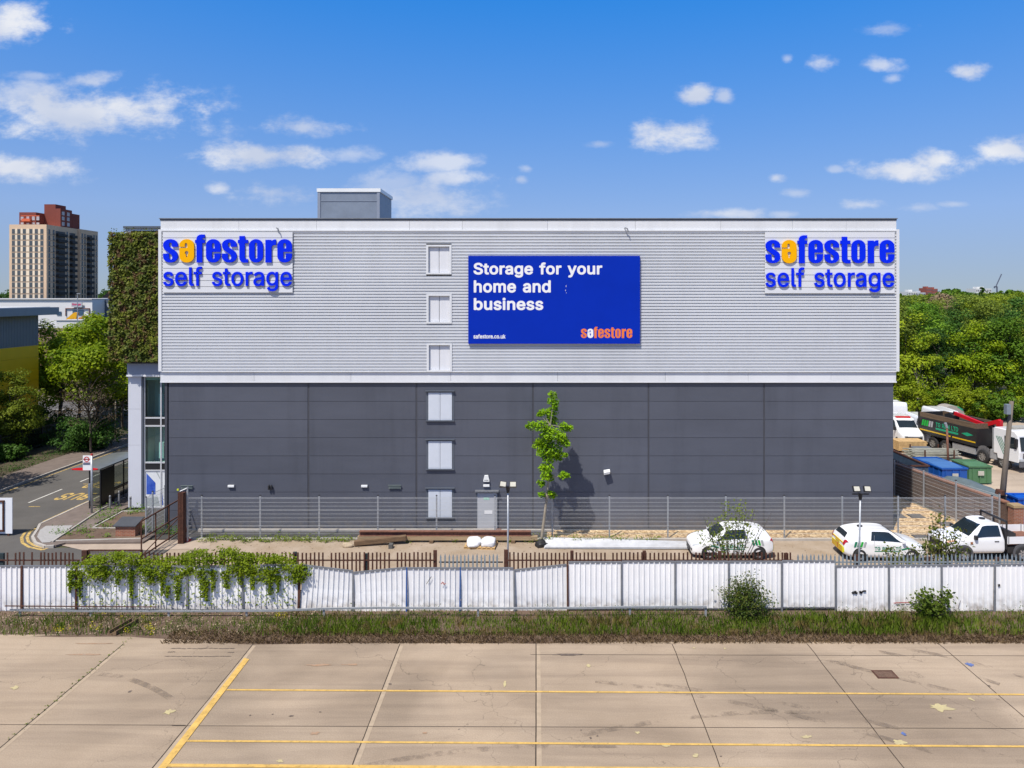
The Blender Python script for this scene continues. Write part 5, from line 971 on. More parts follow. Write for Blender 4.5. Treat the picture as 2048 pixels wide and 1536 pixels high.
for (u, v, lab) in ((1832, 1033, 'flat grey manhole cover in the gravel, farthest from the dirt track'), (1893, 1049, 'flat grey manhole cover in the gravel close to the side fence'), (1795, 1033, 'flat grey manhole cover in the gravel against the building'), (1843, 1075, 'flat grey manhole cover in the gravel behind the pickup')):
    x, y = G(u, v); t = thing('manhole_cover', lab, 'manhole cover', (x, y, .012), group='manhole covers in the gravel')
    MB().box(-.4, .4, -.32, .32, 0, .03).build('frame', dark_metal, t); MB().box(-.35, .35, -.27, .27, .031, .036).build('lid', mat('lid_grey', (.13, .12, .11), .7, 0, .15, 5), t)

# white sheeted gate leaf at the road mouth
t = thing('sheeted_gate', 'white sheeted gate leaf with brown frame standing by the road', 'gate', (-29.6, 37.95, 0))
MB().box(-1.2, 1.2, 0, .04, .12, 2.05).build('sheet', white_paint, t)
mb = MB(); mb.bar((.75, -.03, .3), (.75, -.03, 1.9), .06, .1); mb.bar((-1.1, -.03, .28), (.8, -.03, .28), .06, .09); mb.bar((-1.1, -.03, 1.88), (.8, -.03, 1.88), .06, .09); mb.build('frame', rust, t)
for x in (-1.0, 1.0): MB().box(x - .04, x + .04, -.02, .06, 0, .12).build('leg', rust, t)

# ------------------------------------------------------------------ bus stop and shelter
t = thing('bus_stop', 'bus stop pole with red ring sign and timetable case', 'bus stop', (-26.4, 41.6, .1))
MB().tube((0, 0, 0), (0, 0, 3.42), .06, .06, 12).build('pole', steel_galv, t, smooth=True); MB().lathe([(0, 0), (.063, 0), (.063, .1), (0, .1)], (0, 0, 3.42), 12).build('cap', red, t)
fl = MB().box(-.52, -.055, -.02, .02, 2.55, 3.42).build('flag', sign_white, t)
mb = MB(); ring = lambda r: [(-.29 + r * math.cos(a), 3.2 + r * math.sin(a)) for a in np.linspace(0, 2 * np.pi, 33)[:-1]]
o_, i_ = ring(.16), ring(.105); f = lambda a, b: (a, -.024, b)
for k in range(32): j = (k + 1) % 32; mb.add([f(*o_[k]), f(*o_[j]), f(*i_[j]), f(*i_[k])], [(0, 1, 2, 3)])
mb.build('ring', red, fl)
f = lambda a, b: (a, -.027, b); mb = MB(); mb.add([f(-.49, 3.17), f(-.09, 3.17), f(-.09, 3.235), f(-.49, 3.235)], [(0, 1, 2, 3)]); mb.build('bar', mat('bar_dark_red', (.30, .02, .03), .5, 0, .05, 3), fl)
mb = MB(); f = lambda a, b: (a, -.023, b); mb.add([f(-.5, 2.86), f(-.075, 2.86), f(-.075, 3.0), f(-.5, 3.0)], [(0, 1, 2, 3)]); mb.build('name_band', mat('band_grey_blue', (.14, .16, .22), .5, 0, .1, 3), fl)
mb = MB(); mb.add([f(-.48, 3.005), f(-.08, 3.005), f(-.08, 3.02), f(-.48, 3.02)], [(0, 1, 2, 3)]); mb.build('red_line', red, fl)
mb = MB(); mb.box(-.2, -.062, -.05, .05, .75, 1.75); mb.build('timetable_case', mat('case_blue_grey', (.16, .20, .26), .4, .1, .1, 3), t, bevel=.02)
sh = thing('bus_shelter', 'black bus shelter with red fronted roof beside the road', 'bus shelter', (-27.3, 44.4, .1))
mb = MB(); mb.prism([(-.95, 0)] + [(-.95 + 1.85 * k / 12, .03 + .09 * math.sin(math.pi * k / 12)) for k in range(13)] + [(.9, 0), (.9, -.05), (-.95, -.05)], lambda a, b: (a, -2.0, 2.4 + b), lambda a, b: (a, 2.2, 2.4 + b)); mb.build('roof', mat('shelter_roof', (.16, .17, .165), .3, 0, .15, 1.5), sh)
mb = MB(); mb.prism([(-.8 + .8 * (1 - math.cos(math.pi * k / 12)), 0.0 + .085 * math.sin(math.pi * k / 12)) for k in range(13)] + [(.8 - .8 * (1 - math.cos(math.pi * k / 12)), -.07 * math.sin(math.pi * k / 12)) for k in range(1, 12)], lambda a, b: (a - .02, -2.06, 2.42 + b), lambda a, b: (a - .02, -2.005, 2.42 + b)); mb.build('fascia', mat('fascia_red', (.72, .006, .012), .4, 0, .03, 3), sh)
for x, y in ((.85, -1.9), (.85, -.55), (.85, .5), (.85, 2.05), (-.75, 2.05), (.2, -1.9)):
    MB().box(x - .03, x + .03, y - .03, y + .03, 0, 2.34).build('post', black_plastic, sh)
MB().box(.80, .90, -1.86, -.59, .12, 2.3).build('advert_panel', mat('panel_black', (.012, .012, .014), .3, 0, .1, 4), sh)
def smoked():
    m = bpy.data.materials.new('smoked_glass'); m.use_nodes = True; nt = m.node_tree; N = nt.nodes; L = nt.links; N.remove(N['Principled BSDF'])
    t = N.new('ShaderNodeBsdfTransparent'); t.inputs[0].default_value = (.62, .66, .63, 1); g = N.new('ShaderNodeBsdfGlossy'); g.inputs['Roughness'].default_value = .03
    x = N.new('ShaderNodeMixShader'); x.inputs[0].default_value = .08; L.new(t.outputs[0], x.inputs[1]); L.new(g.outputs[0], x.inputs[2]); L.new(x.outputs[0], N['Material Output'].inputs[0]); return m
smk = smoked()
MB().box(.84, .86, -.52, .47, .25, 2.2).build('back_pane', smk, sh); MB().box(.84, .86, .53, 2.02, .25, 2.2).build('back_pane', smk, sh); MB().box(.23, .82, -1.91, -1.89, .2, 2.2).build('end_pane', smk, sh)
mb = MB(); mb.box(.23, .82, -1.92, -1.88, .82, .87); mb.box(.23, .82, -1.92, -1.88, .15, .2); mb.box(.83, .87, -.52, 2.02, .85, .9); mb.box(.83, .87, -.52, 2.02, .2, .25); mb.build('cross_rail', black_plastic, sh)
mb = MB(); mb.box(.3, .62, -.4, 1.8, .62, .66); mb.bar((.62, -.2, .64), (.84, -.2, .7), .04, .04); mb.bar((.62, 1.6, .64), (.84, 1.6, .7), .04, .04); mb.build('perch_seat', mat('seat_red', (.45, .02, .02), .5, 0, .05, 3), sh)

# ------------------------------------------------------------------ vehicles
def cr(p0, p1, p2, p3, t):
    return .5 * ((2 * p1) + (-p0 + p2) * t + (2 * p0 - 5 * p1 + 4 * p2 - p3) * t * t + (-p0 + 3 * p1 - 3 * p2 + p3) * t ** 3)
class Loft:
    def __init__(s, st, L):
        s.net = np.array([[(L / 2 - x, wb * .9, zb), (L / 2 - x, wb, zb + .12), (L / 2 - x, wb * 1.01, (zb + zl) / 2 + .05), (L / 2 - x, wb * .97, zl), (L / 2 - x, wr, ze), (L / 2 - x, wr * .62, zt - .012), (L / 2 - x, 0, zt)]
                          for (x, wb, zb, zl, wr, ze, zt) in st])
    def at(s, a, b):
        n, m = s.net.shape[:2]; a = min(max(a, 0), n - 1 - 1e-6); b = min(max(b, 0), m - 1 - 1e-6); i, j = int(a), int(b); fa, fb = a - i, b - j
        ci = lambda k: min(max(k, 0), n - 1); cj = lambda k: min(max(k, 0), m - 1)
        # straight across the belt line so that glass and doors stay crisp
        rows = [cr(s.net[ci(i - 1), cj(q)], s.net[ci(i), cj(q)], s.net[ci(i + 1), cj(q)], s.net[ci(i + 2), cj(q)], fa) for q in (j - 1, j, j + 1, j + 2)]
        return cr(*rows, fb)
    def nor(s, a, b):
        e = .04; n = np.cross(s.at(a + e, b) - s.at(a - e, b), s.at(a, b + e) - s.at(a, b - e)); n = n / (np.linalg.norm(n) + 1e-9)
        c = s.at(a, b); 
        if np.dot(n, np.array([0, c[1] + .05, c[2] - .7])) < 0 and abs(n[0]) < .9: n = -n
        return n
    def body(s, mb, na=4, nb=4):
        n, m = s.net.shape[:2]; A = np.linspace(0, n - 1, (n - 1) * na + 1); Bq = np.linspace(0, m - 1, (m - 1) * nb + 1)
        half = [[s.at(a, b) for b in Bq] for a in A]; k = len(Bq); w = 2 * k - 1; V = []
        for r in half: V += [tuple(p) for p in r] + [(p[0], -p[1], p[2]) for p in r[-2::-1]]
        F = [(i * w + j, i * w + j + 1, (i + 1) * w + j + 1, (i + 1) * w + j) for i in range(len(A) - 1) for j in range(w - 1)]
        F += [tuple(range(w)), tuple(range((len(A) - 1) * w, len(A) * w))[::-1]]
        mb.add(V, F)
    def patch(s, mb, q, both=True, off=.009, n=8, centre=False):
        """q: four (s,t) corners bl, br, tr, tl; laid just proud of the body"""
        for sg in ((1, -1) if both else (1,)):
            V = []
            for i in range(n + 1):
                for j in range(n + 1):
                    u, v = i / n, j / n
                    a = (q[0][0] * (1 - u) + q[1][0] * u) * (1 - v) + (q[3][0] * (1 - u) + q[2][0] * u) * v
                    b = (q[0][1] * (1 - u) + q[1][1] * u) * (1 - v) + (q[3][1] * (1 - u) + q[2][1] * u) * v
                    p = s.at(a, b) + s.nor(a, b) * off; V.append((p[0], p[1] * sg, p[2]))
            mb.add(V, [(i * (n + 1) + j, i * (n + 1) + j + 1, (i + 1) * (n + 1) + j + 1, (i + 1) * (n + 1) + j) for i in range(n) for j in range(n)])
def side_glass(lf, q, par):
    for sg in (1, -1):
        mb = MB(); lf.patch(mb, q, both=False, off=.012)
        if sg < 0: mb.v = [(x, -y, z) for x, y, z in mb.v]
        mb.build('side_window', glass_dark, par, smooth=True)
def wheel(parent, x, y, r, w, out, rimm=rim_alloy, spokes=6):
    o = MB().lathe([(r * .62, -w / 2), (r * .9, -w / 2), (r, -w / 2 + .03), (r, w / 2 - .03), (r * .9, w / 2), (r * .62, w / 2)], (0, 0, 0), 24).build('wheel', rubber, parent, smooth=True)
    mb = MB(); mb.lathe([(0, w * .34), (r * .16, w * .36), (r * .2, w * .28), (r * .63, w * .18), (r * .66, w * .46), (r * .62, w * .5)], (0, 0, 0), 24)
    o.location = (x, y, r); o.rotation_euler = (R(-90) * out, 0, 0)
    for k in range(spokes):
        a = 2 * math.pi * k / spokes; mb.bar((r * .12 * math.cos(a), r * .12 * math.sin(a), w * .36), (r * .62 * math.cos(a), r * .62 * math.sin(a), w * .36), r * .16, .02, (0, 0, 1))
    mb.build('rim', rimm, o)
    return o
def arch(mb, x, y0, y1, r, z):
    pts = [(x + r * math.cos(a), z + r * math.sin(a)) for a in np.linspace(-.35, math.pi + .35, 22)]
    mb.prism(pts, lambda a, b: (a, y0, b), lambda a, b: (a, y1, b))
green1 = mat('livery_dark_green', (.004, .20, .10), .4, 0, .03, 3); green2 = mat('livery_green', (.02, .42, .05), .4, 0, .03, 3); grey_l = mat('livery_grey', (.40, .41, .43), .4, 0, .03, 3)
hi_yel = mat('chevron_yellow', (.78, .72, .01), .4, 0, .03, 3); hi_red = mat('chevron_red', (.55, .02, .02), .4, 0, .03, 3); tail = mat('tail_lamp', (.42, .008, .015), .15, 0, .05, 3, coat=.5); clear_lamp = mat('head_lamp', (.5, .53, .55), .1, 0, .2, 20, coat=.5)
def livery(par, sy, y, xs, zs, ks, xt0, xt1, zt, th):
    """slanted stripes and lettering on one side; sy = -1 for the side facing local -Y"""
    for k, m in enumerate((green1, green1, green2, grey_l)):
        x = xs + k * ks; mb = MB(); sl = .07
        mb.add([(x, y * sy, zs), (x + ks * .72, y * sy, zs), (x + ks * .72 + sl, y * sy, zs + .26), (x + sl, y * sy, zs + .26)], [(0, 1, 2, 3)]); mb.build('stripe', m, par)
    vs, fs = text_geo('TG R&M LTD', 1, .02); vs = fit(vs, 0, 1, zt, zt + th)
    mb = MB(); L_ = abs(xt1 - xt0); lo = min(xt0, xt1)
    mb.add([((lo + a * L_) if sy < 0 else (lo + L_ - a * L_), y * sy, b) for a, b in vs], fs); mb.add([(lo, y * sy, zt - .07), (lo + L_ * .95, y * sy, zt - .07), (lo + L_ * .95, y * sy, zt - .03), (lo, y * sy, zt - .03)], [(0, 1, 2, 3)])
    mb.build('lettering', green1, par)
ST = [(0, .52, .32, .55, .46, .60, .62), (.06, .70, .22, .62, .58, .68, .70), (.30, .82, .20, .72, .68, .80, .83), (.70, .86, .20, .82, .72, .90, .93), (1.02, .865, .20, .90, .70, .975, 1.0), (1.40, .865, .20, .93, .62, 1.20, 1.23), (1.78, .865, .20, .95, .56, 1.395, 1.43),
      (2.30, .865, .20, .97, .57, 1.44, 1.475), (2.90, .865, .20, .985, .57, 1.43, 1.465), (3.40, .86, .20, 1.0, .56, 1.37, 1.41), (3.72, .84, .22, 1.0, .54, 1.28, 1.33), (3.92, .80, .30, .98, .60, 1.06, 1.08), (4.02, .76, .34, .80, .60, .86, .88), (4.04, .68, .38, .62, .5, .66, .68)]
def make_car(label, loc, rz):
    t = thing('parked_car', label, 'car', loc, rz, 'white works cars parked on the track'); L_ = 4.04; lf = Loft(ST, L_)
    mb = MB(); lf.body(mb); b = mb.build('body', car_white, t, smooth=True)
    mb = MB(); lf.patch(mb, [(4.15, 4.25), (5.75, 4.2), (5.75, 6), (4.15, 6)]); mb.build('windscreen', glass_dark, t, smooth=True)
    side_glass(lf, [(4.55, 3.1), (7.75, 3.1), (7.55, 3.86), (6.05, 3.86)], t)
    mb = MB(); lf.patch(mb, [(10.12, 4.15), (10.92, 4.15), (10.92, 6), (10.12, 6)]); mb.build('rear_window', glass_dark, t, smooth=True)
    for sg in (1, -1):
        mb = MB(); lf.patch(mb, [(.9, 3.0), (2.5, 3.15), (2.7, 3.6), (1.1, 3.75)], both=False, off=.012); 
        if sg < 0: mb.v = [(x, -y, z) for x, y, z in mb.v]
        mb.build('headlight', clear_lamp, t, smooth=True)
        mb = MB(); lf.patch(mb, [(10.5, 2.75), (12.1, 2.75), (12.3, 3.9), (11.3, 3.7)], both=False, off=.014)
        if sg < 0: mb.v = [(x, -y, z) for x, y, z in mb.v]
        mb.build('tail_light', tail, t, smooth=True)
        mb = MB(); mb.box(L_ / 2 - 1.28, L_ / 2 - 1.14, .88 if sg > 0 else -1.0, 1.0 if sg > 0 else -.88, .93, 1.06); mb.build('wing_mirror', car_white, t, bevel=.03)
        mb = MB(); mb.box(L_ / 2 - 2.5, L_ / 2 - 2.34, .868 * sg - .012, .868 * sg + .012, .80, .83); mb.build('door_handle', car_white, t)
        for x in (.82, 3.28): a = MB(); arch(a, L_ / 2 - x, .60 * sg, .872 * sg, .365, .32); a.build('wheel_arch', black_plastic, t)
        for x in (.82, 3.28): wheel(t, L_ / 2 - x, .79 * sg, .31, .2, sg)
        livery(t, sg, .886, L_ / 2 - 3.60 if sg < 0 else L_ / 2 - 2.98, .72, .15 if sg < 0 else -.15, L_ / 2 - 2.60, L_ / 2 - 1.32, .58, .17)
        mb = MB(); mb.add([(L_ / 2 - 1.30, .888 * sg, .66), (L_ / 2 - .95, .882 * sg, .74), (L_ / 2 - .9, .882 * sg, .68), (L_ / 2 - 1.30, .888 * sg, .58)], [(0, 1, 2, 3)]); mb.build('wing_flash', green1, t)
        mb = MB(); mb.box(L_ / 2 - 2.62, L_ / 2 - 2.61, .872 * sg - .004, .872 * sg + .004, .3, 1.3); mb.build('door_seam', grey_l, t)
    mb = MB(); lf.patch(mb, [(0.02, 1.0), (.8, 1.2), (.8, 2.2), (.02, 2.4)], off=.012); mb.box(L_ / 2 - .02, L_ / 2 + .012, -.42, .42, .27, .50); mb.build('grille', black_plastic, t)
    xr = -L_ / 2; mb = MB(); mb.box(xr - .02, xr + .03, -.68, .68, .38, .68); rb = mb.build('rear_board', hi_yel, t)
    mb = MB()
    for k in range(-4, 5): mb.add([(xr - .024, k * .15, .38), (xr - .024, k * .15 + .06, .38), (xr - .024, k * .15 + .06 + (.12 if k < 0 else -.12), .68), (xr - .024, k * .15 + (.12 if k < 0 else -.12), .68)], [(0, 1, 2, 3)])
    mb.build('chevron', hi_red, rb)
    mb = MB(); lf.patch(mb, [(11.75, .7), (12.95, .7), (12.95, 2.5), (12.1, 2.5)], off=.012); mb.build('corner_marking', hi_yel, t, smooth=True)
    mb = MB(); mb.box(xr - .014, xr + .05, -.26, .26, .70, .81); mb.build('number_plate', mat('plate_yellow', (.62, .47, .04), .5, 0, .05, 10), t)
    mb = MB(); mb.box(xr - .0, xr + .12, -.60, .60, .83, .89); rs = mb.build('rear_strip', hi_yel, t)
    mb = MB()
    for k in range(-3, 4): mb.box(xr - .006, xr + .1, k * .17 - .04, k * .17 + .04, .831, .889)
    mb.build('red_blocks', hi_red, rs)
    MB().lathe([(.13, 0), (.13, .05), (.10, .06), (.09, .03), (0, .03)], (L_ / 2 - 2.95, 0, 1.455), 16).build('roof_beacon', dark_metal, t)
    MB().box(-1.7, 1.7, -.6, .6, .16, .3).build('underbody', black_plastic, t)
    return t
make_car('white works car with green stripes facing the road, behind a sparse bush', (9.72, 35.35, 0), R(180))
make_car('white works car with green stripes turning its yellow chevron tail to the road', (17.15, 35.05, 0), R(-2))

SP = [(0, .60, .45, .85, .5, .95, .98), (.08, .78, .40, .92, .66, 1.02, 1.05), (.5, .86, .40, 1.0, .74, 1.10, 1.13), (1.15, .88, .40, 1.08, .74, 1.17, 1.2), (1.55, .88, .40, 1.12, .68, 1.45, 1.48), (1.95, .88, .40, 1.14, .62, 1.72, 1.75), (2.4, .88, .4, 1.15, .63, 1.76, 1.79), (2.75, .88, .4, 1.15, .62, 1.74, 1.77), (2.88, .87, .4, 1.12, .60, 1.62, 1.65), (2.92, .86, .42, 1.08, .60, 1.2, 1.25)]
t = thing('pickup_truck', 'white tipper pickup truck with a black headboard behind its cab', 'pickup', (22.6, 35.15, 0), R(180 + 3)); L_ = 5.2; lf = Loft(SP, L_)
mb = MB(); lf.body(mb); mb.build('cab', car_white, t, smooth=True)
mb = MB(); lf.patch(mb, [(3.12, 4.2), (4.85, 4.2), (4.85, 6), (3.12, 6)]); mb.build('windscreen', glass_dark, t, smooth=True)
side_glass(lf, [(3.5, 3.1), (7.0, 3.1), (6.9, 3.85), (4.9, 3.85)], t)
mb = MB(); lf.patch(mb, [(.0, 1.2), (.9, 1.2), (.9, 2.6), (.0, 3.0)], off=.012); mb.box(L_ / 2 - .03, L_ / 2 + .015, -.5, .5, .55, .85); mb.build('grille', black_plastic, t)
for sg in (1, -1):
    mb = MB(); lf.patch(mb, [(.8, 2.9), (1.9, 3.1), (2.0, 3.6), (.95, 3.7)], both=False, off=.012)
    if sg < 0: mb.v = [(x, -y, z) for x, y, z in mb.v]
    mb.build('headlight', mat('amber_lamp', (.62, .35, .22), .2, 0, .2, 10), t, smooth=True)
    mb = MB(); mb.box(L_ / 2 - 1.5, L_ / 2 - 1.36, .92 * sg - .08, .92 * sg + .08, 1.1, 1.3); mb.build('wing_mirror', black_plastic, t, bevel=.02)
    mb = MB(); mb.box(L_ / 2 - 2.62, L_ / 2 - 2.4, .89 * sg - .012, .89 * sg + .012, .96, 1.0); mb.build('door_handle', black_plastic, t)
    mb = MB(); mb.box(L_ / 2 - 1.3, L_ / 2 - 1.18, .885 * sg - .01, .885 * sg + .01, .86, .98); mb.build('side_vent', mat('vent_amber', (.3, .12, .05), .4, 0, .2, 5), t)
    for x in (.85, 3.8):
        a = MB(); arch(a, L_ / 2 - x, .55 * sg, .915 * sg, .47, .38); a.build('wheel_arch', mat('arch_grey', (.09, .092, .1), .5, 0, .1, 4), t); wheel(t, L_ / 2 - x, .83 * sg, .37, .24, sg)
    mb = MB(); mb.box(L_ / 2 - 5.2, L_ / 2 - 3.02, .90 * sg - .02, .90 * sg + .02, .86, 1.20)
    o = mb.build('dropside', car_white, t); k = MB()
    for x in (3.08, 4.1, 5.1): k.box(L_ / 2 - x - .03, L_ / 2 - x + .03, .90 * sg - .03, .90 * sg + .03, .84, 1.22)
    k.build('latch', steel_galv, o)
MB().box(L_ / 2 - 5.2, L_ / 2 - 3.02, -.88, .88, .80, .86).build('bed_floor', rust_light, t)
mb = MB(); mb.box(L_ / 2 - 5.22, L_ / 2 - 5.18, -.9, .9, .86, 1.2); mb.build('tailboard', car_white, t)
mb = MB(); mb.box(L_ / 2 - 3.01, L_ / 2 - 2.96, -.92, .92, .6, 1.55); mb.bar((L_ / 2 - 2.98, -.92, 1.95), (L_ / 2 - 2.98, .92, 1.95), .08, .08)
for y in (-.92, 0, .92): mb.bar((L_ / 2 - 2.98, y, 1.5), (L_ / 2 - 2.98, y, 1.95), .06, .06)
mb.build('headboard', black_plastic, t)
mb = MB(); mb.prism([(-3.04, .87), (-3.5, .87), (-3.5, 1.35), (-3.25, 1.48), (-3.04, 1.48)], lambda a, b: (L_ / 2 + a, -.85, b), lambda a, b: (L_ / 2 + a, .85, b)); mb.build('tool_box', mat('box_black', (.03, .03, .033), .5, 0, .1, 4), t)
mb = MB(); mb.box(L_ / 2 - 5.1, L_ / 2 - 1.2, -.5, .5, .4, .79); mb.box(L_ / 2 - 3.45, L_ / 2 - 3.05, -.88, .88, .42, .70); mb.build('chassis', black_plastic, t)
MB().lathe([(.14, 0), (.14, .05), (.1, .06), (0, .05)], (L_ / 2 - 2.45, -.1, 1.785), 16).build('roof_beacon', dark_metal, t)

# works lorry: four axle tipper with a red loading crane
RZ = math.atan2(-.979, .203); wl = thing('tipper_lorry', 'black bodied tipper lorry with a red folded loading crane', 'lorry', (35.1 + .979 * 1.2, 52.6 + .203 * 1.2, 0), RZ)
cabm = car_white
mb = MB(); mb.prism([(1.35, .75), (1.42, 1.5), (1.25, 2.75), (1.0, 3.02), (-.75, 3.05), (-.85, 2.9), (-.85, 1.05), (-.55, 1.05), (-.5, .75)], lambda a, b: (a, -1.22, b), lambda a, b: (a, 1.22, b)); cb = mb.build('cab', cabm, wl, bevel=.06)
mb = MB(); mb.prism([(1.425, 1.62), (1.285, 2.62), (1.275, 2.62), (1.415, 1.62)], lambda a, b: (a + .02, -1.08, b), lambda a, b: (a + .02, 1.08, b)); mb.build('windscreen', glass_dark, wl)
for sg in (1, -1):
    MB().prism([(1.2, 1.72), (1.05, 2.55), (.15, 2.55), (.15, 1.72)], lambda a, b: (a, 1.225 * sg, b), lambda a, b: (a, 1.24 * sg, b)).build('side_window', glass_dark, wl)
    mb = MB()
    for k in range(4): x = -.62 + k * .14; mb.add([(x, 1.232 * sg, 2.4), (x + .06, 1.232 * sg, 2.4), (x + .72, 1.232 * sg, 1.15), (x + .66, 1.232 * sg, 1.15)], [(0, 1, 2, 3)])
    mb.build('green_stripes', green1, cb)
    MB().box(1.1, 1.3, 1.28 * sg - .1, 1.28 * sg + .1, 1.9, 2.5).build('wing_mirror', black_plastic, wl, bevel=.03)
mb = MB(); mb.box(1.36, 1.46, -1.2, 1.2, .45, .85); mb.box(1.40, 1.45, -.9, .9, .9, 1.45); mb.build('bumper', mat('bumper_grey', (.12, .12, .13), .5, 0, .1, 4), wl)
MB().box(1.2, 1.47, -1.18, -.75, .88, 1.05).build('headlight', clear_lamp, wl); MB().box(1.2, 1.47, .75, 1.18, .88, 1.05).build('headlight', clear_lamp, wl)
mb = MB(); mb.bar((-8.3, -.42, .85), (.9, -.42, .85), .12, .28); mb.bar((-8.3, .42, .85), (.9, .42, .85), .12, .28); mb.box(-5.0, -2.9, -1.05, 1.05, .55, .8); mb.build('chassis', dark_metal, wl)
for x in (0, -1.9, -5.65, -7.0):
    for sg in (1, -1): wheel(wl, x, 1.04 * sg, .52, .32, sg, mat('rim_grey', (.30, .29, .27), .5, .3, .2, 8), 8)
mb = MB()
for x in (0, -1.9):
    for sg in (1, -1):
        for k in range(8):
            a0, a1 = math.pi * k / 8, math.pi * (k + 1) / 8; mb.bar((x + .64 * math.cos(a0), 1.04 * sg, .55 + .64 * math.sin(a0)), (x + .64 * math.cos(a1), 1.04 * sg, .55 + .64 * math.sin(a1)), .34, .03, (0, 1, 0))
mb.build('mudguard', mat('mudguard_grey', (.14, .14, .145), .6, 0, .1, 4), wl)
mb = MB(); mb.box(-4.9, -2.6, -1.15, -.9, .5, 1.0); mb.box(-4.9, -2.6, .9, 1.15, .5, 1.0); mb.build('side_guard', steel_galv, wl)
mb = MB(); mb.box(-1.2, -.65, -1.15, -.75, .55, 1.25); mb.build('fuel_tank', steel_galv, wl)
mb = MB(); mb.box(-8.5, -2.4, -1.24, 1.24, 1.15, 2.55)
tb = mb.build('tipper_body', mat('tipper_black', (.022, .023, .024), .45, 0, .2, 1.5), wl)
mb = MB(); mb.box(-8.45, -2.45, -1.22, -1.12, 2.552, 2.95); mb.box(-8.45, -2.45, 1.12, 1.22, 2.552, 2.95); mb.box(-2.52, -2.45, -1.11, 1.11, 2.552, 2.95); mb.build('side_board', mat('board_brown', (.14, .095, .06), .85, 0, .3, 3, stretch=(.3, 3, 3)), wl)
mb = MB(); mb.box(-8.62, -8.51, -1.25, 1.25, 1.1, 2.9); mb.build('tailgate', black_plastic, wl)
for sg in (1, -1):
    y = 1.245 * sg; mb = MB(); mb.box(-8.4, -5.0, y - .012, y + .012, 1.42, 1.52); mb.box(-4.8, -2.5, y - .012, y + .012, 1.42, 1.52); mb.build('yellow_strip', mat('strip_yellow', (.72, .45, .01), .4, 0, .1, 4), tb)
    vs, fs = text_geo('TG R&M LTD', 1, .03); xa_, xb_ = -6.6, -4.2
    mb = MB(); yy = y + .004 * sg; mb.add([((a if sg < 0 else xa_ + xb_ - a), yy, b) for a, b in fit(vs, xa_, xb_, 1.98, 2.36)], fs); mb.add([(xa_, yy, 1.74), (xb_, yy, 1.74), (xb_, yy, 1.9), (xa_, yy, 1.9)], [(0, 1, 2, 3)]); mb.build('lettering', mat('letter_green', (.01, .36, .19), .4, 0, .05, 4), tb)
    for k, m in enumerate((green2, green2, green2, grey_l, grey_l)):
        x = (-8.2 + k * .26); x = x if sg < 0 else xa_ + xb_ - x - .2 + 2.2; mb = MB(); mb.add([(x, yy, 1.85), (x + .2, yy, 1.85), (x + .3, yy, 2.35), (x + .1, yy, 2.35)], [(0, 1, 2, 3)]); mb.build('stripe', m, tb)
    mb = MB(); mb.add([(-3.9, yy, 1.95), (-3.3, yy, 2.12), (-2.7, yy, 2.0), (-3.3, yy, 1.82)], [(0, 1, 2, 3)]); mb.build('green_arrow', MATS['letter_green'], tb)
crane_red = mat('crane_red', (.62, .012, .02), .35, 0, .08, 2)
mb = MB(); mb.box(-1.75, -1.25, -.3, .3, 1.0, 1.9); mb.bar((-1.5, 0, 1.8), (-1.5, 0, 3.35), .34, .30); cn = mb.build('crane', crane_red, wl)
mb = MB(); mb.bar((-1.45, 0, 3.3), (-2.95, 0, 2.72), .26, .3); mb.bar((-2.9, 0, 2.74), (-5.9, 0, 3.2), .22, .26); mb.build('boom', crane_red, cn)
mb = MB(); mb.bar((-1.7, .17, 2.4), (-2.4, .17, 2.9), .1, .1); mb.bar((-3.2, .17, 2.95), (-4.6, .17, 3.1), .1, .1); mb.bar((-1.5, -.28, 1.6), (-1.5, -.28, 2.9), .09, .09); mb.build('ram', black_plastic, cn)
mb = MB(); mb.tube((-5.9, 0, 3.25), (-6.15, 0, 2.95), .14, .12, 8); mb.prism([(-6.6, 2.6), (-5.8, 2.6), (-5.7, 3.0), (-6.2, 3.18), (-6.7, 3.0)], lambda a, b: (a, -.3, b), lambda a, b: (a, .3, b)); mb.build('grab', dark_metal, cn)
mb = MB(); mb.bar((-1.0, -1.0, .8), (-1.0, -1.0, 2.9), .16, .16); mb.build('exhaust_stack', steel_galv, wl)
MB().box(-.2, .4, -.7, .7, 3.06, 3.2).build('light_bar', mat('bar_grey', (.4, .38, .33), .4, 0, .1, 5), wl)

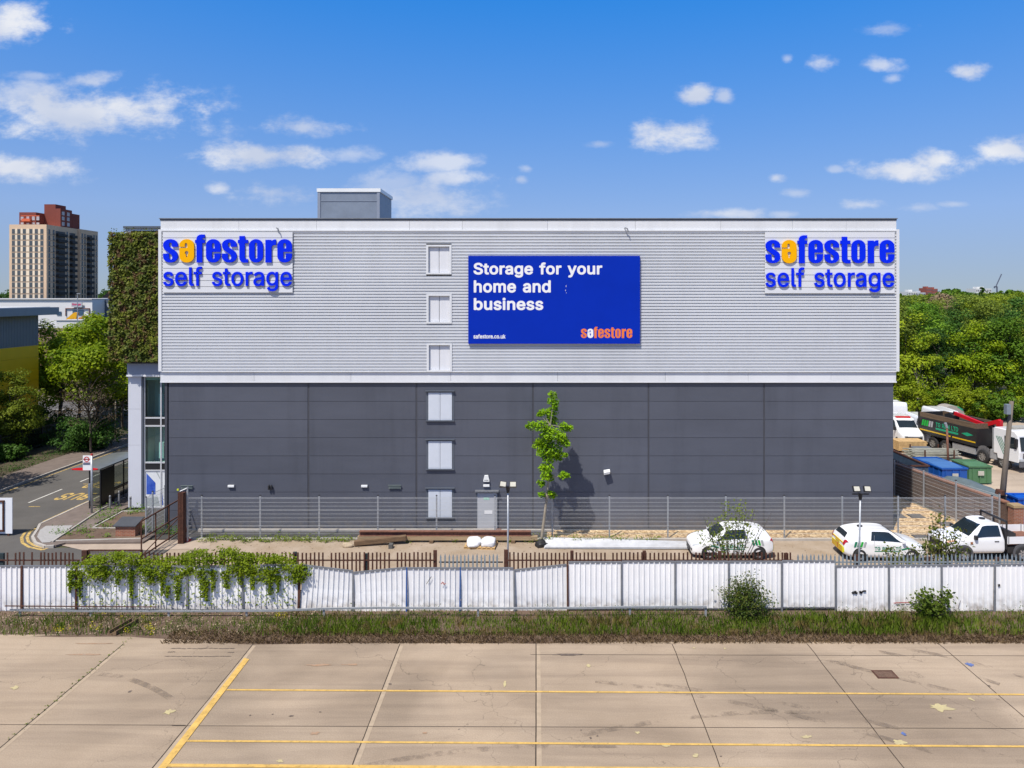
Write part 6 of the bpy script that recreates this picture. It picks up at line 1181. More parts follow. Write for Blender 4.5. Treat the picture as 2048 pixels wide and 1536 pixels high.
SV = [(0, .7, .4, .9, .6, 1.05, 1.1), (.1, .9, .35, 1.0, .75, 1.15, 1.2), (.6, .98, .35, 1.2, .82, 1.32, 1.36), (1.0, .99, .35, 1.3, .82, 1.5, 1.55), (1.75, .99, .35, 1.4, .80, 2.05, 2.1), (2.1, .99, .35, 1.45, .85, 2.2, 2.24), (3.6, .99, .35, 1.45, .87, 2.24, 2.28), (5.0, .99, .35, 1.45, .87, 2.22, 2.26), (5.2, .97, .4, 1.4, .83, 2.1, 2.16), (5.25, .9, .45, 1.3, .7, 1.9, 1.95)]
def make_van(label, loc, rz, hs=1.0, extra=None):
    t = thing('works_van', label, 'van', loc, rz, 'white vans parked behind the lorry'); L_ = 5.25; lf = Loft([(a, b, c, d, e, f * (1 + (hs - 1) * (1 if f > 1.6 else 0)), g * (1 + (hs - 1) * (1 if g > 1.6 else 0))) for a, b, c, d, e, f, g in SV], L_)
    mb = MB(); lf.body(mb, 3, 3); mb.build('body', car_white, t, smooth=True)
    mb = MB(); lf.patch(mb, [(3.05, 4.25), (3.95, 4.2), (3.95, 6), (3.05, 6)]); mb.build('windscreen', glass_dark, t, smooth=True)
    side_glass(lf, [(3.1, 3.1), (5.3, 3.1), (5.2, 3.8), (4.0, 3.8)], t)
    mb = MB(); mb.box(L_ / 2 - .02, L_ / 2 + .02, -.7, .7, .5, .95); mb.build('grille', black_plastic, t)
    for sg in (1, -1):
        MB().box(L_ / 2 - .25, L_ / 2 + .01, .62 * sg - .12, .62 * sg + .12, .86, 1.04).build('headlight', clear_lamp, t)
        MB().box(L_ / 2 - 1.3, L_ / 2 - 1.15, 1.08 * sg - .1, 1.08 * sg + .1, 1.3, 1.6).build('wing_mirror', black_plastic, t)
        for x in (.95, 4.2):
            a = MB(); arch(a, L_ / 2 - x, .7 * sg, 1.005 * sg, .40, .36); a.build('wheel_arch', black_plastic, t); wheel(t, L_ / 2 - x, .92 * sg, .34, .2, sg)
    return t
v = make_van('tall white high roofed van partly behind the building corner', (33.3, 68.5, 0), R(180), 1.18)
v = make_van('white works van facing the yard with a yellow and red board on its nose', (34.95, 62.6, 0), R(-97))
mb = MB(); mb.box(2.66, 2.70, -.75, .75, .98, 1.28); b = mb.build('marker_board', hi_yel, v); mb = MB(); mb.add([(2.703, -.2, 1.0), (2.703, 0, 1.0), (2.703, .2, 1.26), (2.703, 0, 1.26)], [(0, 1, 2, 3)]); mb.build('red_slash', hi_red, b)
v = make_van('white works van half hidden by the charcoal wall corner, red bar on its roof', (32.5, 62.4, 0), R(-95)); MB().box(.3, .6, -.6, .6, 2.25, 2.36).build('roof_bar', crane_red, v)
v = make_van('white works van directly behind the lorry body', (38.6, 66.0, 0), R(-92))
# stored things in the right hand yard
t = thing('drum_cover', 'grey domed drum with a green band behind the lorry', 'drum', (PX(1897, 68), 68, 0))
prof = [(1.15 * math.cos(a), 1.5 + .95 * math.sin(a)) for a in np.linspace(0, math.pi, 15)]
MB().prism(prof + [(-1.15, .5), (1.15, .5)], lambda a, b: (a, -.7, b), lambda a, b: (a, .7, b)).build('drum', mat('drum_grey', (.32, .29, .25), .7, 0, .15, 2), t)
p2_ = [(1.17 * math.cos(a), 1.5 + .97 * math.sin(a)) for a in np.linspace(.55, 1.15, 6)]
MB().prism(p2_ + [(p[0] * .9, 1.5 + (p[1] - 1.5) * .9) for p in p2_[::-1]], lambda a, b: (a, -.72, b), lambda a, b: (a, .72, b)).build('green_band', mat('band_green', (.01, .36, .14), .5, 0, .05, 3), t)
mb = MB(); mb.box(-1.0, -.8, -.6, .6, 0, .5); mb.box(.8, 1.0, -.6, .6, 0, .5); mb.build('stand', rust, t)
def skip(name, label, x, y, w, l, h, m, lid=None, rim=None, rz=0):
    t = thing(name, label, 'skip' if 'skip' in name else 'container', (x, y, 0), rz)
    mb = MB(); hw, hl = w / 2, l / 2
    mb.box(-hw, hw, -hl, -hl + .06, .1, h); mb.box(-hw, hw, hl - .06, hl, .1, h); mb.box(-hw, -hw + .06, -hl + .061, hl - .061, .1, h); mb.box(hw - .06, hw, -hl + .061, hl - .061, .1, h); mb.box(-hw + .061, hw - .061, -hl + .061, hl - .061, .1, .2); mb.build('body', m, t)
    r = MB(); 
    for k in range(int(l / .6)): y_ = -hl + .3 + k * .6; r.box(-hw - .05, -hw - .001, y_ - .04, y_ + .04, .12, h - .08)
    for k in range(int(w / .5)): x_ = -hw + .25 + k * .5; r.box(x_ - .04, x_ + .04, -hl - .05, -hl - .001, .12, h - .08)
    r.build('rib', m, t)
    e = MB(); e.box(-hw - .06, hw + .06, -hl - .06, -hl + .08, h + .001, h + .09); e.box(-hw - .06, hw + .06, hl - .08, hl + .06, h + .001, h + .09); e.box(-hw - .06, -hw + .08, -hl + .081, hl - .081, h + .001, h + .09); e.box(hw - .08, hw + .06, -hl + .081, hl - .081, h + .001, h + .09); e.build('rim', rim or m, t)
    if lid: MB().add([(-hw + .081, -hl + .081, h + .03), (hw - .081, -hl + .081, h + .03), (hw - .081, hl - .081, h + .03), (-hw + .081, hl - .081, h + .03), (-hw + .081, 0, h + .14), (hw - .081, 0, h + .14)], [(0, 1, 5, 4), (4, 5, 2, 3), (1, 2, 5), (0, 4, 3), (0, 3, 2, 1)]).build('lid', lid, t)
    MB().box(-.2, .2, -hl - .1, -hl - .051, h * .55, h * .8).build('latch_box', mat('latch_cream', (.5, .48, .4), .6, 0, .1, 4), t)
    return t
blue_c = mat('container_blue', (.010, .085, .36), .5, 0, .15, 1.2); green_c = mat('container_green', (.075, .18, .08), .6, 0, .15, 1.5)
skip('lidded_container', 'bright blue lidded container behind the brick wall', 28.0, 48.6, 1.75, 3.2, 1.36, blue_c, mat('lid_blue', (.06, .16, .38), .6, 0, .12, 1.5), rz=R(4))
skip('metal_skip', 'green metal skip next to the bright blue container', 30.6, 49.2, 1.55, 2.0, 1.2, green_c, green_c)
skip('open_container', 'dull blue open container with a rusty rim by the building corner', 25.6, 49.6, 1.5, 5.2, 1.55, mat('container_dull_blue', (.05, .085, .14), .7, 0, .3, 1.5), None, rust)
skip('blue_bin', 'tall blue metal bin behind the brick pier', 26.55, 38.3, .95, .9, 2.0, mat('bin_blue', (.004, .08, .42), .45, 0, .1, 2), MATS['bin_blue'])
t = thing('scaffold_poles', 'heap of grey scaffold poles behind the open container', 'pole stack', (30.6, 54.0, 0))
for row in range(6):
    mb = MB()
    for k in range(7 - (row > 3)): y = -.9 + k * .27 + random.uniform(-.03, .03); z = .30 + row * .17; j = random.uniform(-.25, .25); mb.tube((-1.9 + j, y, z), (1.6 + j, y + random.uniform(-.1, .1), z + random.uniform(-.03, .03)), .05, .05, 6)
    mb.build('pole_layer', mat('pole_grey', (.30, .30, .25), .6, .2, .3, 3), t)
mb = MB()
for x in (-1.2, 1.0):
    for y in (-1.1, 1.0): mb.box(x - .04, x + .04, y - .04, y + .04, 0, 1.35)
    mb.box(x - .04, x + .04, -1.06, .96, .12, .2)
mb.build('rack', rust, t)
t = thing('timber_stack', 'stack of new yellow boards by the white vans', 'timber stack', (31.3, 58.6, 0))
for k in range(7): MB().box(-1.3, 1.0 + random.uniform(-.1, .1), -.7, .7, .2 + k * .11, .3 + k * .11).build('board_layer', wood_new, t)
mb = MB(); mb.box(-1.0, -.9, -.7, .7, 0, .19); mb.box(.7, .8, -.7, .7, 0, .19); mb.build('bearer', wood_old, t)
t = thing('slatted_crates', 'low pile of grey slatted crates before the yellow boards', 'crates', (31.4, 57.0, 0))
for k in range(4): MB().box(-.75, .75, -.5, .5, .02 + k * .17, .16 + k * .17).build('crate', mat('crate_grey', (.12, .14, .17), .6, 0, .1, 4), t)
x, y = PX(1896, 51), 51.0
t = thing('rusty_post', 'rusty upright post standing in front of the lorry body', 'post', (x, y, 0)); MB().tube((.05, 0, 0), (-.08, 0, 3.4), .085, .07, 10).build('shaft', rust_light, t, smooth=True); MB().box(-.25, .25, -.25, .25, 0, .25).build('foot', dark_metal, t); mb = MB(); mb.tube((-.08, 0, 3.4), (-.2, 0, 3.75), .09, .1, 8); mb.build('lamp_head', steel_galv, t)
lump('rubble_sack', (32.0, 50.8, .12), .55, .45, .55, bagm, 'white rubble sack on a low pallet beside the green skip', 'sack', 4, .3)
mb = MB(); mb.box(-.6, .6, -.5, .5, 0, .11); o = tag(mb.build('low_pallet', wood_old), 'low brown pallet under the rubble sack', 'pallet'); o.location = (32.0, 50.8, .014)
lump('blue_sheet', (31.0, 51.2, 0), .45, .4, .5, blue_c, 'crumpled blue sheet between green skip and rubble sack', 'sheet', 6, .4)
o = lump('tarpaulin', (27.0, 43.0, 0), .9, 3.4, 1.6, mat('tarp_grey', (.12, .155, .165), .6, 0, .2, 2, .3, 6), 'long grey tarpaulin draped over a heap behind the brick wall', 'tarpaulin', 8, .18); o.rotation_euler = (0, 0, R(6))
t = thing('timber_lamp_pole', 'leaning weathered timber pole with a grey box behind the brick pier', 'pole', (25.95, 39.2, 0))
MB().tube((0, 0, 0), (.75, .1, 7.1), .17, .11, 10).build('pole', mat('pole_wood', (.15, .125, .10), .9, 0, .3, 2.5, .4, 15, stretch=(3, 3, .3)), t, smooth=True); MB().box(.28, .52, -.2, .05, 6.4, 6.95).build('junction_box', mat('box_blue_grey', (.20, .24, .28), .5, 0, .1, 4), t); mb = MB(); mb.tube((.02, 0, 1.9), (.04, 0, 2.15), .24, .21, 10); mb.build('collar', rust, t)
t = thing('brick_wall', 'long brown brick boundary wall beside the gravel', 'wall', (25.25, 37.2, 0))
ang = math.atan2(52 - 37.2, 22.7 - 25.25); ln = math.hypot(52 - 37.2, 22.7 - 25.25); t.rotation_euler = (0, 0, ang)
MB().box(.25, ln, -.12, .12, 0, 1.92).build('brickwork', brick_dark, t); MB().box(.25, ln, -.16, .16, 1.921, 2.0).build('coping', mat('coping_brick', (.26, .12, .07), .85, 0, .3, 5), t)
t = thing('brick_pier', 'square orange brick pier at the end of the boundary wall', 'pier', (25.4, 37.05, 0))
MB().box(-.26, .26, -.24, .24, 0, 1.85).build('brickwork', brick, t); MB().box(-.3, .3, -.28, .28, 1.851, 1.98).build('cap', mat('pier_cap', (.34, .24, .12), .85, 0, .2, 5), t)

# ------------------------------------------------------------------ trees and plants
bark = mat('bark', (.10, .08, .06), .9, 0, .35, 5, .5, 20); bark_pale = mat('bark_pale', (.30, .26, .20), .9, 0, .25, 5, .3, 20)
def tree_mesh(h, cw, th, ncl, nlv, leaf, m, shape='round', seed=1, limbs=9, tr=.16, flat=.55, cl=(.10, .19)):
    """returns (trunk object, crown object) meshes around the origin; h overall height, cw crown width, th height where the crown starts"""
    global rng
    keep = rng; rng = np.random.default_rng(seed); rr = random.Random(seed)
    ch = h - th; cz = th + ch * .5
    cs = []
    while len(cs) < ncl:
        d = rng.normal(size=3); d /= np.linalg.norm(d); r = rng.random() ** .38
        w = 1.0
        p = np.array([d[0] * cw / 2 * r, d[1] * cw / 2 * r, cz + d[2] * ch / 2 * r])
        f = (p[2] - th) / ch
        if shape == 'cone': k = max(.08, 1.05 - f); p[0] *= k * 1.3; p[1] *= k * 1.3
        elif shape == 'tall': k = .55 + .6 * math.sin(math.pi * min(1, max(0, f * .9 + .05))); p[0] *= k; p[1] *= k
        cs.append(p)
    cs = np.array(cs); cr_ = cw * rng.uniform(*cl, ncl)
    if shape == 'cone': cr_ *= .55
    idx = rng.integers(0, ncl, nlv); d = nrm(rng.normal(size=(nlv, 3))); rad = (rng.random(nlv) ** .45)[:, None] * cr_[idx][:, None]
    C = cs[idx] + d * rad * np.array([1, 1, flat + .15])
    out = C - np.array([0, 0, cz]); Nn = nrm(d * .55 + nrm(out) * .35 + np.array([0, 0, .55]) + rng.normal(0, .45, (nlv, 3)))
    V, F = leaves(C, Nn, leaf * rng.uniform(.65, 1.3, nlv))
    mb = MB(); top = np.array([rr.uniform(-.3, .3), rr.uniform(-.3, .3), h * .80]); prev = np.zeros(3); pr = tr
    spine = [prev]
    for k in range(1, 6):
        q = top * (k / 5) + np.array([rr.uniform(-.12, .12), rr.uniform(-.12, .12), 0]); r1 = tr * (1 - .16 * k); mb.tube(prev, q, pr, max(.02, r1), 8, False); prev = q; pr = max(.02, r1); spine.append(q)
    order = rng.permutation(ncl)[:limbs]
    for i in order:
        z = min(max(cs[i][2] - ch * .25, th * .55), h * .7); k = z / (h * .8) * 5; j = min(4, int(k)); s = np.array(spine[j]) + (np.array(spine[j + 1]) - np.array(spine[j])) * (k - j)
        m_ = (s + cs[i]) / 2 + np.array([0, 0, .25]); mb.tube(s, m_, tr * .38, tr * .24, 6, False); mb.tube(m_, cs[i], tr * .24, .02, 6, False)
    rng = keep
    return mb, V, F
def make_tree(name, label, loc, group=None, rz=0, sc=1.0, m=None, bm=None, cat='tree', **k):
    mb, V, F = tree_mesh(m=m, **k); t = thing(name, label, cat, loc, rz, group); t.scale = (sc, sc, sc)
    mb.build('trunk', bm or bark, t, smooth=True); np_obj('crown', V, F, m, t, (0, 0, 0)); return t
L_bright = leafmat('leaf_maple', (0.100, 0.195, 0.007), (0.354, 0.448, 0.014), None, .32, .35)
L_mid = leafmat('leaf_mid', (.048, .125, .010), (.165, .290, .022), None, .3, .3)
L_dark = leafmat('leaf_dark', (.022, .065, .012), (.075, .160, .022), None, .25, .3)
L_olive = leafmat('leaf_olive', (.085, .135, .016), (.235, .295, .036), None, .3, .3)
L_yellow = leafmat('leaf_yellow_green', (.115, .195, .008), (.345, .410, .020), None, .33, .35)
L_willow = leafmat('leaf_willow', (.100, .165, .015), (.360, .430, .045), None, .35, .5)
L_twig = leafmat('leaf_twig', (.075, .055, .035), (.13, .095, .06), None, .1, .5)
L_fresh = leafmat('leaf_fresh', (.100, .230, .006), (.300, .480, .014), None, .35, 1.5)
# --- woods on the right: prototypes, then copies
protos = []
PK = [dict(h=12.2, cw=7.5, th=1.2, ncl=44, nlv=9500, leaf=.16, m=L_mid, seed=11, shape='tall', cl=(.12, .24)), dict(h=12.6, cw=8.5, th=1.0, ncl=46, nlv=10500, leaf=.16, m=L_olive, seed=12, cl=(.11, .23)), dict(h=11.8, cw=7.0, th=.8, ncl=40, nlv=9500, leaf=.15, m=L_bright, seed=13, shape='tall', cl=(.12, .24)),
      dict(h=12.4, cw=8.0, th=1.2, ncl=46, nlv=10000, leaf=.16, m=L_yellow, seed=14, cl=(.11, .23)), dict(h=12.0, cw=7.6, th=.8, ncl=44, nlv=9500, leaf=.16, m=L_dark, seed=15, shape='tall', cl=(.12, .22)), dict(h=4.2, cw=5.0, th=.2, ncl=30, nlv=5500, leaf=.12, m=L_yellow, seed=16, tr=.06), dict(h=3.6, cw=4.4, th=.1, ncl=26, nlv=5000, leaf=.12, m=L_mid, seed=17, tr=.06)]
ADJ = ['mid green', 'olive green', 'bright green', 'yellow green', 'dark green', 'low yellow green', 'low mid green']
WOODS = [  # (u of the trunk, distance, kind, scale, label rest)
    (1806, 77, 3, .90, 'tall tree at the lot edge right against the building corner'), (1872, 80, 4, .78, 'narrow tree between pale stems and the lorry, shadowed gap beside it'),
    (1948, 77, 2, .84, 'tree over the lorry cab, nearest row of the wood'), (2018, 76, 0, .92, 'tree directly behind the leaning timber pole top'), (2075, 78, 1, 1.0, 'tree at the picture edge past the timber pole'), 
    (1775, 80, 1, 1.0, 'tree mostly hidden by the charcoal wall end'), 
    (1822, 92, 0, 1.04, 'second row tree with its top beside the facade sign'), (1912, 96, 4, .94, 'second row tree right of the dark gap in the wood'), (1985, 93, 1, .98, 'second row tree with a broad dull crown'), (2090, 94, 3, 1.0, 'second row tree just outside the picture'),
    (1805, 112, 4, 1.04, 'third row tree peeping past the facade end trim'), (1850, 116, 0, 1.02, 'third row tree below the red brick blocks'), (1946, 118, 1, 1.05, 'third row tree below the conifer'), (2036, 112, 4, 1.08, 'third row tree at the right picture edge'),
    (1825, 140, 2, 1.02, 'far tree below the pale factory'), (1880, 146, 1, .98, 'far tree left of the bare brown scrub'), (1925, 150, 4, 1.02, 'far tree right of the bare brown scrub'), (1972, 148, 3, 1.08, 'far tree with a rounded crown left of the crane'), (2020, 145, 3, 1.12, 'far tree with a rounded crown right of the crane'), (2065, 150, 0, 1.1, 'far tree past the right picture edge')]
for i, (u, D, k, sc, rest) in enumerate(WOODS):
    lab = ADJ[k] + ' ' + rest; loc = (PX(u, D), D, 0)
    have = [p for p in protos if p[0] == k]
    if have:
        o = copy_tree(have[0][1], None, loc, random.uniform(0, 6.28)); o['label'] = lab
    else:
        o = make_tree('woodland_tree', lab, loc, 'trees of the wood beyond the works yard', random.uniform(0, 6), sc, **PK[k]); protos.append((k, o))
    o.scale = (sc * random.uniform(.95, 1.08), sc * random.uniform(.95, 1.08), sc)
for i, (u, D, k, sc, rest) in enumerate([(1808, 73, 5, .95, 'shrub behind the tall white van'), (1856, 74, 6, 1.0, 'shrub in the gap behind the white vans'), (1900, 73.5, 5, .85, 'shrub behind the domed drum'), (1940, 74, 5, .9, 'shrub behind the red crane'), (1975, 73, 6, .9, 'shrub behind the lorry cab'), (2015, 73, 6, 1.05, 'shrub beside the timber pole'), (2050, 74, 5, 1.0, 'shrub at the picture edge beyond the pole')]):
    lab = ADJ[k] + ' ' + rest; have = [p for p in protos if p[0] == k]; loc = (PX(u, D), D, 0)
    if have: o = copy_tree(have[0][1], None, loc, random.uniform(0, 6.28)); o['label'] = lab
    else: o = make_tree('shrub', lab, loc, 'shrubs along the edge of the wood', 0, sc, cat='shrub', **PK[k]); protos.append((k, o))
    o.scale = (sc, sc, sc)
# pale bare stems
for (u, D, hh, lab) in ((1834, 74.5, 5.5, 'pale bare stem, left of the twin stems above the vans'), (1838, 75, 5.0, 'pale bare stem, right of the twin stems above the vans'), (1847, 74.6, 4.6, 'pale thin stem standing apart from the twin stems')):
    t = thing('bare_stem', lab, 'tree', (PX(u, D), D, 0), group='pale stems at the wood edge'); mb = MB(); mb.tube((0, 0, 0), (.1, 0, hh * .5), .09, .07, 8); mb.tube((.1, 0, hh * .5), (-.1, 0, hh), .07, .03, 8); mb.build('trunk', bark_pale, t, smooth=True)
    mb = MB(); mb.tube((0, 0, hh * .6), (.5, .1, hh * .95), .03, .012, 6); mb.tube((0, 0, hh * .7), (-.5, -.1, hh * 1.0), .03, .012, 6); mb.build('branch', bark_pale, t)
# conifer
o = make_tree('conifer', 'dark spired conifer rising over the far wood', (PX(1964, 260), 260, 0), None, 0, 1, m=L_dark, h=17.0, cw=6, th=2, ncl=70, nlv=5000, leaf=.35, seed=31, shape='cone', tr=.3)
# far wood as one mass, with a low rise behind
def far_mass(name, n, xr, dr, zf, leaf, m, label, cs=900, cwid=5.0):
    u = rng.uniform(*xr, cs); D = np.exp(rng.uniform(math.log(dr[0]), math.log(dr[1]), cs)); X = (u - 1072) * D / 1400
    zt = zf(u, D) + rng.uniform(-2.2, 1.2, cs); R_ = rng.uniform(2.0, cwid, cs) * (D / dr[0]) ** .35
    i = rng.integers(0, cs, n); d = nrm(rng.normal(size=(n, 3))); d[:, 2] = np.abs(d[:, 2]) * 1.0 - .25
    C = np.stack([X[i], D[i], zt[i] - R_[i]], 1) + d * R_[i][:, None] * (.75 + .3 * rng.random(n))[:, None]
    Nn = nrm(d + np.array([0, 0, .4]) + rng.normal(0, .45, (n, 3))); V, F = leaves(C, Nn, leaf * (D[i] / dr[0]) ** .55 * rng.uniform(.6, 1.3, n))
    o = np_obj(name, V, F, m); return tag(o, label, 'woodland', None, 'stuff')
far_mass('far_woodland', 62000, (1560, 2420), (165, 420), lambda u, D: 12.2 + 1.6 * np.sin(u / 23.) * np.sin(D / 31.) + np.clip((D - 165) / 255, 0, 1) * 2.6, .46, L_olive, 'far olive wood spreading to the skyline at the right', 1400, 6)
far_mass('hill_woodland', 30000, (1600, 2500), (430, 1000), lambda u, D: 13.0 + 5.5 * np.exp(-((u - 1910) / 42.) ** 2) * (D / 700) + 3.0 * np.exp(-((u - 2030) / 40.) ** 2) + 1.5, 1.1, L_mid, 'wooded rise on the right skyline', 700, 8)
far_mass('skyline_woodland', 46000, (-700, 1700), (420, 950), lambda u, D: 16.0 + 2.5 * np.sin(u / 17.) + (u > 180) * 5 * np.clip((u - 180) / 60., 0, 1), 1.0, L_dark, 'dark tree line on the left skyline behind the tower', 1500, 7)
t = far_mass('bare_scrub', 5000, (1862, 1905), (160, 200), lambda u, D: 13.2 - ((u - 1882) / 16.) ** 2 * .8, .34, leafmat('scrub_brown', (.16, .115, .06), (.27, .20, .12), None, .2, .4), 'bare brown scrub patch in the wood below the red blocks', 60, 2.6)
# --- left: maples, willow-like tree, shrubs
ML = [dict(h=10.9, cw=7.2, th=2.6, ncl=46, nlv=13000, leaf=.14, m=L_yellow, seed=41, cl=(.11, .22)), dict(h=11.3, cw=7.0, th=3.8, ncl=46, nlv=13000, leaf=.14, m=L_bright, seed=42, cl=(.11, .22)), dict(h=10.6, cw=7.0, th=2.5, ncl=70, nlv=10000, leaf=.15, m=L_bright, seed=43)]
make_tree('maple_tree', 'yellow green maple crown next to the yellow clad building', (PX(122, 68.5), 68.5, 0), 'maples along the side road', .5, 1, **ML[0])
make_tree('maple_tree', 'bright green maple nearest the planted wall', (PX(192, 60.5), 60.5, 0), 'maples along the side road', 1.5, 1, **ML[1])
make_tree('maple_tree', 'green maple between the two brighter maples, set farther back', (PX(158, 71), 71, 0), 'maples along the side road', 2.5, .97, **ML[2])
make_tree('maple_tree', 'green maple tucked behind the planted wall', (PX(246, 68), 68, 0), 'maples along the side road', 4.5, .9, m=L_bright, h=10.6, cw=7.0, th=2.5, ncl=70, nlv=10000, leaf=.15, seed=44)
make_tree('willow_tree', 'pale feathery green tree before the yellow wall', (PX(24, 57.5), 57.5, 0), None, .3, 1, m=L_willow, h=6.9, cw=4.2, th=.6, ncl=100, nlv=12000, leaf=.085, seed=45, shape='tall', tr=.11)
make_tree('willow_tree', 'feathery green tree outside the picture beside the road', (-47, 48, 0), None, 1.3, 1.0, m=L_willow, h=8.2, cw=5.4, th=1.6, ncl=90, nlv=9000, leaf=.095, seed=46, tr=.11)
for (x, y, k) in ((-39.6, 44.5, 0), (-40.6, 38.5, 1)):
    make_tree('street_tree', ('broad green street tree outside the left picture edge nearest the shelter', 'broad green street tree outside the left picture edge nearest the yard', 'green street tree at the left picture edge before the railings')[k], (x, y, .1), 'street trees beside the road', k, 1, m=L_mid, h=9.4, cw=6.2, th=2.4, ncl=60, nlv=7000, leaf=.14, seed=80 + k)
make_tree('twiggy_tree', 'twiggy purple brown tree before the maples', (PX(182, 57.5), 57.5, 0), None, .3, 1, m=L_twig, h=7.4, cw=5.2, th=2.2, ncl=60, nlv=2600, leaf=.06, seed=47, limbs=34, tr=.10)
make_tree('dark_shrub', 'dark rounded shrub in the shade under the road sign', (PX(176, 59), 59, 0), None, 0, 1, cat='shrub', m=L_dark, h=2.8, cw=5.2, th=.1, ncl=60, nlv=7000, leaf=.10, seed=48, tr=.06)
make_tree('laurel_shrub', 'glossy light green shrub beside the silver column', (PX(232, 76), 76, 0), None, 0, 1, cat='shrub', m=L_bright, h=3.4, cw=5.6, th=.2, ncl=50, nlv=6000, leaf=.13, seed=49, tr=.06)
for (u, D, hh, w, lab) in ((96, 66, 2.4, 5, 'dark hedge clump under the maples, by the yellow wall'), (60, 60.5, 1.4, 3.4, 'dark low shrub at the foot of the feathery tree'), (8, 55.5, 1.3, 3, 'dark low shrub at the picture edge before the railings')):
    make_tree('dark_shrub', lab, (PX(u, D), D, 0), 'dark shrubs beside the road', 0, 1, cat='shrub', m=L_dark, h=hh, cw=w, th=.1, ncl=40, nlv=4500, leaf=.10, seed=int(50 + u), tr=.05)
# --- the young tree before the facade
t = thing('young_tree', 'slender young tree with fresh green leaves before the dark wall', 'tree', (PX(1084, 36.9), 36.9, 0))
KN = [(1083, 1082), (1088, 1040), (1093, 1000), (1097, 955), (1099, 900), (1101, 850), (1105, 815), (1106, 786)]
K3 = [(PX(u, 36.9) - t.location.x, 0, max(0, PZ(v, 36.9))) for u, v in KN]; mb = MB()
for i in range(7): mb.tube(K3[i], K3[i + 1], .085 - .011 * i, .085 - .011 * (i + 1), 8, False)
CLU = [(1105, 790, 9), (1107, 802, 11), (1110, 812, 7), (1104, 826, 13), (1085, 827, 9), (1078, 830, 6), (1103, 846, 14), (1082, 850, 14), (1064, 851, 11), (1056, 853, 6), (1098, 866, 19), (1128, 855, 11), (1139, 858, 8), (1120, 871, 12), (1088, 884, 18), (1126, 884, 13), (1078, 893, 13), (1104, 899, 19), (1132, 887, 8), (1085, 905, 12), (1100, 916, 15), (1116, 914, 11), (1128, 908, 7), (1094, 935, 14), (1086, 938, 9), (1091, 949, 11), (1099, 956, 9), (1126, 949, 9), (1135, 952, 6), (1084, 968, 7), (1078, 965, 4), (1084, 988, 7), (1105, 992, 8), (1100, 985, 5)]
Cs = []; 
for (u, v, r) in CLU:
    n = int(14 + r * r * 1.05); c = np.array([PX(u, 36.9) - t.location.x, random.uniform(-.45, .45) * r / 16, PZ(v, 36.9)]); rad = r * 36.9 / 1400 * 1.02
    d = nrm(rng.normal(size=(n, 3))); Cs.append(c + d * (rng.random(n) ** .4)[:, None] * rad * np.array([1.05, 1, .85]))
    j = min(range(len(K3)), key=lambda k: abs(K3[k][2] - c[2] + .35)); mb.tube(K3[j], c, .022, .008, 5, False)
C = np.concatenate(Cs); Nn = nrm(np.array([0, -.15, .9]) + rng.normal(0, .55, C.shape)); V, F = leaves(C, Nn, rng.uniform(.055, .12, len(C)), .42)
mb.build('trunk', bark_pale, t, smooth=True); np_obj('crown', V, F, L_fresh, t, (0, 0, 0))
# --- saplings between the fences, shrubs at the hoarding
def sapling(name, label, u, D, stems, nl, leaf, m, spread, cat='sapling', asp=.6):
    t = thing(name, label, cat, (PX(u, D), D, 0)); mb = MB(); Cs = []
    for (uu, v, r) in stems:
        tip = np.array([PX(uu, D) - t.location.x, random.uniform(-spread, spread), PZ(v, D)]); b = np.array([random.uniform(-.12, .12), random.uniform(-.1, .1), 0]); m_ = b * .5 + tip * .5 + np.array([random.uniform(-.1, .1), 0, .1])
        mb.tube(b, m_, .028, .018, 5, False); mb.tube(m_, tip, .018, .006, 5, False)
        n = int(nl * r); s = rng.random(n)[:, None] ** .6; base = m_ * (1 - s) + tip * s; Cs.append(base + rng.normal(0, 1, (n, 3)) * np.array([.17, .17, .13]) * r ** .5)
    C = np.concatenate(Cs); C = C[C[:, 2] > .1]; Nn = nrm(np.array([0, -.3, .8]) + rng.normal(0, .6, C.shape)); V, F = leaves(C, Nn, leaf * rng.uniform(.6, 1.3, len(C)), asp)
    mb.build('stem', bark, t); np_obj('foliage', V, F, m, t, (0, 0, 0)); return t
sapling('sparse_bush', 'sparse leggy bush in front of the car facing the road', 1466, 31.0, [(1470, 1002, 1.3), (1455, 1015, 1.3), (1480, 1018, 1.4), (1492, 1020, 1.0), (1448, 1030, 1.2), (1465, 1035, 1.5), (1490, 1040, 1.1), (1440, 1045, 1.1), (1425, 1055, 1.1), (1403, 1030, .4), (1415, 1065, 1.2), (1400, 1070, .7), (1436, 1070, 1.1), (1500, 1055, .5), (1520, 1040, .15), (1540, 1025, .12), (1510, 1020, .2), (1455, 1075, .6), (1480, 1080, .5)], 62, .055, L_olive, .5)
sapling('maple_sapling', 'upright sapling with rounded leaf clumps before the pickup', 1880, 30.6, [(1879, 1008, .5), (1878, 1028, .6), (1877, 1018, .5), (1870, 1042, .8), (1872, 1056, 1.0), (1884, 1052, .5), (1866, 1070, 1.2), (1880, 1072, 1.0), (1858, 1090, 1.2), (1845, 1082, .8), (1892, 1092, 1.1), (1908, 1052, .7), (1918, 1050, .5), (1912, 1068, .9), (1928, 1084, .8), (1920, 1095, .9), (1872, 1102, 1.2), (1900, 1108, 1.0), (1855, 1110, 1.0), (1885, 1118, .9)], 46, .075, leafmat('leaf_maple_small', (.05, .085, .012), (.16, .19, .025), (.12, .10, .03), .3, 1.5), .4)
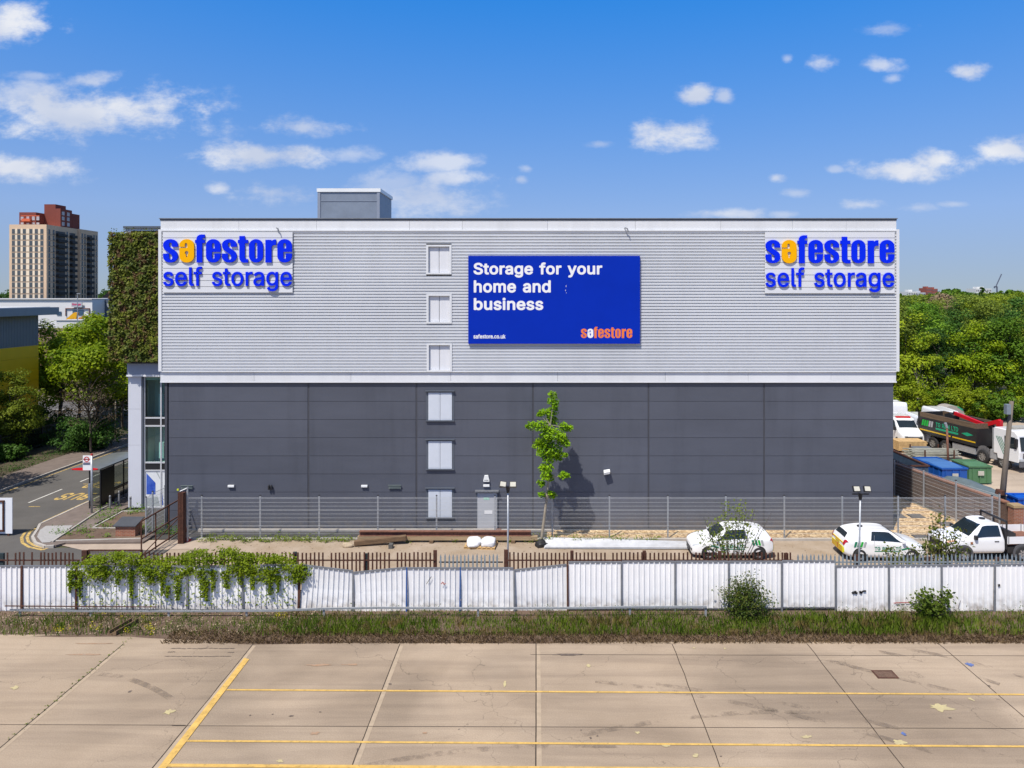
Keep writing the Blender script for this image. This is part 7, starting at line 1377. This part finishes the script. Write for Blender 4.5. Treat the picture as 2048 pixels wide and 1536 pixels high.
sapling('low_sapling', 'low leafy sapling growing through the palisade by the turning car', 1800, 30.4, [(1770, 1092, .8), (1775, 1100, .8), (1790, 1098, .8), (1795, 1108, 1.0), (1785, 1115, .9), (1812, 1112, .7), (1833, 1092, .8), (1828, 1100, .9), (1840, 1106, .8), (1822, 1118, .8), (1760, 1120, .5)], 42, .07, MATS['leaf_maple_small'], .3)
sapling('hoarding_shrub', 'dense bushy shrub against the white sheets before the parked car', 1490, 28.25, [(1490, 1150, .8), (1470, 1152, .6), (1505, 1152, .9), (1518, 1160, .8), (1475, 1165, 1.6), (1490, 1170, 2.2), (1500, 1175, 2.2), (1480, 1180, 2.2), (1465, 1182, 1.4), (1520, 1178, 1.1), (1535, 1190, .8), (1548, 1198, .5), (1445, 1180, .5), (1452, 1192, .7), (1470, 1195, 2.2), (1490, 1195, 2.5), (1510, 1195, 2.0), (1525, 1200, 1.0), (1460, 1205, 1.6), (1480, 1210, 2.2), (1500, 1210, 2.2), (1520, 1212, 1.4), (1475, 1222, 1.6), (1495, 1222, 1.6), (1515, 1225, 1.4), (1470, 1230, 1.2), (1530, 1228, 1.0)], 95, .045, leafmat('leaf_shrub', (.025, .060, .010), (.12, .17, .022), (.15, .16, .03), .25, 2), .35, 'shrub')
sapling('hoarding_maple', 'broad leaved shrub against the white sheets near the picture edge', 1858, 28.3, [(1858, 1188, 1.0), (1848, 1192, 1.0), (1838, 1195, .9), (1868, 1192, 1.0), (1878, 1196, 1.0), (1890, 1188, .8), (1900, 1182, .8), (1902, 1190, .6), (1840, 1205, 1.4), (1855, 1205, 1.6), (1870, 1208, 1.6), (1885, 1210, 1.2), (1838, 1218, 1.2), (1852, 1220, 1.4), (1868, 1220, 1.4), (1880, 1224, 1.1), (1845, 1230, .9), (1865, 1230, .9)], 48, .075, leafmat('leaf_vine', (.035, .075, .008), (.13, .18, .018), None, .3, 2), .25, 'shrub')
# --- creeper over the hoarding
n = 0; Cs = []
for k in range(300):
    u = random.uniform(140, 612); fall = 1 if u < 585 else .6
    topv = 1113 - 10 * math.exp(-((u - 445) / 70) ** 2) - 5 * math.sin(u / 31) + (10 if u < 175 else 0) + (22 if u > 590 else 0); v = topv + random.random() ** 1.6 * 46 * fall
    Dp = 28.75 + random.uniform(-.18, 1.1) * (1 if v < 1135 else .12)
    r = random.uniform(.14, .30); m_ = int(26 + 60 * r); d = nrm(rng.normal(size=(m_, 3))); Cs.append(np.array([PX(u, Dp), Dp, PZ(v, Dp)]) + d * (rng.random(m_) ** .45)[:, None] * r * np.array([1.3, .7, .8]))
for (u, v0, v1, w) in ((140, 1150, 1185, 5), (208, 1140, 1165, 8), (262, 1150, 1195, 7), (300, 1150, 1170, 12), (325, 1160, 1192, 7), (335, 1180, 1196, 4), (355, 1160, 1200, 10), (405, 1150, 1195, 11), (412, 1170, 1200, 6), (425, 1150, 1185, 6), (452, 1150, 1178, 13), (505, 1150, 1180, 8), (540, 1150, 1190, 10), (556, 1160, 1185, 5), (590, 1150, 1168, 7), (160, 1160, 1200, 4), (480, 1150, 1170, 9), (235, 1150, 1170, 9)):
    m_ = int(60 + (v1 - v0) * 5.5); s = rng.random(m_) ** 1.4; uu = u + rng.normal(0, w * .55, m_) * (1 - .6 * s); vv = v0 - 8 + s * (v1 - v0 + 8); Dp = 28.82 - rng.random(m_) * .1
    Cs.append(np.stack([(uu - 1072) * Dp / 1400, Dp, H - (vv - 592) * Dp / 1400], 1))
m_ = 700; uu = rng.uniform(150, 590, m_); vv = rng.uniform(1150, 1212, m_); Dp = 28.85 - rng.random(m_) * .05; Cs.append(np.stack([(uu - 1072) * Dp / 1400, Dp, H - (vv - 592) * Dp / 1400], 1))
C = np.concatenate(Cs); Nn = nrm(np.array([0, -.55, .6]) + rng.normal(0, .55, C.shape)); V, F = leaves(C, Nn, rng.uniform(.028, .058, len(C)), .7)
tag(np_obj('creeper', V, F, leafmat('leaf_creeper', (.075, .125, .004), (.200, .260, .010), None, .3, 1.2)), 'thick green creeper spilling over the white sheet hoarding', 'creeper')
# --- verge grass, thatch, weeds, flowers
gm_ = leafmat('grass_blade', (.050, .105, .010), (.17, .24, .022), (.20, .155, .05), .3, .5); th_ = leafmat('dry_grass', (.10, .062, .034), (.24, .165, .085), None, .15, 1.2)
n = 42000; X = rng.uniform(-25, 28, n); Y = rng.uniform(26.75, 28.75, n)
dens = .5 + .5 * np.sin(X * .9 + 2 * np.sin(Y * 1.7)); left = np.clip((X + 13.5) / 4, 0.30, 1); keep_ = rng.random(n) < (left * (.65 + .35 * dens)) * np.where(Y > 28.1, .5, 1); X, Y = X[keep_], Y[keep_]
hg = (rng.uniform(.10, .34, len(X)) * (1.0 + .25 * np.sin(X * .6)) * np.where(X > 5, 1.05, .8) * np.where(Y > 28.2, .6, 1)); V, F = blades(np.stack([X, Y, np.zeros(len(X))], 1), hg, rng.uniform(.007, .016, len(X)), .6)
tag(np_obj('verge_grass', V, F, gm_), 'long green grass along the yard edge', 'grass', None, 'stuff')
n = 17000; X = rng.uniform(-14, 28, n); Y = 26.15 + rng.random(n) ** 1.2 * .95; V, F = blades(np.stack([X, Y, np.zeros(n)], 1), rng.uniform(.03, .16, n), rng.uniform(.006, .014, n), 1.8)
tag(np_obj('dry_grass', V, F, th_), 'brown dry grass along the concrete edge', 'grass', None, 'stuff')
def tufts(name, pts, m, label, n_, rad, leaf, cat='weeds', hgt=.3):
    Cs = []
    for (x, y, s) in pts:
        k = int(n_ * s); Cs.append(np.stack([x + rng.normal(0, rad * s, k), y + rng.normal(0, rad * .6 * s, k), np.abs(rng.normal(0, hgt * s, k)) + .02], 1))
    C = np.concatenate(Cs); Nn = nrm(np.array([0, -.2, .8]) + rng.normal(0, .6, C.shape)); V, F = leaves(C, Nn, leaf * rng.uniform(.5, 1.4, len(C)), .45); return tag(np_obj(name, V, F, m), label, cat, None, 'stuff')
pts = [(random.uniform(-24, -7), random.uniform(27.0, 28.7), random.uniform(.5, 1.2)) for _ in range(60)] + [(random.uniform(-8, 20), random.uniform(28.0, 28.75), random.uniform(.5, 1.1)) for _ in range(85)]
tufts('verge_weeds', pts, leafmat('weed_leaf', (.035, .080, .012), (.13, .18, .02), None, .3, 2), 'leafy green weeds under the guard rail', 48, .17, .035, hgt=.17)
pts = [(x + random.uniform(-.15, .15), y, s) for (u, v, s) in ((128, 1260, .6), (140, 1258, .7), (182, 1254, .8), (190, 1256, .6), (260, 1262, .6), (296, 1258, 1.1), (302, 1266, .8), (205, 1226, .5), (283, 1232, .5), (565, 1228, .9), (556, 1230, .7), (572, 1230, .7), (240, 1232, .3), (803, 1236, .3), (115, 1258, .5)) for (x, y) in [G(u, v + 4)]]
tufts('yellow_flowers', pts, leafmat('petal_yellow', (.55, .48, .01), (.78, .68, .02), None, .2, 3), 'clusters of yellow wild flowers on the weedy verge', 42, .11, .028, 'flowers', .16)
pts = [(PX(u, 37.2), 37.15 + random.uniform(-.3, .25), random.uniform(.5, 1.1)) for u in np.concatenate([np.linspace(410, 700, 46), np.linspace(820, 930, 12), np.linspace(995, 1320, 26)])] + [(PX(u, 36.8), 36.9, .9) for u in (1150, 1160, 1228, 1240, 1305, 1312, 1096)]
tufts('fence_weeds', pts, MATS['leaf_olive'] if False else L_olive, 'weeds growing along the foot of the long mesh fence', 60, .16, .045, hgt=.16)
pts = [(*G(u, v), s) for (u, v, s) in ((115, 1070, .9), (130, 1072, .6), (160, 1066, 1.0), (170, 1070, 1.1), (140, 1075, .6), (200, 1040, 1.2), (212, 1034, 1.3), (220, 1042, 1.0), (212, 1060, 1.2), (236, 1026, .8), (270, 1028, .9), (285, 1028, .9), (262, 1032, .8), (280, 1070, .9), (268, 1013, .5), (276, 1013, .5), (290, 1060, .8), (320, 1068, .9), (340, 1070, .9), (355, 1066, .7), (180, 1080, .5), (215, 1078, .6))]
tufts('bed_plants', pts, L_mid, 'straggly green plants in the bed by the brick enclosure', 110, .22, .05, 'plants', .26)
pts = [(-15.42 + random.uniform(-.06, .06), y, random.uniform(.2, .5)) for y in np.linspace(20.5, 26.5, 26)]
tufts('joint_weeds', pts, L_olive, 'small weeds rooted along the open concrete joint', 16, .09, .03, hgt=.05)
pts = [(random.uniform(-40.5, -38.4), random.uniform(44, 70), random.uniform(.5, 1.3)) for _ in range(70)]
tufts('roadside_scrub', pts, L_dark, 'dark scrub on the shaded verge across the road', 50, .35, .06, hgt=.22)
# stones on the verge and track
n = 2600; X = np.concatenate([rng.uniform(-26, -9, 1500), rng.uniform(-18, 24, 1100)]); Y = np.concatenate([rng.uniform(26.9, 28.8, 1500), rng.uniform(33, 37, 1100)]); C = np.stack([X, Y, np.full(n, .018)], 1)
V, F = leaves(C, nrm(np.array([0, 0, 1]) + rng.normal(0, .35, C.shape)), rng.uniform(.015, .05, n), .8)
tag(np_obj('rubble_stones', V, F, mat('stone_tan', (.38, .29, .2), .9, 0, .3, 9, world=True)), 'loose tan stones scattered on the verge and track', 'stones', None, 'stuff')

# ------------------------------------------------------------------ left hand surroundings
# yellow and grey clad building beside the road
y0, y1 = 30.0, 64.7
t = thing('clad_building', 'grey and yellow clad building with an overhanging flat roof', 'building', (-58, 47, 0))
grey_clad = mat('grey_clad', (.20, .21, .235), .5, 0, .06, .4); yel_clad = mat('yellow_clad', (.95, .54, .003), .5, 0, .05, .5)
mb = MB(); zt_, zy = 11.25, PZ(690, y1); n = 190; p = (y1 - y0) / n
V = []
for k in range(n):
    for dy, dx in ((0, 0), (.6, 0), (.7, -.03), (.9, -.03)): V.append((-46 + dx, y0 + (k + dy) * p))
V.append((-46, y1)); m_ = len(V); mb.add([(x, y, zy) for x, y in V] + [(x, y, zt_) for x, y in V], [(k, k + 1, m_ + k + 1, m_ + k) for k in range(m_ - 1)]); mb.build('ribbed_wall', grey_clad, t, world=True)
mb = MB(); mb.box(-70, -46.05, y0, y1, zy, zt_); mb.build('upper_wall', grey_clad, t, world=True)
mb = MB()
for k in range(6): mb.box(-70, -45.99, y0, y1 + .02, zy - (k + 1) * 1.05 + .012, zy - k * 1.05)
mb.build('yellow_wall', yel_clad, t, world=True)
mb = MB(); mb.box(-70, -46.04, y0, y1 - .05, 0, zy - 6.3); mb.build('base_wall', mat('base_dark', (.05, .05, .055), .7, 0, .1, 1), t, world=True)
mb = MB(); mb.box(-71, -45.1, y0 - 1, 66.2, 11.251, 11.95); mb.build('roof_edge', mat('roof_edge_grey', (.26, .29, .34), .5, 0, .06, 1), t, world=True)
mb = MB(); mb.box(-70.5, -45.6, y0 - .5, 65.7, 11.951, 12.0); mb.build('roof_deck', mat('deck_pale', (.62, .62, .60), .7, 0, .08, .6), t, world=True)
# railings beside the road
t = thing('metal_railing', 'dark metal railing along the shaded verge', 'fence', (-42.4, 55, 0)); ys = np.arange(46, 74, 2.35)
mb = MB(); mb.bar((-42.4, 46, 1.75), (-42.4, 73.5, 1.75), .05, .05); mb.bar((-42.4, 46, .25), (-42.4, 73.5, .25), .05, .05)
for y in np.arange(46.1, 73.5, .16): mb.tube((-42.4, y, .2), (-42.4, y, 1.85), .012, .012, 4, False)
mb.build('railing_bars', dark_metal, t, world=True)
for y in ys: MB().box(-42.46, -42.34, y - .05, y + .05, 0, 2.0).build('post', dark_metal, t, world=True)
# direction sign seen from behind
x, y = G(200, 893); x2, y2 = G(226, 892)
t = thing('road_sign', 'back of a grey road sign on two leaning poles', 'sign', ((x + x2) / 2, y, .1)); post_g = mat('sign_pole', (.36, .33, .27), .6, .2, .15, 4); xl_ = x - t.location.x; xr_ = x2 - t.location.x
z0, z1 = PZ(832, y), PZ(815, y)
MB().tube((xl_, 0, 0), (xl_ + .05, 0, z1), .075, .075, 10).build('pole', post_g, t, smooth=True); MB().tube((xr_, 0, 0), (xr_ - .32, .05, z1 - .1), .075, .075, 10).build('pole', post_g, t, smooth=True)
sb = MB().prism([(xl_ - .2, z1), (xr_ - .05, z1 - .28), (xr_ - .05, z0 - .15), (xl_ - .2, z0 + .05)], lambda a, b: (a, .09, b), lambda a, b: (a, .13, b)).build('sign_back', mat('sign_back_grey', (.33, .37, .37), .5, .2, .06, 3), t)
mb = MB()
for f_ in (.2, .5, .8): zz_ = z1 - (z1 - z0) * f_; mb.bar((xl_ - .18, .075, zz_), (xr_ - .08, .075, zz_ - .23), .03, .05)
mb.build('stiffener', grey_steel, sb)
x, y = G(231, 872); t = thing('sign_pole', 'plain pale pole standing behind the road sign', 'pole', (x, y, .1)); MB().tube((0, 0, 0), (0, 0, PZ(806, y)), .06, .05, 10).build('shaft', post_g, t, smooth=True); MB().lathe([(0, 0), (.065, 0), (.05, .05), (0, .06)], (0, 0, PZ(806, y)), 10).build('cap', grey_steel, t)
# low walls, sheds and parked things beyond the crossing road
struct('crossing_pavement', MB().box(-120, -24.95, 86.05, 89, 0, .11), pave_mat)
t = thing('boundary_wall', 'low pale brick wall across the junction behind the trees', 'wall', (-70, 89.3, 0)); MB().box(-40, 42, 0, .25, 0, 1.1).build('brickwork', brickmat('brick_pale', (.36, .26, .2), (.30, .2, .15), (.4, .36, .3)), t); MB().box(-40, 42, -.05, .3, 1.101, 1.2).build('coping', kerb_mat, t)
t = thing('brick_terrace', 'orange brick buildings glimpsed behind the maples', 'building', (-75, 100, 0)); MB().box(-30, 45, 0, 10, 0, 6.2).build('wall', brickmat('brick_terrace', (.30, .14, .08), (.24, .11, .06), (.3, .25, .2)), t)
for k in range(16): 
    o = MB().box(-29 + k * 4.6, -27.4 + k * 4.6, -.06, 0, 1.0, 2.4).build('window', frame, t); MB().box(-28.9 + k * 4.6, -27.5 + k * 4.6, -.08, -.061, 1.1, 2.3).build('pane', glass_dark, o)
MB().prism([(-.4, 6.2), (10.4, 6.2), (5, 8.2)], lambda a, b: (-30.5, a, b), lambda a, b: (45.5, a, b)).build('roof', mat('roof_tile', (.12, .07, .05), .8, 0, .2, 2), t)
# white warehouse with a red lettered sign and its neighbour, shade put into the dark grey wall colour
DW = 280.0
def wx(u): return PX(u, DW)
def wz(v): return PZ(v, DW)
t = thing('white_warehouse', 'long low white warehouse below the tower block', 'building', (wx(60), DW, 0)); mb = MB(); mb.box(wx(-260), wx(184.5), DW, DW + 60, 0, wz(599)); mb.build('wall', mat('warehouse_white', (.72, .71, .70), .6, 0, .05, .05), t, world=True)
mb = MB(); mb.box(wx(-262), wx(185.5), DW - .6, DW + 60.5, wz(599), wz(597.5)); mb.build('roof_edge', mat('edge_grey', (.5, .5, .5), .6, 0, .05, 1), t, world=True)
for (u0, u1, v0, v1) in ((114, 123, 623, 630), (146, 154, 620, 629), (157, 167, 620, 630), (60, 70, 622, 630), (20, 32, 622, 630)):
    o = MB().box(wx(u0), wx(u1), DW - .3, DW, wz(v1), wz(v0)).build('window', mat('pane_blue', (.05, .10, .17), .15, 0, .2, .2), t, world=True)
mb = MB(); mb.box(wx(132), wx(180), DW - .5, DW, wz(617.5), wz(616)); mb.box(wx(132), wx(133), DW - .5, DW, wz(632), wz(617.6)); mb.box(wx(179), wx(180), DW - .5, DW, wz(632), wz(617.6)); mb.build('entrance_trim', mat('trim_brown', (.25, .14, .12), .7, 0, .1, 1), t, world=True)
s = thing('warehouse_sign', 'small grey sign with pink lettering on the white warehouse', 'sign', (wx(156), DW - .9, wz(614))); MB().box(wx(146), wx(167), DW - 1.0, DW - .65, wz(614), wz(604)).build('board', mat('board_grey', (.45, .46, .50), .5, 0, .05, 1), s, world=True)
vs, fs = text_geo('Storage', 1, .03); mb = MB(); mb.add([(a, DW - 1.06, b) for a, b in fit(vs, wx(147.5), wx(165), wz(611.5), wz(606.5))], fs); mb.build('lettering', mat('pink_letter', (.66, .01, .12), .5, 0, .02, 1), s, world=True)
t = thing('grey_warehouse', 'shade toned blue grey warehouse with a round emblem beside the white one', 'building', (wx(240), DW, 0)); mb = MB(); mb.box(wx(184.9), wx(330), DW + 8, DW + 60, 0, wz(600)); mb.build('wall', mat('warehouse_shade_grey', (.075, .095, .13), .6, 0, .06, .1), t, world=True)
mb = MB(); mb.prism([(wx(193.5) + 1.0 * math.cos(a) * .95, wz(610.5) + 1.0 * math.sin(a)) for a in np.linspace(0, 2 * math.pi, 25)[:-1]], lambda a, b: (a, DW + 7.9, b), lambda a, b: (a, DW + 7.99, b)); mb.build('emblem', mat('emblem_grey', (.32, .33, .35), .6, 0, .1, 1), t, world=True)
mb = MB(); mb.box(wx(185), wx(199), DW + 20, DW + 40, wz(599.9), wz(581.5)); mb.box(wx(184.5), wx(199.5), DW + 19, DW + 41, wz(581.4), wz(580.5)); mb.build('plant_tower', mat('tower_grey', (.13, .15, .2), .5, 0, .05, .2), t, world=True)
t = thing('gabled_house', 'distant white gabled house beside the planted wall', 'house', (PX(215, 400), 400, 0)); MB().box(-3, 3.5, 0, 8, 0, 12.2).build('wall', mat('house_white', (.7, .69, .66), .8, 0, .03, 1), t); MB().prism([(-3.3, 12.2), (3.8, 12.2), (.2, 15.0)], lambda a, b: (a, -.3, b), lambda a, b: (a, 8.3, b)).build('roof', mat('house_roof', (.2, .12, .1), .8, 0, .1, 1), t)
t = thing('pale_shed', 'low pale block shed between the maples', 'shed', (PX(146, 170), 170, 0)); MB().box(-4, 3.2, 0, 6, 0, PZ(641, 170)).build('wall', mat('shed_white', (.66, .65, .62), .8, 0, .05, 1), t); MB().box(-4.2, 3.4, -.2, 6.2, PZ(641, 170), PZ(640, 170)).build('roof', MATS['edge_grey'], t)
t = thing('excavator', 'yellow excavator arm showing above the maples', 'excavator', (PX(150, 230), 230, 0)); yl = mat('digger_yellow', (.75, .38, .005), .5, 0, .1, .5)
P_ = lambda u, v: (PX(u, 230) - t.location.x, 0, PZ(v, 230))
mb = MB(); mb.bar(P_(136, 641), P_(152, 628), .9, 1.3); mb.bar(P_(151, 641), P_(153.5, 625), .8, 1.0); mb.bar(P_(141, 641), P_(150, 639), .9, .8); mb.build('boom', yl, t); mb = MB(); mb.bar(P_(158, 640), P_(169, 632), .7, .5); mb.bar(P_(165, 635), P_(182, 636), .6, .5); mb.bar(P_(157, 641), P_(161, 635), .5, .5); mb.build('bucket_arm', mat('digger_orange', (.50, .20, .02), .6, 0, .3, .5), t)
mb = MB(); mb.box(-2.5, 3.5, .5, 3, 1.0, 3.4); mb.box(-2.8, 3.8, .3, 3.2, 0, .95); mb.build('cab_and_tracks', dark_metal, t)
t = thing('lamp_column', 'thin grey lamp column before the white warehouse', 'lamp post', (PX(155, 120), 120, 0)); mb = MB(); mb.tube((0, 0, 0), (0, 0, PZ(588, 120)), .10, .06, 8); mb.build('column', steel_galv, t); MB().box(-.1, .5, -.1, .1, PZ(588, 120), PZ(588, 120) + .12).build('lamp_head', steel_galv, t)
# tower block
DT = 350.0; t = thing('tower_block', 'tall cream brick tower block with dark red penthouse', 'building', (PX(55, DT), DT, 0))
cream = mat('tower_cream', (.66, .47, .31), .8, 0, .06, .05); cream_l = mat('tower_pale_panel', (.80, .66, .48), .8, 0, .05, .1); redb = mat('tower_red', (.20, .045, .03), .8, 0, .12, .1); win = mat('tower_pane', (.06, .075, .085), .12, 0, .6, .35)
def tx(u): return PX(u, DT)
def tz(v): return PZ(v, DT)
X0, X1, ZT = tx(18.5), tx(93), tz(449)
Yb = 374.0; XB = X1 + 1.3; Ye = 389.0
mb = MB(); mb.box(X0, X1, DT, Yb, 0, ZT); mb.box(X0 + 4, XB, Yb, Ye, 0, ZT); mb.build('brick_frame', cream, t, world=True)
sv = 11.93; wcols = [(24, 30), (35, 41), (46, 52), (59, 65), (70, 76), (81, 87)]; first = None
mb = MB()
for r_ in range(16):
    z1_ = tz(457.5 + r_ * sv); 
    if z1_ < 3: break
    for (a, b) in ((30.6, 34.6), (41.6, 45.6), (52.6, 58.6), (65.6, 69.6), (76.6, 80.6)): mb.box(tx(a), tx(b), DT - .12, DT - .001, z1_ - 2.45, z1_)
mb.build('pale_panel', cream_l, t, world=True)
mb = MB()
for r_ in range(16):
    z_ = tz(468 + r_ * sv)
    if z_ > 2: mb.box(tx(23.5), tx(87.5), DT - .2, DT - .125, z_ - .12, z_ + .02); mb.box(X1 + .001, X1 + .15, DT + 1, Yb - .1, z_ - .12, z_ + .05); mb.box(XB + .001, XB + .15, Yb, Ye - .2, z_ - .12, z_ + .05)
mb.build('string_course', mat('tower_line', (.25, .19, .14), .8, 0, .1, .1), t, world=True)
for r_ in range(12):
    for (a, b) in wcols:
        x, z = tx((a + b) / 2), tz(457.8 + r_ * sv) - 2.4
        if first is None:
            mb = MB(); w = (tx(b) - tx(a)) / 2; mb.box(-w, w, -.1, -.001, 0, 2.4); first = mb.build('window', mat('win_frame', (.30, .29, .27), .6, 0, .2, .3), t); q = MB(); q.box(-w + .12, -.05, -.13, -.101, .12, 2.28); q.box(.05, w - .12, -.13, -.101, .12, 2.28); q.build('pane', win, first); o = first
        else: o = copy_tree(first, t)
        o.location = (x - t.location.x, 0, z)
# shaded side: windows in bays, dark balcony stacks
mb = MB(); bays = [(X1, DT + 2.0, 1.3), (X1, DT + 5.2, 1.3), (X1, DT + 15.5, 1.3), (XB, Yb + 1.6, 1.2), (XB, Yb + 3.8, 1.1), (XB, Yb + 11.6, 1.2), (XB, Yb + 13.6, 1.0)]
for r_ in range(13):
    z_ = tz(457.8 + r_ * sv) - 2.4
    for (x, y, w) in bays: mb.box(x + .001, x + .06, y - w / 2, y + w / 2, z_, z_ + 2.4)
o = mb.build('side_windows', win, t, world=True); o['kind'] = 'stuff'
balc = mat('balcony_black', (.02, .02, .022), .6, .2, .2, 1)
for (x, ya, yb) in ((X1, DT + 7.0, DT + 13.5), (X1, DT + 17.5, DT + 21.5), (XB, Yb + 5.6, Yb + 9.8)):
    for r_ in range(12):
        z_ = tz(469 + r_ * sv); mb = MB(); mb.box(x + .07, x + 1.5, ya, yb, z_ - .22, z_); mb.box(x + 1.4, x + 1.5, ya, yb, z_ + .001, z_ + 1.15); mb.box(x + .07, x + 1.39, ya, ya + .08, z_ + .001, z_ + 1.15); mb.build('balcony', balc, t, world=True)
mb = MB(); mb.box(X1 + .002, X1 + .05, DT + 6.6, DT + 13.9, 4, ZT - 2.6); mb.box(X1 + .002, X1 + .05, DT + 17.2, DT + 21.8, 4, ZT - 2.6); mb.box(XB + .002, XB + .05, Yb + 5.3, Yb + 10.1, 4, ZT - 2.6); mb.build('balcony_shade_panel', mat('recess_shade', (.09, .08, .075), .6, 0, .5, .3), t, world=True)  # flat dark panels painting recess shade behind the balconies; no real hollow
# penthouse
D2 = DT + 6; D3 = DT + 12; q = lambda u, v: (PX(u, D2), PZ(v, D2)); q3 = lambda u, v: (PX(u, D3), PZ(v, D3))
x0, z1_ = q(38.5, 424.5); x2, z2_ = q3(88.5, 408.5); x3, _ = q3(111, 408.5); x4, z3_ = q3(121, 417)
mb = MB(); mb.box(x0, x2 - .01, D2, D2 + 14, ZT, z1_); mb.box(x2, x3, D3, D3 + 8, ZT, z2_); mb.box(x3 + .01, x4, D3, D3 + 9, ZT, z3_); mb.box(x4 - 5, x4 + .1, D3 + 9.01, D3 + 15, ZT, z3_ - 1.6); ph = mb.build('penthouse', redb, t, world=True)
pw = mat('pent_pane', (.42, .40, .42), .3, 0, .2, .3)
for (u, v0, v1) in ((44.5, 433.5, 440.5), (56, 433, 437.5), (67, 433, 440.5), (76, 433, 440.5), (44.5, 445, 448.8), (56, 446, 448.8), (67, 445, 448.8), (76, 445, 448.8)):
    x, _ = q(u, 0); mb = MB(); mb.box(x - .7, x + .7, D2 - .12, D2 - .001, q(0, v1)[1], q(0, v0)[1]); mb.build('window', pw, ph, world=True)
mb = MB(); mb.box(q(47, 0)[0], q(63.5, 0)[0], D2 - 1.4, D2 - .13, q(0, 443)[1], q(0, 437.8)[1]); mb.build('balcony', mat('balcony_orange', (.62, .13, .05), .6, 0, .1, .3), ph, world=True)
mb = MB(); mb.box(q(42, 0)[0], q(79, 0)[0], D2 - .1, D2 - .001, q(0, 432.6)[1], q(0, 431)[1]); mb.build('lintel', MATS['balcony_orange'], ph, world=True)
for y_ in (D3 + 2, D3 + 6, D3 + 12):
    for z_ in ((ZT + .8, ZT + 3.6, ZT + 6.2) if y_ < D3 + 9 else (ZT + .8, ZT + 3.6)): 
        mb = MB(); mb.box(x4 + .001, x4 + .08, y_ - 1, y_ + 1, z_, z_ + 1.9); mb.build('window', pw, ph, world=True)
# right hand skyline
def block(name, label, u0, u1, vt, D, m, cat='building', rows=4, cols=6):
    x0, x1, zt = PX(u0, D), PX(u1, D), PZ(vt, D); t = thing(name, label, cat, ((x0 + x1) / 2, D, 0)); w = (x1 - x0) / 2; MB().box(-w, w, 0, 14, 0, zt).build('wall', m, t); MB().box(-w * .6, w * .3, 3, 9, zt, zt + 1.6).build('roof_house', m, t)
    mb = MB(); 
    for r_ in range(rows):
        for c in range(cols): x = -w + 2 * w * (c + .5) / cols; z = zt - 2.6 - r_ * 3.0; mb.box(x - w / cols * .5, x + w / cols * .5, -.12, -.001, z, z + 1.5)
    o = mb.build('window_bands', mat('far_pane', (.10, .11, .13), .3, 0, .2, 1), t); o['kind'] = 'stuff'; return t
redfar = mat('far_red_brick', (.30, .085, .06), .8, 0, .08, .2); whfar = mat('far_white', (.66, .66, .64), .7, 0, .05, .2)
block('red_block', 'distant red brick block, taller and nearer the facade end', 1853, 1863.5, 576, 700, redfar); block('red_block', 'distant red brick block, lower and farther from the facade end', 1864.5, 1875.5, 577.5, 705, redfar)
block('white_block', 'distant white apartment block behind the conifer', 1952, 1983, 577, 620, whfar, rows=5, cols=9); block('pale_factory', 'distant pale factory on the skyline by the facade end', 1817, 1834, 583, 600, whfar, rows=2, cols=5)
block('pale_factory', 'distant long grey roofed hall left of the red blocks', 1832, 1851, 585, 640, mat('far_grey', (.45, .47, .50), .7, 0, .05, .2), rows=1, cols=4)
t = thing('tower_crane', 'distant slanting tower crane on the right skyline', 'crane', (PX(1994, 800), 800, 0)); cg = mat('crane_grey', (.15, .17, .22), .6, .2, .1, 1)
z_ = PZ(573, 800); MB().bar((0, 0, 0), (0, 0, z_), 1.2, 1.2).build('mast', cg, t); mb = MB(); mb.bar((-1.5, 0, z_ - .5), (5.2, 0, PZ(548, 800)), .9, .9); mb.build('jib', cg, t); mb = MB(); mb.bar((0, 0, z_), (-3.4, 0, z_ - 1), .9, 1.0); mb.bar((-3, 0, z_ - 2), (-2.6, 0, z_ + .5), 1.0, 1.2); mb.build('counter_jib', cg, t)
